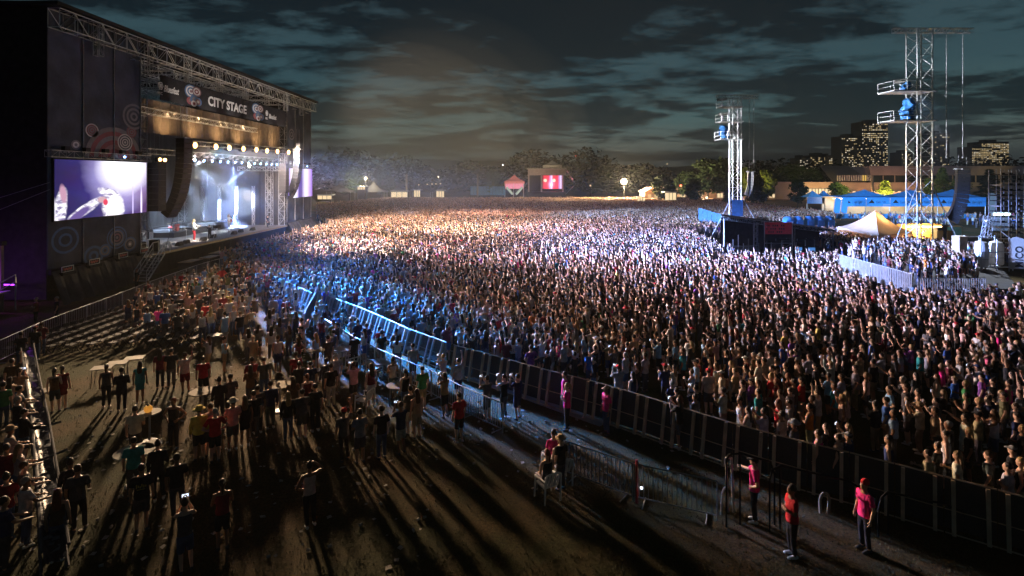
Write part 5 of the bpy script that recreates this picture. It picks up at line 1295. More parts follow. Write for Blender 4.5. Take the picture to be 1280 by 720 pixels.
array('blue lit line array hanging from the arm of the left tower', bl.x + 2.3, bl.y, at(0, 215, bl.y).z, 9, .40, 28, w=1.1, dep=.8, mt='grey', yaw=R(-20), grp='line arrays on the towers', grille='arrface')
array('large dark line array hanging from the arm of the right tower', br.x + 4.2, br.y - 1, at(0, 212, br.y).z, 13, .47, 30, w=1.6, dep=1.1, yaw=R(-28), grp='line arrays on the towers', grille='dark')
for (b, dx, z0, z1, lab) in ((bl, 2.0, 11.0, 21.1, 'left of the two hoist chains by the left tower'), (bl, 2.7, 11.0, 21.1, 'right of the two hoist chains by the left tower'), (br, 3.0, 11.6, 26.2, 'left of the two tall chains by the right tower'), (br, 4.9, 11.6, 26.2, 'right of the two tall chains by the right tower')):
    m = MB(); m.tube((b.x + dx, b.y - .2, z0), (b.x + dx, b.y - .2, z1), .035, n=4)
    for k in range(int((z1 - z0) / .55)): m.ball((b.x + dx, b.y - .2, z0 + .55 * k), (.06, .06, .14), 5, 4)
    tag(m.build('hoist_chain', 'steel'), lab, 'chain', 'hoist chains of the towers')
M['footsheet'] = mat('faded_blue_sheet', (.04, .12, .26), .6, 0, .3, 2, .5, 5)
# blue wrap at the foot of the left tower
m = MB(); m.bb((bl.x - .8, bl.y - .85, 3.6), (bl.x + .8, bl.y - .8, 6.0)); tag(m.build('banner', 'footsheet'), 'blue sheet tied round the foot of the left delay tower', 'banner')
# ------------------------------------------------------------------ black mixing tent with slanted roof
mx = thing('mixing_tent', 'black open fronted mixing tent with a slanted roof between the towers', 'tent', (33, 66, 0))
F0, F1 = at(902, 273, 60), at(1044, 290, 66); B0, B1 = F0 + Vector((3.2, 8.5, -.35)), F1 + Vector((2.5, 8, -.35))
m = MB(); m.prism([F0, F1, B1, B0], (0, 0, .25)); m.build('roof', 'black', mx)
m = MB(); m.truss(F0 + Vector((0, -.25, .05)), F1 + Vector((0, -.25, .05)), .4, .4, .6, .03); m.build('roof_truss', 'dull_steel', mx)
m = MB(); m.prism([Vector((B0.x, B0.y, 0)), Vector((B1.x, B1.y, 0)), B1 - Vector((0, 0, .02)), B0 - Vector((0, 0, .02))], (0, -.1, 0)); m.build('rear_wall', 'blackcloth', mx)
m = MB(); m.prism([Vector((F0.x, F0.y + .3, 0)), Vector((B0.x, B0.y - .12, 0)), B0 - Vector((0, .12, .02)), F0 - Vector((0, -.3, .02))], (.08, 0, 0)); m.build('side_wall', 'blackcloth', mx)
for t, nm in ((.02, 'post'), (.28, 'post'), (.62, 'post'), (.98, 'post')):
    p = F0.lerp(F1, t); m = MB(); m.truss((p.x, p.y, 0), (p.x, p.y, p.z - .02), .35, .35, .7, .03) if t == .28 else m.tube((p.x, p.y, 0), (p.x, p.y, p.z - .02), .09, n=6); m.build('post', 'steel' if t == .28 else 'dull_steel', mx)
p0, p1 = F0.lerp(F1, .34), F0.lerp(F1, .54)
sg = thing('red_sign', 'dark red illuminated sign panel on the mixing tent scaffold', 'sign', (p0.x, p0.y - .5, 2.6))
zt = at(0, 277.5, p0.y).z; zb = at(0, 292, p0.y).z
m = MB(); m.bb((p0.x, p0.y - .6, zb), (p1.x - .2, p0.y - .52, zt)); M['redsign'] = mat('red_sign_face', (.3, .02, .03), .6, emit=(.6, .02, .05), estr=.04); m.build('panel', 'redsign', sg)
m = MB()
for k in range(9):
    for j in range(3):
        if (k * 3 + j * 5) % 4: m.box((p0.x + .18 + k * .24, p0.y - .615, zb + .25 + j * .36), (.15, .02, .2))
m.build('dot_pattern', 'dark', sg, kind='stuff')
m = MB()
for x in (p0.x - .06, p1.x - .14): m.tube((x, p0.y - .56, 0), (x, p0.y - .56, zt + .1), .05, n=6)
for z in (.9, 1.9): m.tube((p0.x - .06, p0.y - .56, z), (p1.x - .14, p0.y - .56, z), .04, n=5)
m.tube((p0.x - .06, p0.y - .56, 0), (p1.x - .14, p0.y - .56, 1.9), .035, n=5); m.build('scaffold', 'steel', sg)
for k in range(7):
    p = F0.lerp(F1, .03 + .042 * k); m = MB(); m.tube((p.x, p.y - .7, 0), (p.x, p.y - .7, 2.0 + .5 * (k % 3)), .045, n=5)
    if k: q = F0.lerp(F1, .03 + .042 * (k - 1)); m.tube((q.x, q.y - .7, .5), (p.x, p.y - .7, 1.6), .03, n=4); m.tube((q.x, q.y - .7, 1.7), (p.x, p.y - .7, 1.7), .035, n=4)
    m.build('scaffold_frame', 'steel', mx)
ds = thing('mixing_desk', 'black mixing desk with pale top inside the black tent', 'desk', (F0.x + 3.4, 63.5, 0))
m = MB(); m.bb((F0.x + 1.6, 62.9, 0), (F0.x + 5.0, 64, .95)); m.build('cabinet', 'black', ds)
m = MB(); m.prism([(F0.x + 1.6, 62.9, .96), (F0.x + 5, 62.9, .96), (F0.x + 5, 64, 1.25), (F0.x + 1.6, 64, 1.25)], (0, 0, .06)); m.build('fader_panel', 'grey', ds)
for i, dx in enumerate((8.2, 9.6, 11.0, 12.2)):
    k = place(fc, True, (F0.x + dx, 65 + .4 * (i % 2), .0), .1 * i, 'black flight case with metal edges, %s from the left under the mixing tent' % ORD[i], 'flight cases under the mixing tent', 1.5 + .2 * (i % 2))
fdx = [p_ for p_ in ((F0.x + 10.2, 63.6), (F0.x + 11.6, 63.4))]
for i, (x, y) in enumerate(fdx):
    o = thing('folding_screen', 'small blue lit console, %s under the mixing tent' % ('left one' if i == 0 else 'right one'), 'console', (x, y, 0), 'blue consoles in the mixing tent')
    m = MB(); m.bb((x - .45, y - .35, 0), (x + .45, y + .35, 1.3)); m.build('cabinet', 'black', o)
    m = MB(); m.bb((x - .4, y - .39, .5), (x + .4, y - .36, 1.2)); M['conscr'] = emitm('console_glow', (.10, .35, .9), .5); m.build('display', 'conscr', o)
# blue domed toilets behind the tent
tb = thing('portable_toilet', '', 'portable toilet', (0, 0, 0), 'blue domed portable toilets behind the mixing tent')
m = MB(); m.bb((-.58, -.58, 0), (.58, .58, 2.15)); m.build('cabin', 'bluetent', tb, local=True)
m = MB(); m.lathe((0, 0, 2.16), [(.74, 0), (.76, .1), (.66, .36), (.42, .55), (.05, .62)], 14); M['domeblue'] = mat('blue_plastic_dome', (.08, .34, .80), .4, 0, .1); m.build('dome_roof', 'domeblue', tb, local=True, smooth=True)
m = MB(); m.bb((-.42, -.62, .1), (.42, -.59, 2.0)); m.build('door', 'bluetarp', tb, local=True)
for i, x in enumerate((985, 997.5, 1011, 1023.5, 1036)):
    p = at(x, 284, 84 + i * .2); place(tb, i > 0, (p.x, p.y, .55), .1, 'blue dome roofed portable toilet, %s from the left behind the mixing tent' % ORD[i])
bw = thing('wrapped_barrier', 'barrier wrapped in bright blue sheet left of the mixing tent', 'barrier', at(888, 275, 96))
a, b = at(873, 260, 98), at(902, 268, 90)
for k in range(5):
    p, q = a.lerp(b, k / 5), a.lerp(b, (k + .96) / 5); m = MB(); m.prism([Vector((p.x, p.y, 0.1)), Vector((q.x, q.y, 0.1)), q - Vector((0, 0, .0)), p], (.05, .1, 0)); m.build('sheet_panel', 'footsheet', bw)
# ------------------------------------------------------------------ tan canopy
cn = thing('canopy_tent', 'tan peaked canopy tent glowing amber from inside', 'tent', (48.4, 72.7, 0))
Cf, Cl, Cr = Vector((43.6, 64.6, 2.35)), Vector((45.3, 75.6, 2.5)), Vector((51.6, 70.2, 2.4)); Cb = Cl + Cr - Cf
pk = Vector((48.5, 72.6, at(0, 262.5, 72.6).z)); n = 8
def sag(a, b):
    """one cloth face between eave a-b and the peak, hollow like stretched canvas"""
    V = []; Fs = []
    for i in range(n + 1):
        t = i / n
        for j in range(n + 1):
            e = a.lerp(b, j / n); p = e.lerp(pk, t); p.z = e.z + (pk.z - e.z) * (t ** 1.55) - .12 * math.sin(math.pi * j / n) * (1 - t); V.append(p)
    for i in range(n):
        for j in range(n): Fs.append((i * (n + 1) + j, i * (n + 1) + j + 1, (i + 1) * (n + 1) + j + 1, (i + 1) * (n + 1) + j))
    return V, Fs
def tanmat():
    m = mat('tan_canvas', (.60, .44, .29), .85, 0, .12, 1.5, .15, 4); t = m.node_tree; b = t.nodes['Principled BSDF']; b.inputs['Transmission Weight'].default_value = 0
    tr_ = t.nodes.new('ShaderNodeBsdfTranslucent'); tr_.inputs[0].default_value = (.6, .38, .2, 1); mx_ = t.nodes.new('ShaderNodeMixShader'); mx_.inputs[0].default_value = .3
    o = t.nodes['Material Output']; t.links.new(b.outputs[0], mx_.inputs[1]); t.links.new(tr_.outputs[0], mx_.inputs[2]); t.links.new(mx_.outputs[0], o.inputs[0]); return m
M['tan'] = tanmat()
for (a, b) in ((Cl, Cf), (Cf, Cr), (Cr, Cb), (Cb, Cl)):
    m = MB(); V, Fs = sag(a, b); m.add(V, Fs); m.build('roof_panel', 'tan', cn, smooth=True)
    m = MB(); m.quad(a - Vector((0, 0, .02)), b - Vector((0, 0, .02)), b - Vector((0, 0, .35)), a - Vector((0, 0, .35))); m.build('valance', 'tan', cn)
for a in (Cl, Cf, Cr, Cb):
    m = MB(); m.tube((a.x, a.y, 0), a - Vector((0, 0, .03)), .06, n=6); m.build('pole', 'steel', cn)
for (a, b) in ((Cl, Cb), (Cb, Cr)):
    m = MB(); m.quad(Vector((a.x, a.y, 0)), Vector((b.x, b.y, 0)), b - Vector((0, 0, .36)), a - Vector((0, 0, .36))); m.build('wall_panel', 'tan', cn)
m = MB(); m.ball((48.4, 72.4, 3.6), .14, 8, 6); M['canlamp'] = emitm('canopy_lamp_glow', (1, .62, .25), 14); m.build('hanging_lamp', 'canlamp', cn)
m = MB(); m.tube((48.4, 72.4, 3.74), (48.5, 72.6, pk.z - .1), .02, n=4); m.build('lamp_cord', 'cable', cn)
lamp('POINT', 'canopy_lamp', (48.2, 72.0, 3.2), None, 850, (1, .66, .38), size=.2)
m = MB(); a, b = Cf + Vector((-.3, -.2, -.2)), gp(1056, 322); m.tube(a, b, .05, n=5); tag(m.build('guy_pole', 'steel'), 'pale slanted pole bracing the front corner of the tan canopy', 'pole')
bs = thing('beer_booth', 'amber lit plywood bar counter right of the tan canopy', 'booth', (55.5, 72, 0))
m = MB(); m.bb((52.5, 74.2, 0), (58.6, 74.4, 3.0)); M['amberwall'] = mat('amber_ply_wall', (.62, .38, .14), .8, 0, .15, 1); m.build('rear_wall', 'amberwall', bs)
m = MB(); m.bb((52.6, 71.0, .1), (58.2, 71.6, 1.1)); m.build('counter', 'ply', bs)
m = MB(); m.tube((53.0, 73.2, 2.7), (57.8, 73.2, 2.7), .06); m.build('strip_lamp', 'canlamp', bs)
lamp('POINT', 'booth_lamp', (55.4, 72.9, 2.6), None, 2200, (1, .62, .22), size=.3)
bq = at(1078, 306, 75); o = thing('barrel_end', 'round timber barrel end under the tan canopy', 'barrel', bq)
m = MB(); m.tube(bq, bq + Vector((.2, .9, 0)), .85, .85, 18); m.build('barrel', 'ply', o); m = MB(); m.tube(bq - Vector((.01, .05, 0)), bq, .9, .9, 18); m.build('hoop', 'amberwall', o)
for i, (x, w_) in enumerate(((1175, 1.0), (1187, 1.6))):
    p = at(x, 322, 74); m = MB(); m.bb((p.x - w_, p.y, 0), (p.x + w_, p.y + 2, 2.6)); o = thing('site_cabin', ('narrow' if i == 0 else 'wider') + ' dark blue site cabin right of the right delay tower', 'cabin', (p.x, p.y, 0), 'dark cabins by the right tower'); m.build('wall', 'bluetarp' if i else 'grey', o)
    m = MB(); m.bb((p.x - w_ - .1, p.y - .1, 2.61), (p.x + w_ + .1, p.y + 2.1, 2.75)); m.build('roof', 'grey', o); m = MB(); m.bb((p.x - .4, p.y - .04, .1), (p.x + .4, p.y - .01, 2.1)); m.build('door', 'black', o)
# tank pair in a steel frame
for i, x in enumerate((1226, 1245)):
    p = gp(x, 336 - 2 * i, CZ); o = thing('storage_tank', 'upright white steel tank in the scaffold frame, %s one of the pair' % ('left' if i == 0 else 'right'), 'tank', (p.x, p.y, CZ), 'upright white tanks')
    zt = at(0, 301, p.y).z - CZ - .25; m = MB(); m.lathe((p.x, p.y, CZ + .25), [(.48, 0), (.56, .1), (.56, zt - .4), (.45, zt - .12), (.1, zt)], 18); m.build('shell', 'pvc', o, smooth=False)
    m = MB()
    for z in (.9, 1.5): m.lathe((p.x, p.y, CZ + z), [(.57, 0), (.585, .02), (.57, .05)], 18)
    m.build('hoop', 'dull_steel', o)
    for a in range(3):
        m = MB(); m.tube((p.x + .4 * math.cos(a * 2.1), p.y + .4 * math.sin(a * 2.1), CZ), (p.x + .4 * math.cos(a * 2.1), p.y + .4 * math.sin(a * 2.1), CZ + .3), .05, n=5); m.build('leg', 'dull_steel', o)
pc = gp(1235, 336, CZ); pc.z = 0; fr = thing('tank_frame', 'scaffold frame with a pointed truss mast over the white tanks', 'scaffold', (pc.x, pc.y, CZ))
m = MB()
for x in (-1.4, 0.0, 1.4):
    for y in (-.9, .9): m.tube((pc.x + x, pc.y + y, CZ), (pc.x + x, pc.y + y, CZ + 2.9), .045, n=5)
for z in (.3, 1.6, 2.8):
    for y in (-.9, .9): m.tube((pc.x - 1.4, pc.y + y, CZ + z), (pc.x + 1.4, pc.y + y, CZ + z), .045, n=5)
m.build('frame', 'steel', fr, kind='stuff')
m = MB(); m.truss((pc.x - .2, pc.y, CZ + 2.8), (pc.x + .1, pc.y, at(0, 270, pc.y).z), .6, .4, .5, .04); m.build('truss_mast', 'alu', fr)
for s_ in (-1, 1): m = MB(); m.tube((pc.x, pc.y, CZ + 4.2), (pc.x + 1.3 * s_, pc.y - .8, CZ + 2.8), .04, n=5); m.build('brace', 'steel', fr)
m = MB(); m.bb((pc.x - 2.3, pc.y + .3, CZ + .004), (pc.x - 1.6, pc.y + 1.2, at(0, 296, pc.y).z)); m.build('side_board', 'ply', fr)
# feather flag with upright letters
fp = gp(1272, 340, CZ); fp.z = 0; o = thing('feather_flag', 'white feather flag with dark upright letters at the right edge', 'flag', (fp.x, fp.y, CZ), 'feather flags')
zt = at(0, 296, fp.y).z
m = MB(); m.tube((fp.x - .55, fp.y, CZ), (fp.x - .55, fp.y, zt), .03, n=5); m.build('pole', 'dull_steel', o)
m = MB(); m.prism([(fp.x - .5, fp.y, CZ + .2), (fp.x + .55, fp.y, CZ + .3), (fp.x + .62, fp.y, zt - .6), (fp.x + .35, fp.y, zt - .12), (fp.x - .1, fp.y, zt), (fp.x - .5, fp.y, zt - .2)], (0, .02, 0)); m.build('cloth', 'white', o); o.rotation_euler = (0, 0, -.6)
text_mesh('lettering', 'MICO', .72, 'dark', o, (fp.x + .35, fp.y - .012, CZ + .4), (0, 0, 1), (-1, 0, 0), 1.0, .004, bold=.02)
# stacked staging at the right edge
sk_ = thing('staging_stack', 'tall dark rack of stacked staging panels at the right edge', 'rack', at(1268, 330, 74))
x0 = at(1247, 300, 74).x
for k in range(14):
    for j in range(5):
        z = .3 + k * .72; x = x0 + j * 1.05
        m = MB(); m.bb((x, 73.5, z), (x + .9, 75.2, z + .12)); m.bb((x + .1, 73.44, z + .13), (x + .5, 73.5, z + .3)); m.build('staging_panel', ('black', 'grey', 'dark', 'black')[(k * 3 + j * 5) % 4], sk_)
for j in range(6):
    m = MB(); m.tube((x0 - .08 + j * 1.05, 73.4, 0), (x0 - .08 + j * 1.05, 73.4, 10.4), .055, n=5); m.tube((x0 - .08 + j * 1.05, 75.3, 0), (x0 - .08 + j * 1.05, 75.3, 10.4), .055, n=5); m.build('upright', 'grey', sk_)
# ------------------------------------------------------------------ blue tent row
YT = 122
def X_(px, Y=YT): return (px - CX) * Y / F
bt = thing('marquee', 'long blue marquee with printed valance and lit counters inside', 'tent', (X_(1143), YT + 4, 0))
xa, xb = X_(1053), X_(1233); zt, zb = 4.75, 2.75
m = MB()
for k in range(6):
    p, q = xa + (xb - xa) * k / 6, xa + (xb - xa) * (k + .985) / 6
    m = MB(); m.prism([(p, YT, zb), (q, YT, zb), (q, YT, zt), (p, YT, zt)], (0, .04, 0)); m.build('valance_panel', 'bluetent', bt)
    c = (p + q) / 2
    m = MB(); m.prism([(p + .5, YT - .015, zb + .75), (p + 1.9, YT - .015, zb + .75), (p + 1.2, YT - .015, zb + 1.55)], (0, .012, 0)); m.build('mountain_mark', 'dark', bt)
    text_mesh('valance_script', 'Coors Light', .85, 'dark', bt, (p + 2.1, YT - .012, zb + .7), (1, 0, 0), (0, 0, 1), .55, .004, .35)
m = MB(); m.prism([(xa, YT + .05, zt - .03), (xb, YT + .05, zt - .03), (xb, YT + 8, zt + .2), (xa, YT + 8, zt + .2)], (0, 0, .06)); m.build('roof', 'bluetent', bt)
m = MB(); m.bb((xa, YT + 8, 0), (xb, YT + 8.06, 4.7)); M['tentinside'] = mat('warm_tent_lining', (.62, .50, .34), .8, 0, .25, .4); m.build('rear_wall', 'tentinside', bt)
for k in range(7): m = MB(); x = xa + (xb - xa) * k / 6; m.tube((x, YT + .3, 0), (x, YT + .3, zb + .1), .07, n=6); m.build('pole', 'steel', bt)
for i, px in enumerate((1080, 1138, 1190)):
    c = X_(px, YT + 4); m = MB()
    w_ = 3.9; m.loft([[Vector((c + w_ * a * (1 - t) ** 1.4, YT + 4 + w_ * .8 * b * (1 - t) ** 1.4, zt + .2 + 1.6 * t)) for a, b in ((-1, -1), (1, -1), (1, 1), (-1, 1))] for t in (0, .25, .5, .75, .97)]); m.build('roof_peak', 'bluetent', bt)
for k in range(5):
    x = xa + 2 + k * (xb - xa - 4) / 4; m = MB(); m.tube((x - 1.2, YT + 5, 4.3), (x + 1.2, YT + 5, 4.3), .05); m.build('strip_lamp', 'canlamp', bt)
    lamp('POINT', 'marquee_lamp', (x, YT + 4.6, 3.9), None, 650, (1, .74, .42), size=.3)
for k in range(9):
    x = xa + 1.0 + k * 3.5; o = thing('bar_counter', 'blue skirted bar counter, %s from the left under the long marquee' % ORD[k], 'counter', (x, YT + 1, 0), 'bar counters under the marquee')
    m = MB(); m.bb((x - 1.6, YT + .8, 0), (x + 1.6, YT + 1.5, 1.0)); m.build('skirt', 'bluetent', o); m = MB(); m.bb((x - 1.65, YT + .75, 1.004), (x + 1.65, YT + 1.55, 1.06)); m.build('worktop', 'white', o)
sgx = X_(1108); o = thing('blue_sign', 'small blue sign board hanging on the marquee valance', 'sign', (sgx, YT - .1, 3))
m = MB(); m.bb((sgx - 1.1, YT - .12, 2.75), (sgx + 1.1, YT - .05, 3.55)); m.build('board', 'domeblue', o); m = MB(); m.bb((sgx - .8, YT - .14, 3.05), (sgx + .8, YT - .123, 3.2)); m.build('lettering_bar', 'whitecloth', o)
lamp('SPOT', 'marquee_fill', (br.x + 1.5, br.y + 1.8, 19.0), (X_(1150), YT, 1), 200000, (.30, .55, 1), 46, .8)  # added blue fill with no fixture, aimed at the marquee
lamp('SPOT', 'tower_fill', (br.x + .6, br.y - 1.6, 15.4), (41.5, 48, 2.5), 30000, (.80, .86, 1), 46, .8)  # added cool fill brightening the white tanks
lamp('SPOT', 'tower_fill', (br.x - 2.6, br.y - 1.2, 15.4), (47.5, 71, 2), 4500, (1, .72, .48), 40, .9)  # added warm fill for the tan canopy
# small arch tents and flags left of the marquee
for i, (px, w_, lab) in enumerate(((1020, 4.2, 'dark blue arched kiosk tent left of the marquee'), (1034, 2.6, 'low pale kiosk tent right behind the arched one'))):
    x = X_(px, 130 + i * 3); Y = 130 + i * 3; o = thing('kiosk_tent', lab, 'tent', (x, Y, 0), 'kiosk tents by the marquee')
    m = MB(); m.prism([(x - w_ / 2, Y, 3.0), (x + w_ / 2, Y, 3.0), (x + w_ / 2, Y, 4.5), (x - w_ / 2, Y, 4.5)], (0, .1, 0)); m.build('fascia', ('bluetarp', 'bluetent')[i], o)
    m = MB(); m.loft([[Vector((x + w_ / 2 * a * q, Y + 1.6 + 1.5 * b * q, z)) for a, b in ((-1, -1), (1, -1), (1, 1), (-1, 1))] for q, z in ((1, 4.51), (.5, 5.1), (.05, 6.0))]); m.build('roof', 'bluetent', o)
    for s_ in (-1, 1): m = MB(); m.bb((x + s_ * w_ / 2 - .12, Y, 0), (x + s_ * w_ / 2 + .12, Y + .2, 2.99)); m.build('leg', 'white', o)
for i, px in enumerate((1046, 1055, 1240)):
    Y = 119; p = at(px, 280, Y); o = thing('feather_flag', ('pale blue feather flag, left of the pair beside the marquee', 'pale blue feather flag, right of the pair beside the marquee', 'pale blue feather flag right of the marquee end')[i], 'flag', (p.x, Y, 0), 'feather flags')
    zt_ = at(0, (247, 247, 241)[i], Y).z; m = MB(); m.prism([(p.x - .7, Y, 1.4), (p.x + .6, Y, 1.4), (p.x + 1.0, Y, zt_ - .3), (p.x - .3, Y, zt_)], (0, .03, 0)); m.build('cloth', 'domeblue' if i < 2 else 'white', o); m = MB(); m.tube((p.x - .8, Y, 0), (p.x - .45, Y, zt_), .05, n=5); m.build('pole', 'steel', o)
# food sign glowing green at the right
p = at(1252, 268, 95); o = thing('kiosk_sign', 'small greenish glowing kiosk sign at the right edge', 'sign', (p.x, 95, 0)); m = MB(); m.bb((p.x - 1.4, 94.9, p.z - .2), (p.x + 1.4, 95, p.z + .25)); m.build('light_box', 'fluor', o)
m = MB(); m.bb((p.x - 1.5, 95.1, p.z - 3), (p.x + 1.5, 95.2, p.z + .4)); m.build('board', 'grey', o)
for s_ in (-1, 1): m = MB(); m.tube((p.x + 1.45 * s_, 95.3, 0), (p.x + 1.45 * s_, 95.3, p.z + .4), .06, n=5); m.build('post', 'dull_steel', o)
# ------------------------------------------------------------------ trees
def leaf_crown(seed, n, rx, rz, lobes, ls=.42, z0=0.0):
    rr = random.Random(seed); mb = MB(); cs = []
    for i in range(lobes):
        a = rr.random() * 6.28; h = rr.random(); q = (1 - abs(h - .42) * 1.25) * rr.uniform(.35, .85)
        cs.append((rx * q * math.cos(a), rx * q * math.sin(a), rz * h, rr.uniform(.26, .46) * rx))
    for i in range(n):
        c = cs[i % lobes]; u = rr.uniform(-1, 1); a = rr.random() * 6.28; q = math.sqrt(1 - u * u); r_ = c[3] * rr.uniform(.45, 1.08)
        p = Vector((c[0] + r_ * q * math.cos(a), c[1] + r_ * q * math.sin(a), z0 + c[2] + r_ * u * .8))
        d = Vector((rr.uniform(-1, 1), rr.uniform(-1, 1), rr.uniform(-.6, .6))).normalized(); e = d.cross(Vector((rr.uniform(-1, 1), rr.uniform(-1, 1), rr.uniform(-1, 1)))).normalized()
        s_ = ls * rr.uniform(.6, 1.3)
        mb.add([p - d * s_, p + e * s_ * .55, p + d * s_, p - e * s_ * .55], [(0, 1, 2, 3)])
    return mb, cs
def conifer_crown(seed, n, rx, rz, ls=.4):
    rr = random.Random(seed); mb = MB()
    for i in range(n):
        h = rr.random() ** .8; r_ = rx * (1 - h) * (0.75 + .25 * math.sin(h * 40)) * rr.uniform(.4, 1.05) + .1; a = rr.random() * 6.28
        p = Vector((r_ * math.cos(a), r_ * math.sin(a), rz * h)); d = Vector((math.cos(a + rr.uniform(-.6, .6)), math.sin(a + rr.uniform(-.6, .6)), rr.uniform(-.5, .2))).normalized(); e = d.cross(Vector((rr.uniform(-.5, .5), rr.uniform(-.5, .5), 1))).normalized(); s_ = ls * rr.uniform(.6, 1.2)
        mb.add([p - d * s_, p + e * s_ * .5, p + d * s_, p - e * s_ * .5], [(0, 1, 2, 3)])
    return mb
def tree_proto(seed, kind, leaf):
    t = thing('tree' if kind != 'conifer' else 'pine_tree', '', 'tree', (0, 0, 0))
    if kind == 'conifer':
        cm = conifer_crown(seed, 1500, 2.6, 7.0); tr = MB(); tr.tube((0, 0, 0), (0, 0, 7.2), .2, .04, 7); tr.build('trunk', 'bark', t, local=True)
        cr = cm.build('crown', leaf, t, local=True); cr.location = (0, 0, .8)
    else:
        cm, cs = leaf_crown(seed, 2600, 3.6, 5.6, 26, .36); tr = MB(); tr.path([(0, 0, 0), (.05, .03, 1.6), (-.05, 0, 3.4), (.05, .05, 5.5)], .16, 7)
        for c in cs[::3]: tr.tube((0, 0, 2.2 + .25 * c[2]), (c[0], c[1], 2.2 + c[2]), .07, .03, 5)
        tr.build('trunk', 'bark', t, local=True); cr = cm.build('crown', leaf, t, local=True); cr.location = (0, 0, 2.2)
    return t
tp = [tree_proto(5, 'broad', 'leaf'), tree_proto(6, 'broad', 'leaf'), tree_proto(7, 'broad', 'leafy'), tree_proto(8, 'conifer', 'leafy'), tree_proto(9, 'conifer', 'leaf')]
th = [8.6, 8.6, 8.6, 7.9, 7.9]; tu = [False] * 5
def tree(px, ytop, Y, k, lab, wide=1.0, grp='trees round the field'):
    z = at(0, ytop, Y).z; s = z / th[k]; x = (px - CX) * Y / F
    o = place(tp[k], tu[k], (x, Y, 0), rnd.random() * 6, lab, grp, (s * wide, s * wide, s)); tu[k] = True; return o
tree(885, 199, 205, 0, 'large dark round tree left of the left delay tower', 1.2)
tree(860, 214, 215, 1, 'dark tree left of the largest dark round tree', 1.3)
tree(906, 196, 215, 1, 'tall dark tree directly behind the left delay tower', .8)
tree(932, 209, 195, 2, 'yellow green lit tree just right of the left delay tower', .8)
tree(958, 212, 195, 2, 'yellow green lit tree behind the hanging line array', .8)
tree(946, 221, 160, 0, 'dark tree in front of the yellow green trees', 1.0)
tree(914, 226, 165, 1, 'dark low tree at the foot of the left delay tower', .9)
tree(997, 225, 165, 0, 'dark tree before the long beige wall, left of the kiosk tents', 1.0)
tree(1047, 227, 160, 1, 'dark tree left of the marquee before the museum', 1.1)
tree(985, 205, 260, 1, 'broad dark tree behind the low beige building', 1.7)
tree(1018, 210, 262, 0, 'dark tree behind the beige building, near the small lit tower', 1.6)
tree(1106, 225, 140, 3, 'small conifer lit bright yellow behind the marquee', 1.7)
tree(1178, 209, 150, 4, 'tall blue green conifer behind the dark line array', 1.25)
tree(1160, 222, 152, 4, 'dark conifer left of the tallest blue green one', 1.1)
tree(1200, 222, 148, 0, 'dark rounded tree right of the tallest conifer', .8)
tree(1237, 211, 150, 4, 'blue green conifer before the museum near the right edge', 1.5)
tree(617, 212, 225, 0, 'small green tree lit beside the blue fence and red tent', .9)
tree(828, 219, 190, 0, 'dark tree behind the crowd, left of the orange lit house', 1.1)
tree(838, 229, 180, 1, 'dark low tree before the orange lit house', 1.0)
tree(868, 224, 182, 0, 'dark tree between the orange house and the left tower', 1.0)
tree(800, 206, 225, 1, 'dark tree right of the bright floodlight', 1.3)
tree(758, 206, 228, 0, 'dark tree left of the bright floodlight', 1.4)
tree(740, 214, 240, 1, 'dark tree right of the distant second stage', 1.3)
tree(437, 207, 215, 1, 'tree lit yellow from behind at the far stage end, left of two', 1.2)
tree(478, 212, 220, 0, 'tree lit yellow from behind at the far stage end, right of two', 1.3)
lamp('SPOT', 'tree_uplight', at(1105, 243, 132.5), at(1105, 235, 140), 190000, (1, .84, .18), 64, .8)
lamp('SPOT', 'tree_uplight', at(945, 246, 185), at(946, 215, 196), 22000, (1, .85, .25), 70, .8)
rw = MB(); rr = random.Random(77)
for i in range(17000):
    x = rr.uniform(-330, 330); y = 300 + rr.random() * 60 + abs(x) * .1
    hmx = 17 + 5 * math.sin(x * .045) + 4 * math.sin(x * .013 + 2) + 3 * math.sin(x * .17); z = hmx * rr.random() ** .7
    d = Vector((rr.uniform(-1, 1), rr.uniform(-1, 1), rr.uniform(-.6, .6))).normalized(); e = d.cross(Vector((rr.uniform(-1, 1), rr.uniform(-1, 1), 1))).normalized(); s_ = rr.uniform(.8, 2.0); p = Vector((x, y, z))
    rw.add([p - d * s_, p + e * s_ * .6, p + d * s_, p - e * s_ * .6], [(0, 1, 2, 3)])
M['darkleaf'] = mat('dark_needle', (.011, .018, .010), .9, 0, .4, .2, spec=.1)
tag(rw.build('far_woodland', 'darkleaf'), 'dark far wood along the back of the field', 'woodland', kind='stuff')
# ------------------------------------------------------------------ museum and low building at the right
mu = thing('museum_building', 'long low brown museum with a dark window band at the right', 'building', (200, 240, 0)); YM = 232
def Z(py, Y): return H - (py - HY) * Y / F
def X(px, Y): return (px - CX) * Y / F
def wall(par, name, px0, px1, py0, py1, Y, dep, mt):
    m = MB(); m.bb((X(px0, Y), Y, max(0, Z(py1, Y))), (X(px1, Y), Y + dep, Z(py0, Y))); return m.build(name, mt, par)
wall(mu, 'lower_wall', 1040, 1420, 228, 262, YM, 20, 'brownwall')
for k in range(22):
    a = 1090 + k * 14.5; w1 = wall(mu, 'window', a + .4, a + 13.8, 219.2, 227.8, YM + .6, 1, 'glassdark')
    if k in (1, 2, 4, 5): wall(w1, 'lit_pane', a + 2, a + 11, 221, 227, YM + .5, .08, 'lit_dim') if 'lit_dim' in M else None
for k in range(23):
    a = 1089.3 + k * 14.5; wall(mu, 'mullion', a, a + .9, 219.2, 227.8, YM + .3, .6, 'brownwall')
M['roofband'] = mat('rose_brown_roof', (.36, .25, .22), .8, 0, .12, .3)
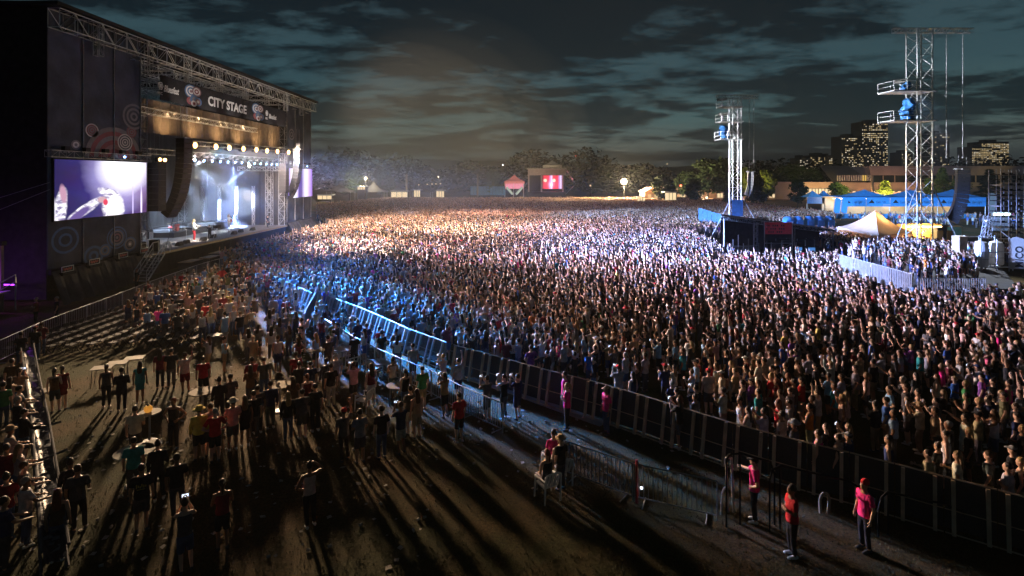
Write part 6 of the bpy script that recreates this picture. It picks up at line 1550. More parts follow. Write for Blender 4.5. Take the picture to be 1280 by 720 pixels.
for k in range(12):
    a = 1088 + k * 27; wall(mu, 'roof_panel', a, a + 26.8, 207.5, 219, YM - .6 - .02 * (k % 2), 24, 'roofband')
m = MB(); a, b = X(1041, YM), X(1088, YM); m.prism([(a, YM - 1, Z(228, YM)), (b, YM - 1, Z(226, YM)), (b, YM + 14, Z(207, YM)), (a + 3, YM + 14, Z(207, YM))], (0, 1.5, .3)); m.build('sloping_roof', 'brownroof', mu)
M['louvre'] = mat('pale_louvre', (.42, .38, .33), .7, 0, .1); M['litlouvre'] = emitm('lit_louvre', (1, .62, .15), .55)
for k in range(15):
    px = 1044 + k * 2.9; y_ = YM - 1.4; m = MB(); m.bb((X(px, YM), y_, Z(226, YM)), (X(px + 1.5, YM), y_ + .3, Z(219, YM))); m.build('louvre', 'litlouvre' if k in (11, 12) else 'louvre', mu)
wall(mu, 'terrace_wall', 1040, 1150, 240, 243, YM - 3, 2, 'brownwall')
m = MB(); m.bb((X(1090.5, YM - 6), YM - 6, 0), (X(1092.3, YM - 6), YM - 5.3, Z(219, YM - 6))); m.build('column', 'creamtop', mu)
for k in range(14):
    px = 1044 + k * 8; m = MB(); m.bb((X(px, YM), YM - 3.3, Z(240, YM)), (X(px + 3.5, YM), YM - 3.1, Z(238.6, YM))); m.build('terrace_lamp', 'warmdim' if 'warmdim' in M else 'booth', mu)
for k in range(5): lamp('POINT', 'terrace_glow', (X(1050 + k * 22, YM), YM - 5, Z(240, YM)), None, 1000, (1, .55, .26), size=.5)
lb = thing('low_building', 'low beige building with warm lit bays behind the trees', 'building', (100, 226, 0)); YL = 226
wall(lb, 'wall', 968, 1040, 229, 262, YL, 12, 'brownwall'); wall(lb, 'wall', 895, 967.8, 236, 262, YL - 1, 12, 'brownwall'); wall(lb, 'wall', 826, 894.8, 233, 262, YL, 12, 'brownwall')
wall(lb, 'roof', 966, 1041, 227.5, 229, YL - .7, 14, 'roofband'); wall(lb, 'roof', 825, 896, 231.6, 233, YL - .7, 14, 'brownroof')
for px in (834, 850, 872, 897, 922, 938, 962, 1008, 1016, 1024, 1032):
    f_ = wall(lb, 'lit_bay', px, px + 6.5, 241.5 if px < 1000 else 236, 247, YL - 1.3, .2, 'booth'); wall(f_, 'bay_frame', px + 3, px + 3.5, 241.5 if px < 1000 else 236, 247, YL - 1.42, .1, 'dark')
for px in (845, 880, 930, 1010, 1030): lamp('POINT', 'wall_glow', (X(px, YL), YL - 5, 3.2), None, 1600, (1, .58, .28), size=.4)
# ------------------------------------------------------------------ towers of the city
def tower_block(px0, px1, ytop, lab, rows, cols, lit, seed, Y=900.0, ybase=232, mt='winlit', floorlit=0.0):
    rr = random.Random(seed); x0, x1 = X(px0, Y), X(px1, Y); zt = Z(ytop, Y)
    t = thing('office_tower', lab, 'building', ((x0 + x1) / 2, Y + 15, 0), 'lit office towers on the skyline')
    m = MB(); m.bb((x0, Y, 0), (x1, Y + 30, zt)); m.build('wall', 'tower', t)
    m = MB(); m.bb((x0 + (x1 - x0) * .3, Y + 8, zt), (x0 + (x1 - x0) * .7, Y + 22, zt + 4)); m.build('roof_plant', 'tower', t)
    z0 = Z(ybase - 12, Y) if ybase > 230 else 4; m1, m2 = MB(), MB(); z0 = 6
    fl = (zt - 3 - z0) / rows; cw = (x1 - x0) / cols
    for i in range(rows):
        run = rr.random() < floorlit
        for j in range(cols):
            on = rr.random() < (lit + (.5 if run else 0))
            if not on: continue
            a = x0 + cw * (j + .12); b = a + cw * rr.uniform(.45, .82); q = z0 + fl * i
            (m1 if rr.random() < .7 else m2).bb((a, Y - .25, q + fl * .25), (b, Y - .05, q + fl * rr.uniform(.55, .75)))
    if m1.v: m1.build('lit_windows', mt, t, kind='stuff')
    if m2.v: m2.build('lit_windows', 'winlit2', t, kind='stuff')
    return t
tower_block(1052, 1078, 170, 'stepped dark office tower left of the tallest one, windows lit', 24, 12, .36, 1, 900)
tower_block(1077.5, 1110, 152, 'tallest dark office tower on the skyline with scattered lit windows', 30, 15, .34, 2, 905, floorlit=.2)
tower_block(1127, 1141, 190, 'low dark office block left of the right delay tower', 15, 7, .3, 3, 950)
tower_block(1159, 1187, 166, 'dark office tower right of the right delay tower, few lights', 26, 12, .13, 4, 940)
tower_block(1215, 1240, 183, 'wide lit office block at the right, left half', 19, 12, .5, 5, 900, floorlit=.7)
tower_block(1227, 1261, 177, 'wide lit office block at the right, taller half', 21, 16, .42, 6, 930, floorlit=.7)
tower_block(1000, 1010, 197, 'small lit tower above the dark trees, leftmost of three', 12, 5, .5, 7, 800, mt='winlit2')
tower_block(1013, 1040, 194, 'dark block with lit top floors behind the trees', 13, 11, .42, 8, 820)
tower_block(1036, 1041, 195, 'narrow brightly lit tower left of the museum', 14, 2, .75, 9, 810)
tower_block(962, 970, 207, 'tiny far block with a few lights above the yellow trees', 6, 4, .3, 10, 900)
# far lights among the trees
fl_ = [(790, 214, 'tall'), (628, 206, 'white'), (720, 207, 'red'), (658, 205, 'white'), (639, 205, 'white'), (649, 204, 'white'), (732, 194, 'red'), (738, 232, 'warm'), (726, 232, 'warm'), (834, 206, 'white'), (1000, 237, 'warm'), (852, 231, 'red'), (858, 230, 'white')]
sl = thing('street_lamp', '', 'street lamp', (0, 0, 0), 'far lamps among the trees')
def far_lamp(px, py, Y, mt, r, lab, power=0, col=(1, .8, .5)):
    p = at(px, py, Y); o = thing('street_lamp', lab, 'street lamp', (p.x, Y, 0), 'far lamps among the trees')
    m = MB(); m.ball(p, r, 8, 6); m.build('lamp', mt, o); m = MB(); m.tube((p.x, Y, 0), (p.x, Y, p.z - r * .9), .12, .08, 6); m.build('pole', 'black', o)
    if power: lamp('POINT', 'lamp_glow', p - Vector((0, r + .35, 0)), None, power, col, size=.3)
bpy.data.objects.remove(sl)
far_lamp(780, 227, 200, 'warmlamp', 1.1, 'brightest warm floodlight glaring above the back of the crowd', 150000, (1, .75, .42))
far_lamp(457, 223, 205, 'warmlamp', .42, 'pale yellow floodlight behind the trees at the far stage end', 26000, (1, .85, .5))
far_lamp(548, 221, 215, 'booth', .35, 'small yellow lamp above the string of red lights', 2000)
far_lamp(628, 206, 420, 'whitelamp', .35, 'small cool white lamp above the green tree', 0)
far_lamp(658, 205, 430, 'booth', .7, 'faint pale lamp above the second stage, left of it', 0)
far_lamp(720, 195, 900, 'redglow', .9, 'tiny red beacon high above the second stage', 0)
far_lamp(851, 232, 190, 'redglow', .35, 'tiny red lamp left of the large dark tree', 0)
far_lamp(834, 205, 500, 'booth', .6, 'tiny pale lamp high among the dark trees', 0)
far_lamp(738, 232, 210, 'booth', .35, 'tiny warm lamp right of the second stage', 0)
far_lamp(883, 247, 190, 'warmdot' if 'warmdot' in M else 'booth', .5, 'small bright lamp over the crowd near the low beige building', 3000)
# ------------------------------------------------------------------ second stage far behind the crowd
Y2 = 232; s2 = thing('second_stage', 'distant small stage with a red glowing screen behind the crowd', 'stage', (X(690, Y2), Y2 + 4, 0))
M['s2band'] = mat('pale_fascia', (.30, .25, .27), .8, 0, .2, 1)
wall(s2, 'fascia', 660, 707, 211.5, 219, Y2, .6, 's2band'); wall(s2, 'rear_wall', 660, 707, 219.2, 245, Y2 + 8, .4, 'blackcloth'); wall(s2, 'deck', 660, 707, 240, 250, Y2 + .2, 8, 'black')
for px in (660, 676, 703): wall(s2, 'column', px, px + 1.8, 219.2, 240, Y2 + .1, .6, 's2band')
wall(s2, 'roof', 659, 708, 210.3, 211.4, Y2 - .3, 9, 'dull_steel')
for k in range(16): m = MB(); x = X(660.5 + k * 3, Y2); m.tube((x, Y2 + .2, Z(210.2, Y2)), (x, Y2 + .2, Z(208, Y2)), .05, n=4); m.build('roof_baluster', 'dull_steel', s2)
m = MB(); c = Vector((X(691, Y2), Y2 + 4, Z(209.5, Y2))); m.loft([[c + Vector((a * 4.0 * q, b * 3 * q, z * 1.25)) for a, b in ((-1, -1), (1, -1), (1, 1), (-1, 1))] for q, z in ((1, .0), (.98, .9), (.45, 1.5), (.04, 2.6))]); m.build('roof_tent', 'whitecloth', s2)
m = MB()
for k in range(12): x = X(707 + k * 1.1, Y2); m.bb((x, Y2 + 1, Z(213 + k * 1.6, Y2)), (x + .4, Y2 + 2.2, Z(212.4 + k * 1.6, Y2)))
m.tube((X(707, Y2), Y2 + 1, Z(210, Y2)), (X(720, Y2), Y2 + 1, Z(230, Y2)), .12, n=4); m.tube((X(721, Y2), Y2 + 1, Z(229, Y2)), (X(706, Y2), Y2 + 1, Z(244, Y2)), .12, n=4); m.build('stairs', 'dull_steel', s2)
def s2mat():
    m = bpy.data.materials.new('red_show_picture'); m.use_nodes = True; t = m.node_tree; b = t.nodes['Principled BSDF']; co = t.nodes.new('ShaderNodeTexCoord'); s_ = t.nodes.new('ShaderNodeSeparateXYZ'); t.links.new(co.outputs['Generated'], s_.inputs[0])
    r_ = ramp(t, [(0, (.10, .0, .01)), (.1, (.8, .02, .05)), (.32, (.9, .03, .06)), (.40, (.5, .2, .6)), (.47, (.9, .7, 1)), (.54, (.8, .02, .05)), (.78, (.8, .03, .08)), (.86, (.45, .25, .7)), (.93, (.8, .7, 1)), (1, (.12, .03, .12))]); t.links.new(s_.outputs[0], r_.inputs[0])
    t.links.new(r_.outputs[0], b.inputs['Emission Color']); b.inputs['Emission Strength'].default_value = 1.0; b.inputs['Base Color'].default_value = (.01, .01, .01, 1); return m
M['s2'] = s2mat(); wall(s2, 'picture', 677.8, 702.8, 219.3, 236, Y2 + 3.4, .3, 's2')
for px in (681.5, 692.5): m = MB(); p = at(px, 225.5, Y2 + 3); m.ball(p, (.75, .2, .75), 10, 6); m.build('picture_disc', 'warmdisc' if 'warmdisc' in M else 'winlit2', s2)
lamp('POINT', 'second_stage_glow', (X(690, Y2), Y2 + 1.5, 6), None, 6000, (1, .15, .25), size=.5)
r_t = thing('party_tent', 'small peaked tent lit pink beside the second stage', 'tent', (X(643, 225), 225, 0)); c = Vector((X(643, 225), 226, 0))
m = MB(); zt, zp = Z(226.5, 225), Z(218.5, 225); m.loft([[c + Vector((a * 4.1 * q, b * 3 * q, z)) for a, b in ((-1, -1), (1, -1), (1, 1), (-1, 1))] for q, z in ((1, zt - 1.0), (1.02, zt), (.5, zt + .9), (.03, zp))]); M['pinkt'] = mat('rose_tent_cloth', (.62, .20, .22), .8, 0, .1); m.build('roof', 'pinkt', r_t)
M['pinklit'] = emitm('pink_lit_lining', (1, .30, .42), .7); wall(r_t, 'lit_lining', 631.5, 654.5, 228, 236, 228.5, .2, 'pinklit')
for px in (631, 642, 654.5): m = MB(); m.tube((X(px, 223), 223, 0), (X(px, 223), 223, zt - 1), .1, n=5); m.build('pole', 'steel', r_t)
for s_ in (-1, 1): m = MB(); m.tube((X(643 + 10 * s_, 222), 222, Z(234, 222)), (X(643 + 2 * s_, 222), 222, Z(243, 222)), .5, n=4); M['palepanel'] = emitm('pale_lit_panel', (.8, .9, .7), .35); m.build('lit_panel', 'palepanel', r_t)
bfz = thing('blue_screen_fence', 'blue sheeted fence panels beside the pink tent', 'fence', (X(610, 222), 222, 0))
for k in range(11): wall(bfz, 'sheet_panel', 588 + k * 4, 591.7 + k * 4, 233, 244, 222 + .05 * (k % 2), .15, 'footsheet')
# tents, lit booths and string lights left of it
for i, (px, yt, w_, nm) in enumerate(((423, 227.5, 9.5, 'dark peaked tent nearest the far stage end'), (465, 227, 9.5, 'dark peaked tent below the yellow floodlight'), (496, 233, 8, 'dark open tent over the warm lit bar'), (527, 233, 7, 'dark tent under the string of red lights'))):
    Yt = 206; c = Vector((X(px, Yt), Yt + 3, 0)); o = thing('market_tent', nm, 'tent', (c.x, Yt + 3, 0), 'dark tents at the back left'); zt = Z(240, Yt); zp = Z(yt, Yt)
    m = MB(); m.loft([[c + Vector((a * w_ / 2 * q, b * 3 * q, z)) for a, b in ((-1, -1), (1, -1), (1, 1), (-1, 1))] for q, z in ((1, zt), (.62, zt + (zp - zt) * .28), (.25, zt + (zp - zt) * .65), (.02, zp))]); m.build('roof', 'blackcloth', o)
    for a in (-1, 1):
        for b in (-1, 1): m = MB(); m.tube((c.x + a * w_ * .48, c.y + b * 2.9, 0), (c.x + a * w_ * .48, c.y + b * 2.9, zt), .07, n=5); m.build('pole', 'dull_steel', o)
for i, (a, b, y0, y1, nm) in enumerate(((489, 509, 239, 246.5, 'widest warm lit booth at the back left'), (517.5, 525, 237, 246, 'narrow pale lit booth beneath the string lights'), (545.5, 555, 238, 246.5, 'lit booth window right of the string lights'), (397, 414, 243.5, 249, 'pale lit van roof at the far stage end'), (447, 456, 233, 237, 'small orange lit booth below the yellow floodlight'), (797, 806, 246, 252, 'small lit stall below the brightest floodlight'), (832, 845, 240, 250, 'orange lit stall right of the brightest floodlight'))):
    Yb = 204 if i < 5 else 176; o = thing('lit_booth', nm, 'booth', (X((a + b) / 2, Yb), Yb, 0), 'small lit booths at the back')
    wall(o, 'lit_front', a, b, y0 + 1, y1, Yb, .2, 'booth'); wall(o, 'roof', a - 1, b + 1, y0 - .5, y0 + .8, Yb - .5, 4, 'grey'); wall(o, 'base_wall', a, b, y1 + .1, 253, Yb - .1, 3, 'black')
    for q in (.33, .66): wall(o, 'mullion', a + (b - a) * q, a + (b - a) * q + .5, y0 + 1, y1, Yb - .12, .1, 'dark')
stl = thing('string_lights', 'string of small red and yellow lamps over the back tents', 'string lights', (X(538, 203), 203, 0))
m = MB(); m.path([at(x, y, 203) for x, y in ((520, 231), (530, 230), (540, 229.5), (552, 229))], .04, 4); m.build('wire', 'cable', stl)
for x, y in ((523.5, 231), (534, 230.4), (540, 230), (545, 229.8), (550.5, 229.6)): m = MB(); m.ball(at(x, y, 202.8), .28, 7, 5); m.build('bulb', 'redwarm' if 'redwarm' in M else 'booth', stl)
for i, px in enumerate((508, 597)):
    m = MB(); m.bb((X(px - 1, 207), 207, 0), (X(px + 1, 207), 207.4, Z(218, 207))); tag(m.build('pale_post', 'creamtop'), 'tall pale post at the back, ' + ('left of the string lights' if i == 0 else 'at the left end of the blue fence'), 'post', 'pale posts at the back')
hz_ = thing('small_house', 'small orange lit house behind the crowd right of the floodlight', 'house', (X(812, 196), 196, 0)); wall(hz_, 'wall', 806, 826, 240, 256, 196, 8, 'brownwall')
m = MB(); a, b = X(804, 196), X(828, 196); m.prism([(a, 195, Z(240, 196)), (b, 195, Z(240, 196)), ((a + b) / 2, 195, Z(234, 196))], (0, 10, 0)); m.build('roof', 'orangeroof' if 'orangeroof' in M else 'roofband', hz_)
wall(hz_, 'window', 810, 814, 243, 248, 195.9, .08, 'winlit'); wall(hz_, 'window', 818, 822, 243, 248, 195.9, .08, 'winlit')
lamp('POINT', 'house_glow', (X(815, 190), 190, 5), None, 3500, (1, .45, .15), size=.4)
# ------------------------------------------------------------------ the rest of the people: positions first
pr = random.Random(2024)
SHW = [('white', 7), ('light grey', 8), ('grey', 12), ('charcoal', 16), ('black', 22), ('navy', 11), ('blue', 3.5), ('light blue', 5), ('teal', 1.2), ('green', 1), ('red', 1.6), ('dark red', 3), ('maroon', 3), ('pink', .5), ('hot pink', .6), ('pale pink', 6), ('orange', .5), ('yellow', .5), ('cream', 7), ('tan', 4), ('brown', 3), ('purple', 2), ('olive', 2), ('slate', 3)]
def pick(w):
    t = pr.random() * sum(x[1] for x in w)
    for n_, q in w:
        t -= q
        if t <= 0: return n_
    return w[-1][0]
used_lab = {p['label'] for p in PEOPLE}
def make(x, y, zone, poses, yaw=.35):
    for tries in range(150):
        pose = pick(poses); fem = pr.random() < .48
        hk = pick([('long', 6), ('tail', 3), ('bun', 2)]) if fem else pick([('short', 6), ('crop', 4), ('cap', 3), ('none', .7), ('hat', .6)])
        hc = pick([('charcoal', 4), ('white', 2), ('navy', 2), ('red', 2), ('tan', 2)]) if hk in ('cap', 'hat') else pick([('black', 3), ('dark', 7), ('brown', 7), ('blond', 2), ('fair', 2), ('red', 1), ('grey', 1)])
        sk = pick([('tank', 5), ('tee', 5), ('dress', 1), ('hoodie', 1)]) if fem else pick([('tee', 9), ('hoodie', 2), ('tank', .6)])
        sc = pick(SHW); lk = pick([('trousers', 5), ('shorts', 6), ('skirt', 1)]) if fem else pick([('trousers', 5), ('shorts', 5)])
        lab = 'fan in %s %s, %s, %s, %s' % (sc, GN[sk], hair_phrase(hk, hc), PHRASE[pose], zone)
        if lab not in used_lab: break
    used_lab.add(lab)
    PEOPLE.append(dict(x=x, y=y, pose=pose, sk=sk, sc=sc, lk=lk, lc=pick([('charcoal', 4), ('black', 4), ('denim', 5), ('khaki', 3), ('navy', 2), ('light grey', 1)]), hk=hk, hc=hc, label=lab, rz=face(x, y) + pr.gauss(0, yaw), skin=None, s=pr.uniform(.93, 1.05), hand=False, zone=zone))
    return PEOPLE[-1]
VP = [('relaxed', 6), ('folded', 2), ('clap', 2), ('hips', 1), ('drink', 2), ('phone', 2), ('one_up', .7), ('both_up', .4)]
CP = [('relaxed', 4), ('folded', 2), ('clap', 5), ('phone', 3), ('drink', 3), ('one_up', 1), ('both_up', 1), ('hips', .8), ('point', .6)]
def inside(poly, x, y):
    c = False; j = len(poly) - 1
    for i in range(len(poly)):
        if (poly[i][1] > y) != (poly[j][1] > y) and x < (poly[j][0] - poly[i][0]) * (y - poly[i][1]) / (poly[j][1] - poly[i][1]) + poly[i][0]: c = not c
        j = i
    return c
occ = {}
def free(x, y, r=.5):
    i, j = int(math.floor(x)), int(math.floor(y))
    for a in (-1, 0, 1):
        for b in (-1, 0, 1):
            for (u, w_) in occ.get((i + a, j + b), ()):
                if (u - x) ** 2 + (w_ - y) ** 2 < r * r: return False
    return True
def take(x, y): occ.setdefault((int(math.floor(x)), int(math.floor(y))), []).append((x, y))
for p in PEOPLE: take(p['x'], p['y'])
# guests standing among the chairs, and on the lawn towards the barrier
def gpoly(px): return [tuple(gp(x, y).xy) for x, y in px]
seatzone = gpoly([(150, 404), (196, 372), (300, 336), (372, 384), (372, 436), (300, 455), (232, 448), (180, 440)])
for k in range(12):
    X0 = -26.2 + 1.22 * k; y = 30.0
    while y < 54:
        y += pr.uniform(.62, 1.05); x = X0 + pr.uniform(-.28, .28)
        if inside(seatzone, x, y) and free(x, y, .5) and pr.random() < (.92 if y > 36 else .85): take(x, y); make(x, y, 'among the folding chairs', VP, .25)
lawnz = gpoly([(225, 470), (300, 452), (372, 432), (405, 405), (510, 462), (520, 500), (470, 540), (400, 530), (330, 520), (250, 500)])
for i in range(900):
    a, b, c, d = -19, 0, 26, 42; x, y = pr.uniform(a, b), pr.uniform(c, d)
    if inside(lawnz, x, y) and free(x, y, .72): take(x, y); make(x, y, 'on the lawn by the tables', VP, .6)
# the crowd proper
fence_px = [(291, 346), (332, 367), (374, 386), (392, 394), (433, 404), (511, 441), (565, 460), (578, 464), (678, 493), (743, 514), (799, 537), (860, 561), (940, 584), (1020, 610), (1094, 632), (1152, 650), (1211, 668), (1276, 690), (1400, 730)]
fl2 = [tuple(gp(x, y).xy) for x, y in fence_px]
def off_fence(x, y):
    best = 1e9
    for (a, b) in zip(fl2, fl2[1:]):
        dx, dy = b[0] - a[0], b[1] - a[1]; t = max(0, min(1, ((x - a[0]) * dx + (y - a[1]) * dy) / (dx * dx + dy * dy))); best = min(best, math.hypot(x - a[0] - t * dx, y - a[1] - t * dy))
    return best
crowdpoly = fl2 + [(24, 13), (200, 195), (60, 208), (-47, 204), (-56, 156), (-40, 112), (-31.2, 94), (-31.2, 58)]
FOH = [(24, 57.5), (38, 57.5), (43, 84), (27, 84)]
comp = [tuple(gp(x, y, CZ).xy) for x, y in ((1043, 335), (1145, 363), (1280, 363), (1290, 316), (1058, 314))]
compin = [tuple(gp(x, y, CZ).xy) for x, y in ((1052, 333), (1146, 359), (1226, 358), (1215, 325), (1100, 313), (1062, 318))]
dark1 = gpoly([(1040, 480), (1100, 560), (1160, 545), (1120, 500)])
back = gpoly([(1046, 300), (1290, 330), (1290, 268), (1040, 268)])
fx = np.array(fl2)
def frustum(x, y, m=1.5): return y > 9 and abs(x) < y * .955 + m
ny = 0; cell = .60; y = 12.0
near_pts = []; comp_pts = []
while y < 208:
    cell = .58 if y < 70 else .66 if y < 120 else .78
    n_ = int((2 * .97 * y + 8) / cell); x0 = -.97 * y - 4
    for i in range(n_):
        x = x0 + i * cell + pr.uniform(-.46, .46) * cell; yy = y + pr.uniform(-.46, .46) * cell
        d = math.hypot(x + 34, yy - 68)
        dens = 3.5 - max(0, d - 45) * .012
        dens *= max(.40, min(1.0, .42 + .58 * (yy - 18 + 1.2 * max(0, 5 - x)) / 24))
        if yy > 110 and x > 45: dens *= .8
        # lively patches and bare spots
        q = math.sin(x * .55 + 1.3 * math.sin(yy * .21)) * math.sin(yy * .47 + 1.1 * math.sin(x * .3)); dens *= 1 + (.38 if yy < 60 else .15) * q
        if pr.random() > dens * cell * cell: continue
        if not inside(crowdpoly, x, yy): continue
        if x > 72 and yy > 116: continue
        if inside(FOH, x, yy) or inside(comp, x, yy) or inside(back, x, yy): continue
        if yy < 60 and (off_fence(x, yy) < .55 or not free(x, yy, .46)): continue
        if yy < 60: take(x, yy)
        near_pts.append((x, yy))
    y += cell
# people standing inside the compound
for i in range(1500):
    x, yy = pr.uniform(28, 52), pr.uniform(38, 64)
    if inside(compin, x, yy) and free(x, yy, .62): take(x, yy); comp_pts.append((x, yy))
# drinkers before the marquee and on the grass behind the mixing tent
for i in range(210):
    x, yy = pr.uniform(70, 112), pr.uniform(100, 121.5)
    near_pts.append((x, yy))
near_pts.sort(key=lambda p: p[1])
auto_near = [p for p in near_pts if p[1] < 32 and frustum(*p, .6)]
for (x, yy) in auto_near: make(x, yy, 'behind tall fence', CP, .3)
rest_pts = [p for p in near_pts if not (p[1] < 32 and frustum(*p, .6)) and frustum(*p, 1.0)]
# nearest 300 in view are things of their own
def in_frame(p):
    px = CX + F * p['x'] / p['y']; py = HY + F * (H - 1.5) / p['y']
    return -6 < px < 1286 and py < 716
vis = sorted([p for p in PEOPLE if in_frame(p)], key=lambda p: (not p['hand'], p['y']))
ind = vis[:300]; indset = {id(p) for p in ind}
others = [p for p in PEOPLE if id(p) not in indset]
sk_i = 0
GRP = 'people watching the concert'
M['phonescr'] = emitm('phone_display_glow', (.7, .8, 1), 1.6)
for p in ind:
    sk_i += 1; skin = SK[pr.randrange(len(SK))] if pr.random() < .9 else SK[4]
    hcol = CC[p['hc']] if p['hk'] in ('cap', 'hat', 'beanie') else HC.get(p['hc'], HC['brown'])
    jit = lambda c: tuple(max(.008, v * pr.uniform(.88, 1.12)) for v in c)
    pr_ = person((p['x'], p['y'], 0), p['rz'], p['pose'], p['sk'], jit(CC[p['sc']]), p['lk'], jit(CC[p['lc']]), p['hk'], hcol, skin, p['label'], GRP, p['s'])
    if 'yellow back print' in p['label']:
        m = MB()
        for k in range(6): m.bb((-.11 + .04 * k, -.146 + .006 * abs(k - 2.5), 1.20 + .02 * (k % 2)), (-.085 + .04 * k, -.139, 1.30 - .02 * (k % 3)))
        m.bb((-.09, -.146, 1.16), (.09, -.139, 1.175)); M['yellowprint'] = mat('yellow_shirt_print', (.55, .38, .06), .8)
        m.build('back_print', 'yellowprint', pr_, local=True, kind='stuff')
for p in ind:
    if p['pose'] != 'phone': continue
    f = Vector((-math.sin(p['rz']), math.cos(p['rz']), 0)); q = Vector((p['x'], p['y'], 0)) + f * .40 * p['s']; z = 1.64 * p['s']
    lab = 'phone held by ' + ' '.join(p['label'].replace(',', '').split()[:12])
    ph = thing('mobile_phone', lab, 'phone', (q.x, q.y, z), 'phones held up in the crowd', p['rz'])
    m = MB(); m.bb((-.075, -.006, -.04), (.075, .006, .04)); m.build('case', 'black', ph, local=True)
    m = MB(); m.bb((-.07, -.009, -.036), (.07, -.0065, .036)); m.build('display', 'phonescr', ph, local=True)
print('individuals', len(ind), 'others', len(others), 'rest', len(rest_pts))
# yellow print on the back of the broad man in black
# performers on the stage
def performer(x, y, pose, sk, sc, lk, lc, hk, hc, lab, s=1.0, rz=-1.57):
    return person((x, y, DZ), rz, pose, sk, CC[sc], lk, CC[lc], hk, HC.get(hc, CC.get(hc)), SK[1], lab, 'performers on the stage', s)
pf = performer(-36.6, 62.6, 'guitar', 'hoodie', 'white', 'trousers', 'red', 'long', 'blond', 'singer in white top and red trousers at the front of the stage', 1.42, -1.2)
performer(SX - 3.4, 72.8, 'guitar', 'tee', 'white', 'trousers', 'light grey', 'long', 'fair', 'guitarist in pale clothes further along the bright stage', 1.35, -1.5)
performer(SX - 7.6, 67.9, 'seated', 'tee', 'charcoal', 'trousers', 'black', 'short', 'dark', 'drummer in dark tee seated behind the red drum kit', 1.0, -1.57)
performer(SX - 6.5, 80.2, 'relaxed', 'tee', 'light blue', 'trousers', 'charcoal', 'short', 'dark', 'musician in light blue tee at the far end of the stage', 1.05, -1.57)
performer(SX - 1.0, 79.0, 'relaxed', 'tee', 'black', 'trousers', 'black', 'cap', 'black', 'dark stagehand in a black cap at the far stage edge', 1.0, -1.57)
performer(SX - 1.2, 64.2, 'phone', 'tee', 'black', 'trousers', 'black', 'cap', 'black', 'camera operator in black at the middle of the stage edge', 1.0, .6)
ca = thing('stage_camera', 'dark video camera on a tripod at the middle of the stage edge', 'camera', (SX - .7, 64.9, DZ))
m = MB(); m.bb((SX - 1.0, 64.6, DZ + 1.3), (SX - .5, 65.4, DZ + 1.65)); m.tube((SX - .75, 65.4, DZ + 1.47), (SX - .75, 65.8, DZ + 1.47), .1, n=8); m.build('camera_body', 'black', ca)
m = MB()
for a in (0, 2.1, 4.2): m.tube((SX - .75, 65, DZ + 1.29), (SX - .75 + .5 * math.cos(a), 65 + .5 * math.sin(a), DZ), .03, n=5)
m.build('tripod', 'dull_steel', ca)
def guitar(x, y, rz, lab, body):
    g_ = thing('electric_guitar', lab, 'guitar', (x, y, DZ + 1.5), 'guitars of the band', rz)
    m = MB(); m.loft([[Vector((a * w_, d, b * h_)) for a, b in [(math.cos(t * .524), math.sin(t * .524)) for t in range(12)]] for w_, h_, d in ((.2, .15, 0), (.21, .16, .02), (.2, .15, .05))]); m.build('guitar_body', body, g_, local=True)
    m = MB(); m.bb((-.85, .03, -.025), (-.15, .055, .025)); m.bb((-1.0, .03, -.045), (-.85, .05, .045)); m.build('neck', 'ply', g_, local=True)
guitar(pf.location.x + .25, pf.location.y + .1, -1.2, 'pale electric guitar held by the singer in red trousers', 'white')
guitar(SX - 3.15, 72.85, -1.5, 'red electric guitar held by the guitarist in pale clothes', 'redpaint')
# ------------------------------------------------------------------ all further people as one crowd
V_all, F_all, C_all, nv = [], [], [], 0
lod = {}
def tri_arrays(me):
    me.calc_loop_triangles(); v = np.empty(len(me.vertices) * 3); me.vertices.foreach_get('co', v); t = np.empty(len(me.loop_triangles) * 3, dtype=np.int64); me.loop_triangles.foreach_get('vertices', t)
    return v.reshape(-1, 3), t.reshape(-1, 3)
def lod1(pose, sk, lk, hk):
    k = (pose, sk, lk, hk)
    if k in lod: return lod[k]
    parts = []
    key = ('b', pose, lk)
    def cached(key, fn):
        if key not in lod: me = fn(); lod[key] = tri_arrays(me); bpy.data.meshes.remove(me)
        return lod[key]
    parts.append((0, cached(('b', pose, lk != 'trousers'), lambda: remeshed(body_mb(pose, False, False, lk != 'trousers'), .018, 150))))
    parts.append((1, cached(('s', pose, sk), lambda: remeshed(shirt_mb(pose, sk), .022, 76))))
    if sk != 'dress': parts.append((2, cached(('l', POSES[pose][2], lk), lambda: remeshed(lower_mb(pose, lk), .022, 44))))
    if hk != 'none': parts.append((3, cached(('h', hk), lambda: remeshed(hair_mb(hk), .016, 52))))
    vs, ts, rs, o = [], [], [], 0
    for r_, (v, t) in parts: vs.append(v); ts.append(t + o); rs.append(np.full(len(t), r_)); o += len(v)
    lod[k] = (np.concatenate(vs), np.concatenate(ts), np.concatenate(rs)); return lod[k]
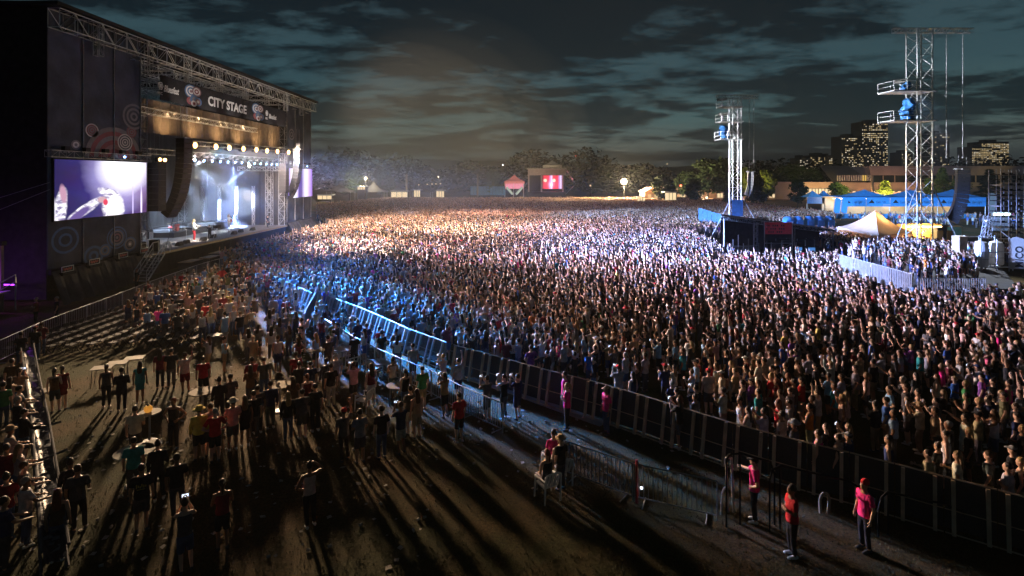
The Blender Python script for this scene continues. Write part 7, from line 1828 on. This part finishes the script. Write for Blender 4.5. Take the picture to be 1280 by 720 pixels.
def lod2(kind):
    if ('far', kind) in lod: return lod[('far', kind)]
    mb = MB(); regs = []; far = kind >= 10; kk = kind % 10
    def seg(fn, r_):
        n0 = len(mb.f); fn(); regs.extend([r_] * (len(mb.f) - n0))
    q4 = ((.7, .7), (-.7, .7), (-.7, -.7), (.7, -.7))          # front pair, then back pair
    def rings4(rows): return [[Vector((rx * a, cy + ry * b, z)) for a, b in q4] for rx, ry, cy, z in rows]
    n0 = len(mb.f); mb.loft(rings4(((.07, .08, .02, 1.53), (.095, .115, .01, 1.70), (.06, .07, .0, 1.775)) if far else ((.055, .06, .02, 1.51), (.095, .11, .02, 1.60), (.10, .12, .005, 1.70), (.055, .065, -.005, 1.78))), True)
    for k_ in range(n0, len(mb.f)):
        f_ = mb.f[k_]; c = sum((Vector(mb.v[i_]) for i_ in f_), Vector()) / len(f_)
        regs.append(3 if c.z > 1.715 or (c.y < -.03 and c.z > 1.56) or (not far and c.z > 1.64 and c.y < .05) else 0)
    seg(lambda: mb.loft(rings4(((.22, .16, 0, .9), (.27, .17, 0, 1.38), (.10, .09, 0, 1.5)) if far else ((.21, .15, 0, .86), (.25, .17, 0, 1.22), (.27, .16, 0, 1.39), (.10, .09, 0, 1.50))), False), 1)
    if not far: seg(lambda: mb.loft(rings4(((.17, .13, 0, .0), (.21, .15, 0, .87))), False), 2)
    ar = {0: ('rest', 'rest'), 1: ('clap', 'clap'), 2: ('up', 'rest'), 3: ('up', 'up'), 4: ('phone', 'phone'), 5: ('drink', 'rest')}[kk]
    for s_, key in zip((1, -1), ar):
        e, w_, d, nn = A_[key]; S = Vector((.2 * s_, 0, 1.39)); E = Vector((e[0] * s_, e[1], e[2])); Wp = Vector((w_[0] * s_, w_[1], w_[2])); hd = Wp + Vector((d[0] * s_, d[1], d[2])).normalized() * .16
        if far: seg(lambda: mb.tube(S, hd, .07, .05, 3, False), 0)
        else: seg(lambda: mb.tube(S, E, .07, .055, 3, False), 1); seg(lambda: mb.tube(E, hd, .054, .045, 3, False), 0)
    me = bpy.data.meshes.new('w'); me.from_pydata(mb.v, [], mb.f); me.update(); me.calc_loop_triangles()
    v, t = tri_arrays(me); pi = np.empty(len(me.loop_triangles), dtype=np.int64); me.loop_triangles.foreach_get('polygon_index', pi); rg = np.array(regs)[pi]; bpy.data.meshes.remove(me)
    lod[('far', kind)] = (v, t, rg); return lod[('far', kind)]
def put(arr, x, y, rz, s, cols, z=0.0):
    global nv
    v, t, r_ = arr; c, q = math.cos(rz) * s, math.sin(rz) * s
    o = np.empty_like(v); o[:, 0] = v[:, 0] * c - v[:, 1] * q + x; o[:, 1] = v[:, 0] * q + v[:, 1] * c + y; o[:, 2] = v[:, 2] * s + z
    V_all.append(o); F_all.append(t + nv); C_all.append(cols[r_]); nv += len(v)
PF = [p_ for p_ in CP]
LKS = [('trousers', 5), ('shorts', 5)]
def cvec(skin, sc, lc, hc):
    a = np.array([skin, sc, lc, hc]); return a * np.array([[pr.uniform(.88, 1.12)], [pr.uniform(.8, 1.2)], [1], [1]])
for p in others:
    hcol = CC[p['hc']] if p['hk'] in ('cap', 'hat', 'beanie') else HC.get(p['hc'], HC['brown'])
    put(lod1(p['pose'], p['sk'], p['lk'], p['hk']), p['x'], p['y'], p['rz'], p['s'], cvec(SK[pr.randrange(6)], CC[p['sc']], CC[p['lc']], hcol))
n1c = 0
for (x, yy, gz) in [(a, b, CZ) for a, b in comp_pts] + [(a, b, 0.0) for a, b in rest_pts]:
    rz = face(x, yy) + pr.gauss(0, .3); s = pr.uniform(.92, 1.06); sc = CC[pick(SHW)]; lc = CC[pick([('charcoal', 4), ('black', 4), ('denim', 5), ('khaki', 3)])]; fem = pr.random() < .48
    hk = pick([('long', 5), ('tail', 2)]) if fem else pick([('short', 6), ('cap', 3), ('crop', 3)])
    hc = pr.choice([HC['dark'], HC['brown'], HC['brown'], HC['blond'], HC['black'], HC['dark'], HC['fair']]) if hk != 'cap' else CC[pick([('charcoal', 4), ('white', 3), ('red', 1), ('navy', 2)])]
    if yy > 96 and x > 40: sc = tuple(v for v in sc)
    if n1c < 2300:
        n1c += 1; put(lod1(pick(CP), 'tank' if fem and pr.random() < .5 else 'tee', pick(LKS), hk), x, yy, rz, s, cvec(SK[pr.randrange(6)], sc, lc, hc), gz)
    else: put(lod2((10 if yy > 112 else 0) + pick([(0, 5), (1, 5), (2, 1.2), (3, 1.2), (4, 3), (5, 3)])), x, yy, rz, s, cvec(SK[pr.randrange(6)], sc, lc, hc))
VA = np.concatenate(V_all); FA = np.concatenate(F_all); CA = np.concatenate(C_all)
print('crowd people', len(V_all), 'tris', len(FA))
me = bpy.data.meshes.new('crowd'); me.vertices.add(len(VA)); me.vertices.foreach_set('co', VA.astype(np.float32).ravel())
me.loops.add(len(FA) * 3); me.loops.foreach_set('vertex_index', FA.astype(np.int32).ravel())
me.polygons.add(len(FA)); me.polygons.foreach_set('loop_start', (np.arange(len(FA)) * 3).astype(np.int32))
me.update(calc_edges=True)
at_ = me.attributes.new('paint', 'FLOAT_COLOR', 'FACE'); at_.data.foreach_set('color', np.concatenate([CA, np.ones((len(CA), 1))], 1).astype(np.float32).ravel())
me.polygons.foreach_set('use_smooth', [True] * len(FA))
cm_ = bpy.data.materials.new('people_clothes_and_skin'); cm_.use_nodes = True; t = cm_.node_tree; b = t.nodes['Principled BSDF']; an = t.nodes.new('ShaderNodeAttribute'); an.attribute_name = 'paint'
t.links.new(an.outputs['Color'], b.inputs['Base Color']); b.inputs['Roughness'].default_value = .75; b.inputs['Specular IOR Level'].default_value = .2
me.materials.append(cm_)
cro = bpy.data.objects.new('crowd', me); COL.objects.link(cro); tag(cro, 'dense festival crowd filling the field and facing the stage', 'crowd', kind='stuff')
# ------------------------------------------------------------------ the smoky night air
hb = MB(); hb.bb((-3700, -600, -1.0), (3700, 3750, 185)); M['haze'] = bpy.data.materials.new('smoky_air'); M['haze'].use_nodes = True
t = M['haze'].node_tree
for n_ in list(t.nodes): t.nodes.remove(n_)
pv = t.nodes.new('ShaderNodeVolumePrincipled'); pv.inputs['Density'].default_value = .00017; pv.inputs['Color'].default_value = (.92, .94, .96, 1); pv.inputs['Anisotropy'].default_value = .25
oo = t.nodes.new('ShaderNodeOutputMaterial'); t.links.new(pv.outputs[0], oo.inputs['Volume'])
hz = hb.build('haze', 'haze'); tag(hz, 'thin smoky air over the field', 'haze', kind='stuff')
sb = MB(); sb.bb((SX - 16.3, 51.2, 2.1), (SX + 1.7, 83.2, 16.9)); M['stagesmoke'] = M['haze'].copy(); M['stagesmoke'].name = 'stage_smoke'
M['stagesmoke'].node_tree.nodes[0].inputs['Density'].default_value = .0055
for n_ in M['stagesmoke'].node_tree.nodes:
    if n_.type == 'PRINCIPLED_VOLUME': n_.inputs['Density'].default_value = .0055
sm = sb.build('stage_smoke', 'stagesmoke'); tag(sm, 'machine smoke hanging in the stage mouth', 'smoke', kind='stuff')

for k_, (c_, r_, dn) in enumerate((((-24, 142, 20), (25, 46, 22), .0018), ((-22, 160, 20), (34, 66, 28), .0008), ((-18, 175, 20), (42, 81, 36), .0004))):
    db = MB(); db.ball(c_, r_, 36, 20); mt_ = M['haze'].copy(); mt_.name = 'drifting_smoke'
    for n_ in mt_.node_tree.nodes:
        if n_.type == 'PRINCIPLED_VOLUME': n_.inputs['Density'].default_value = dn
    dm = db.build('drifting_smoke', mt_); tag(dm, ('dense', 'thinner', 'thinnest')[k_] + ' smoke drifting from the far stage end over the crowd', 'smoke', kind='stuff')
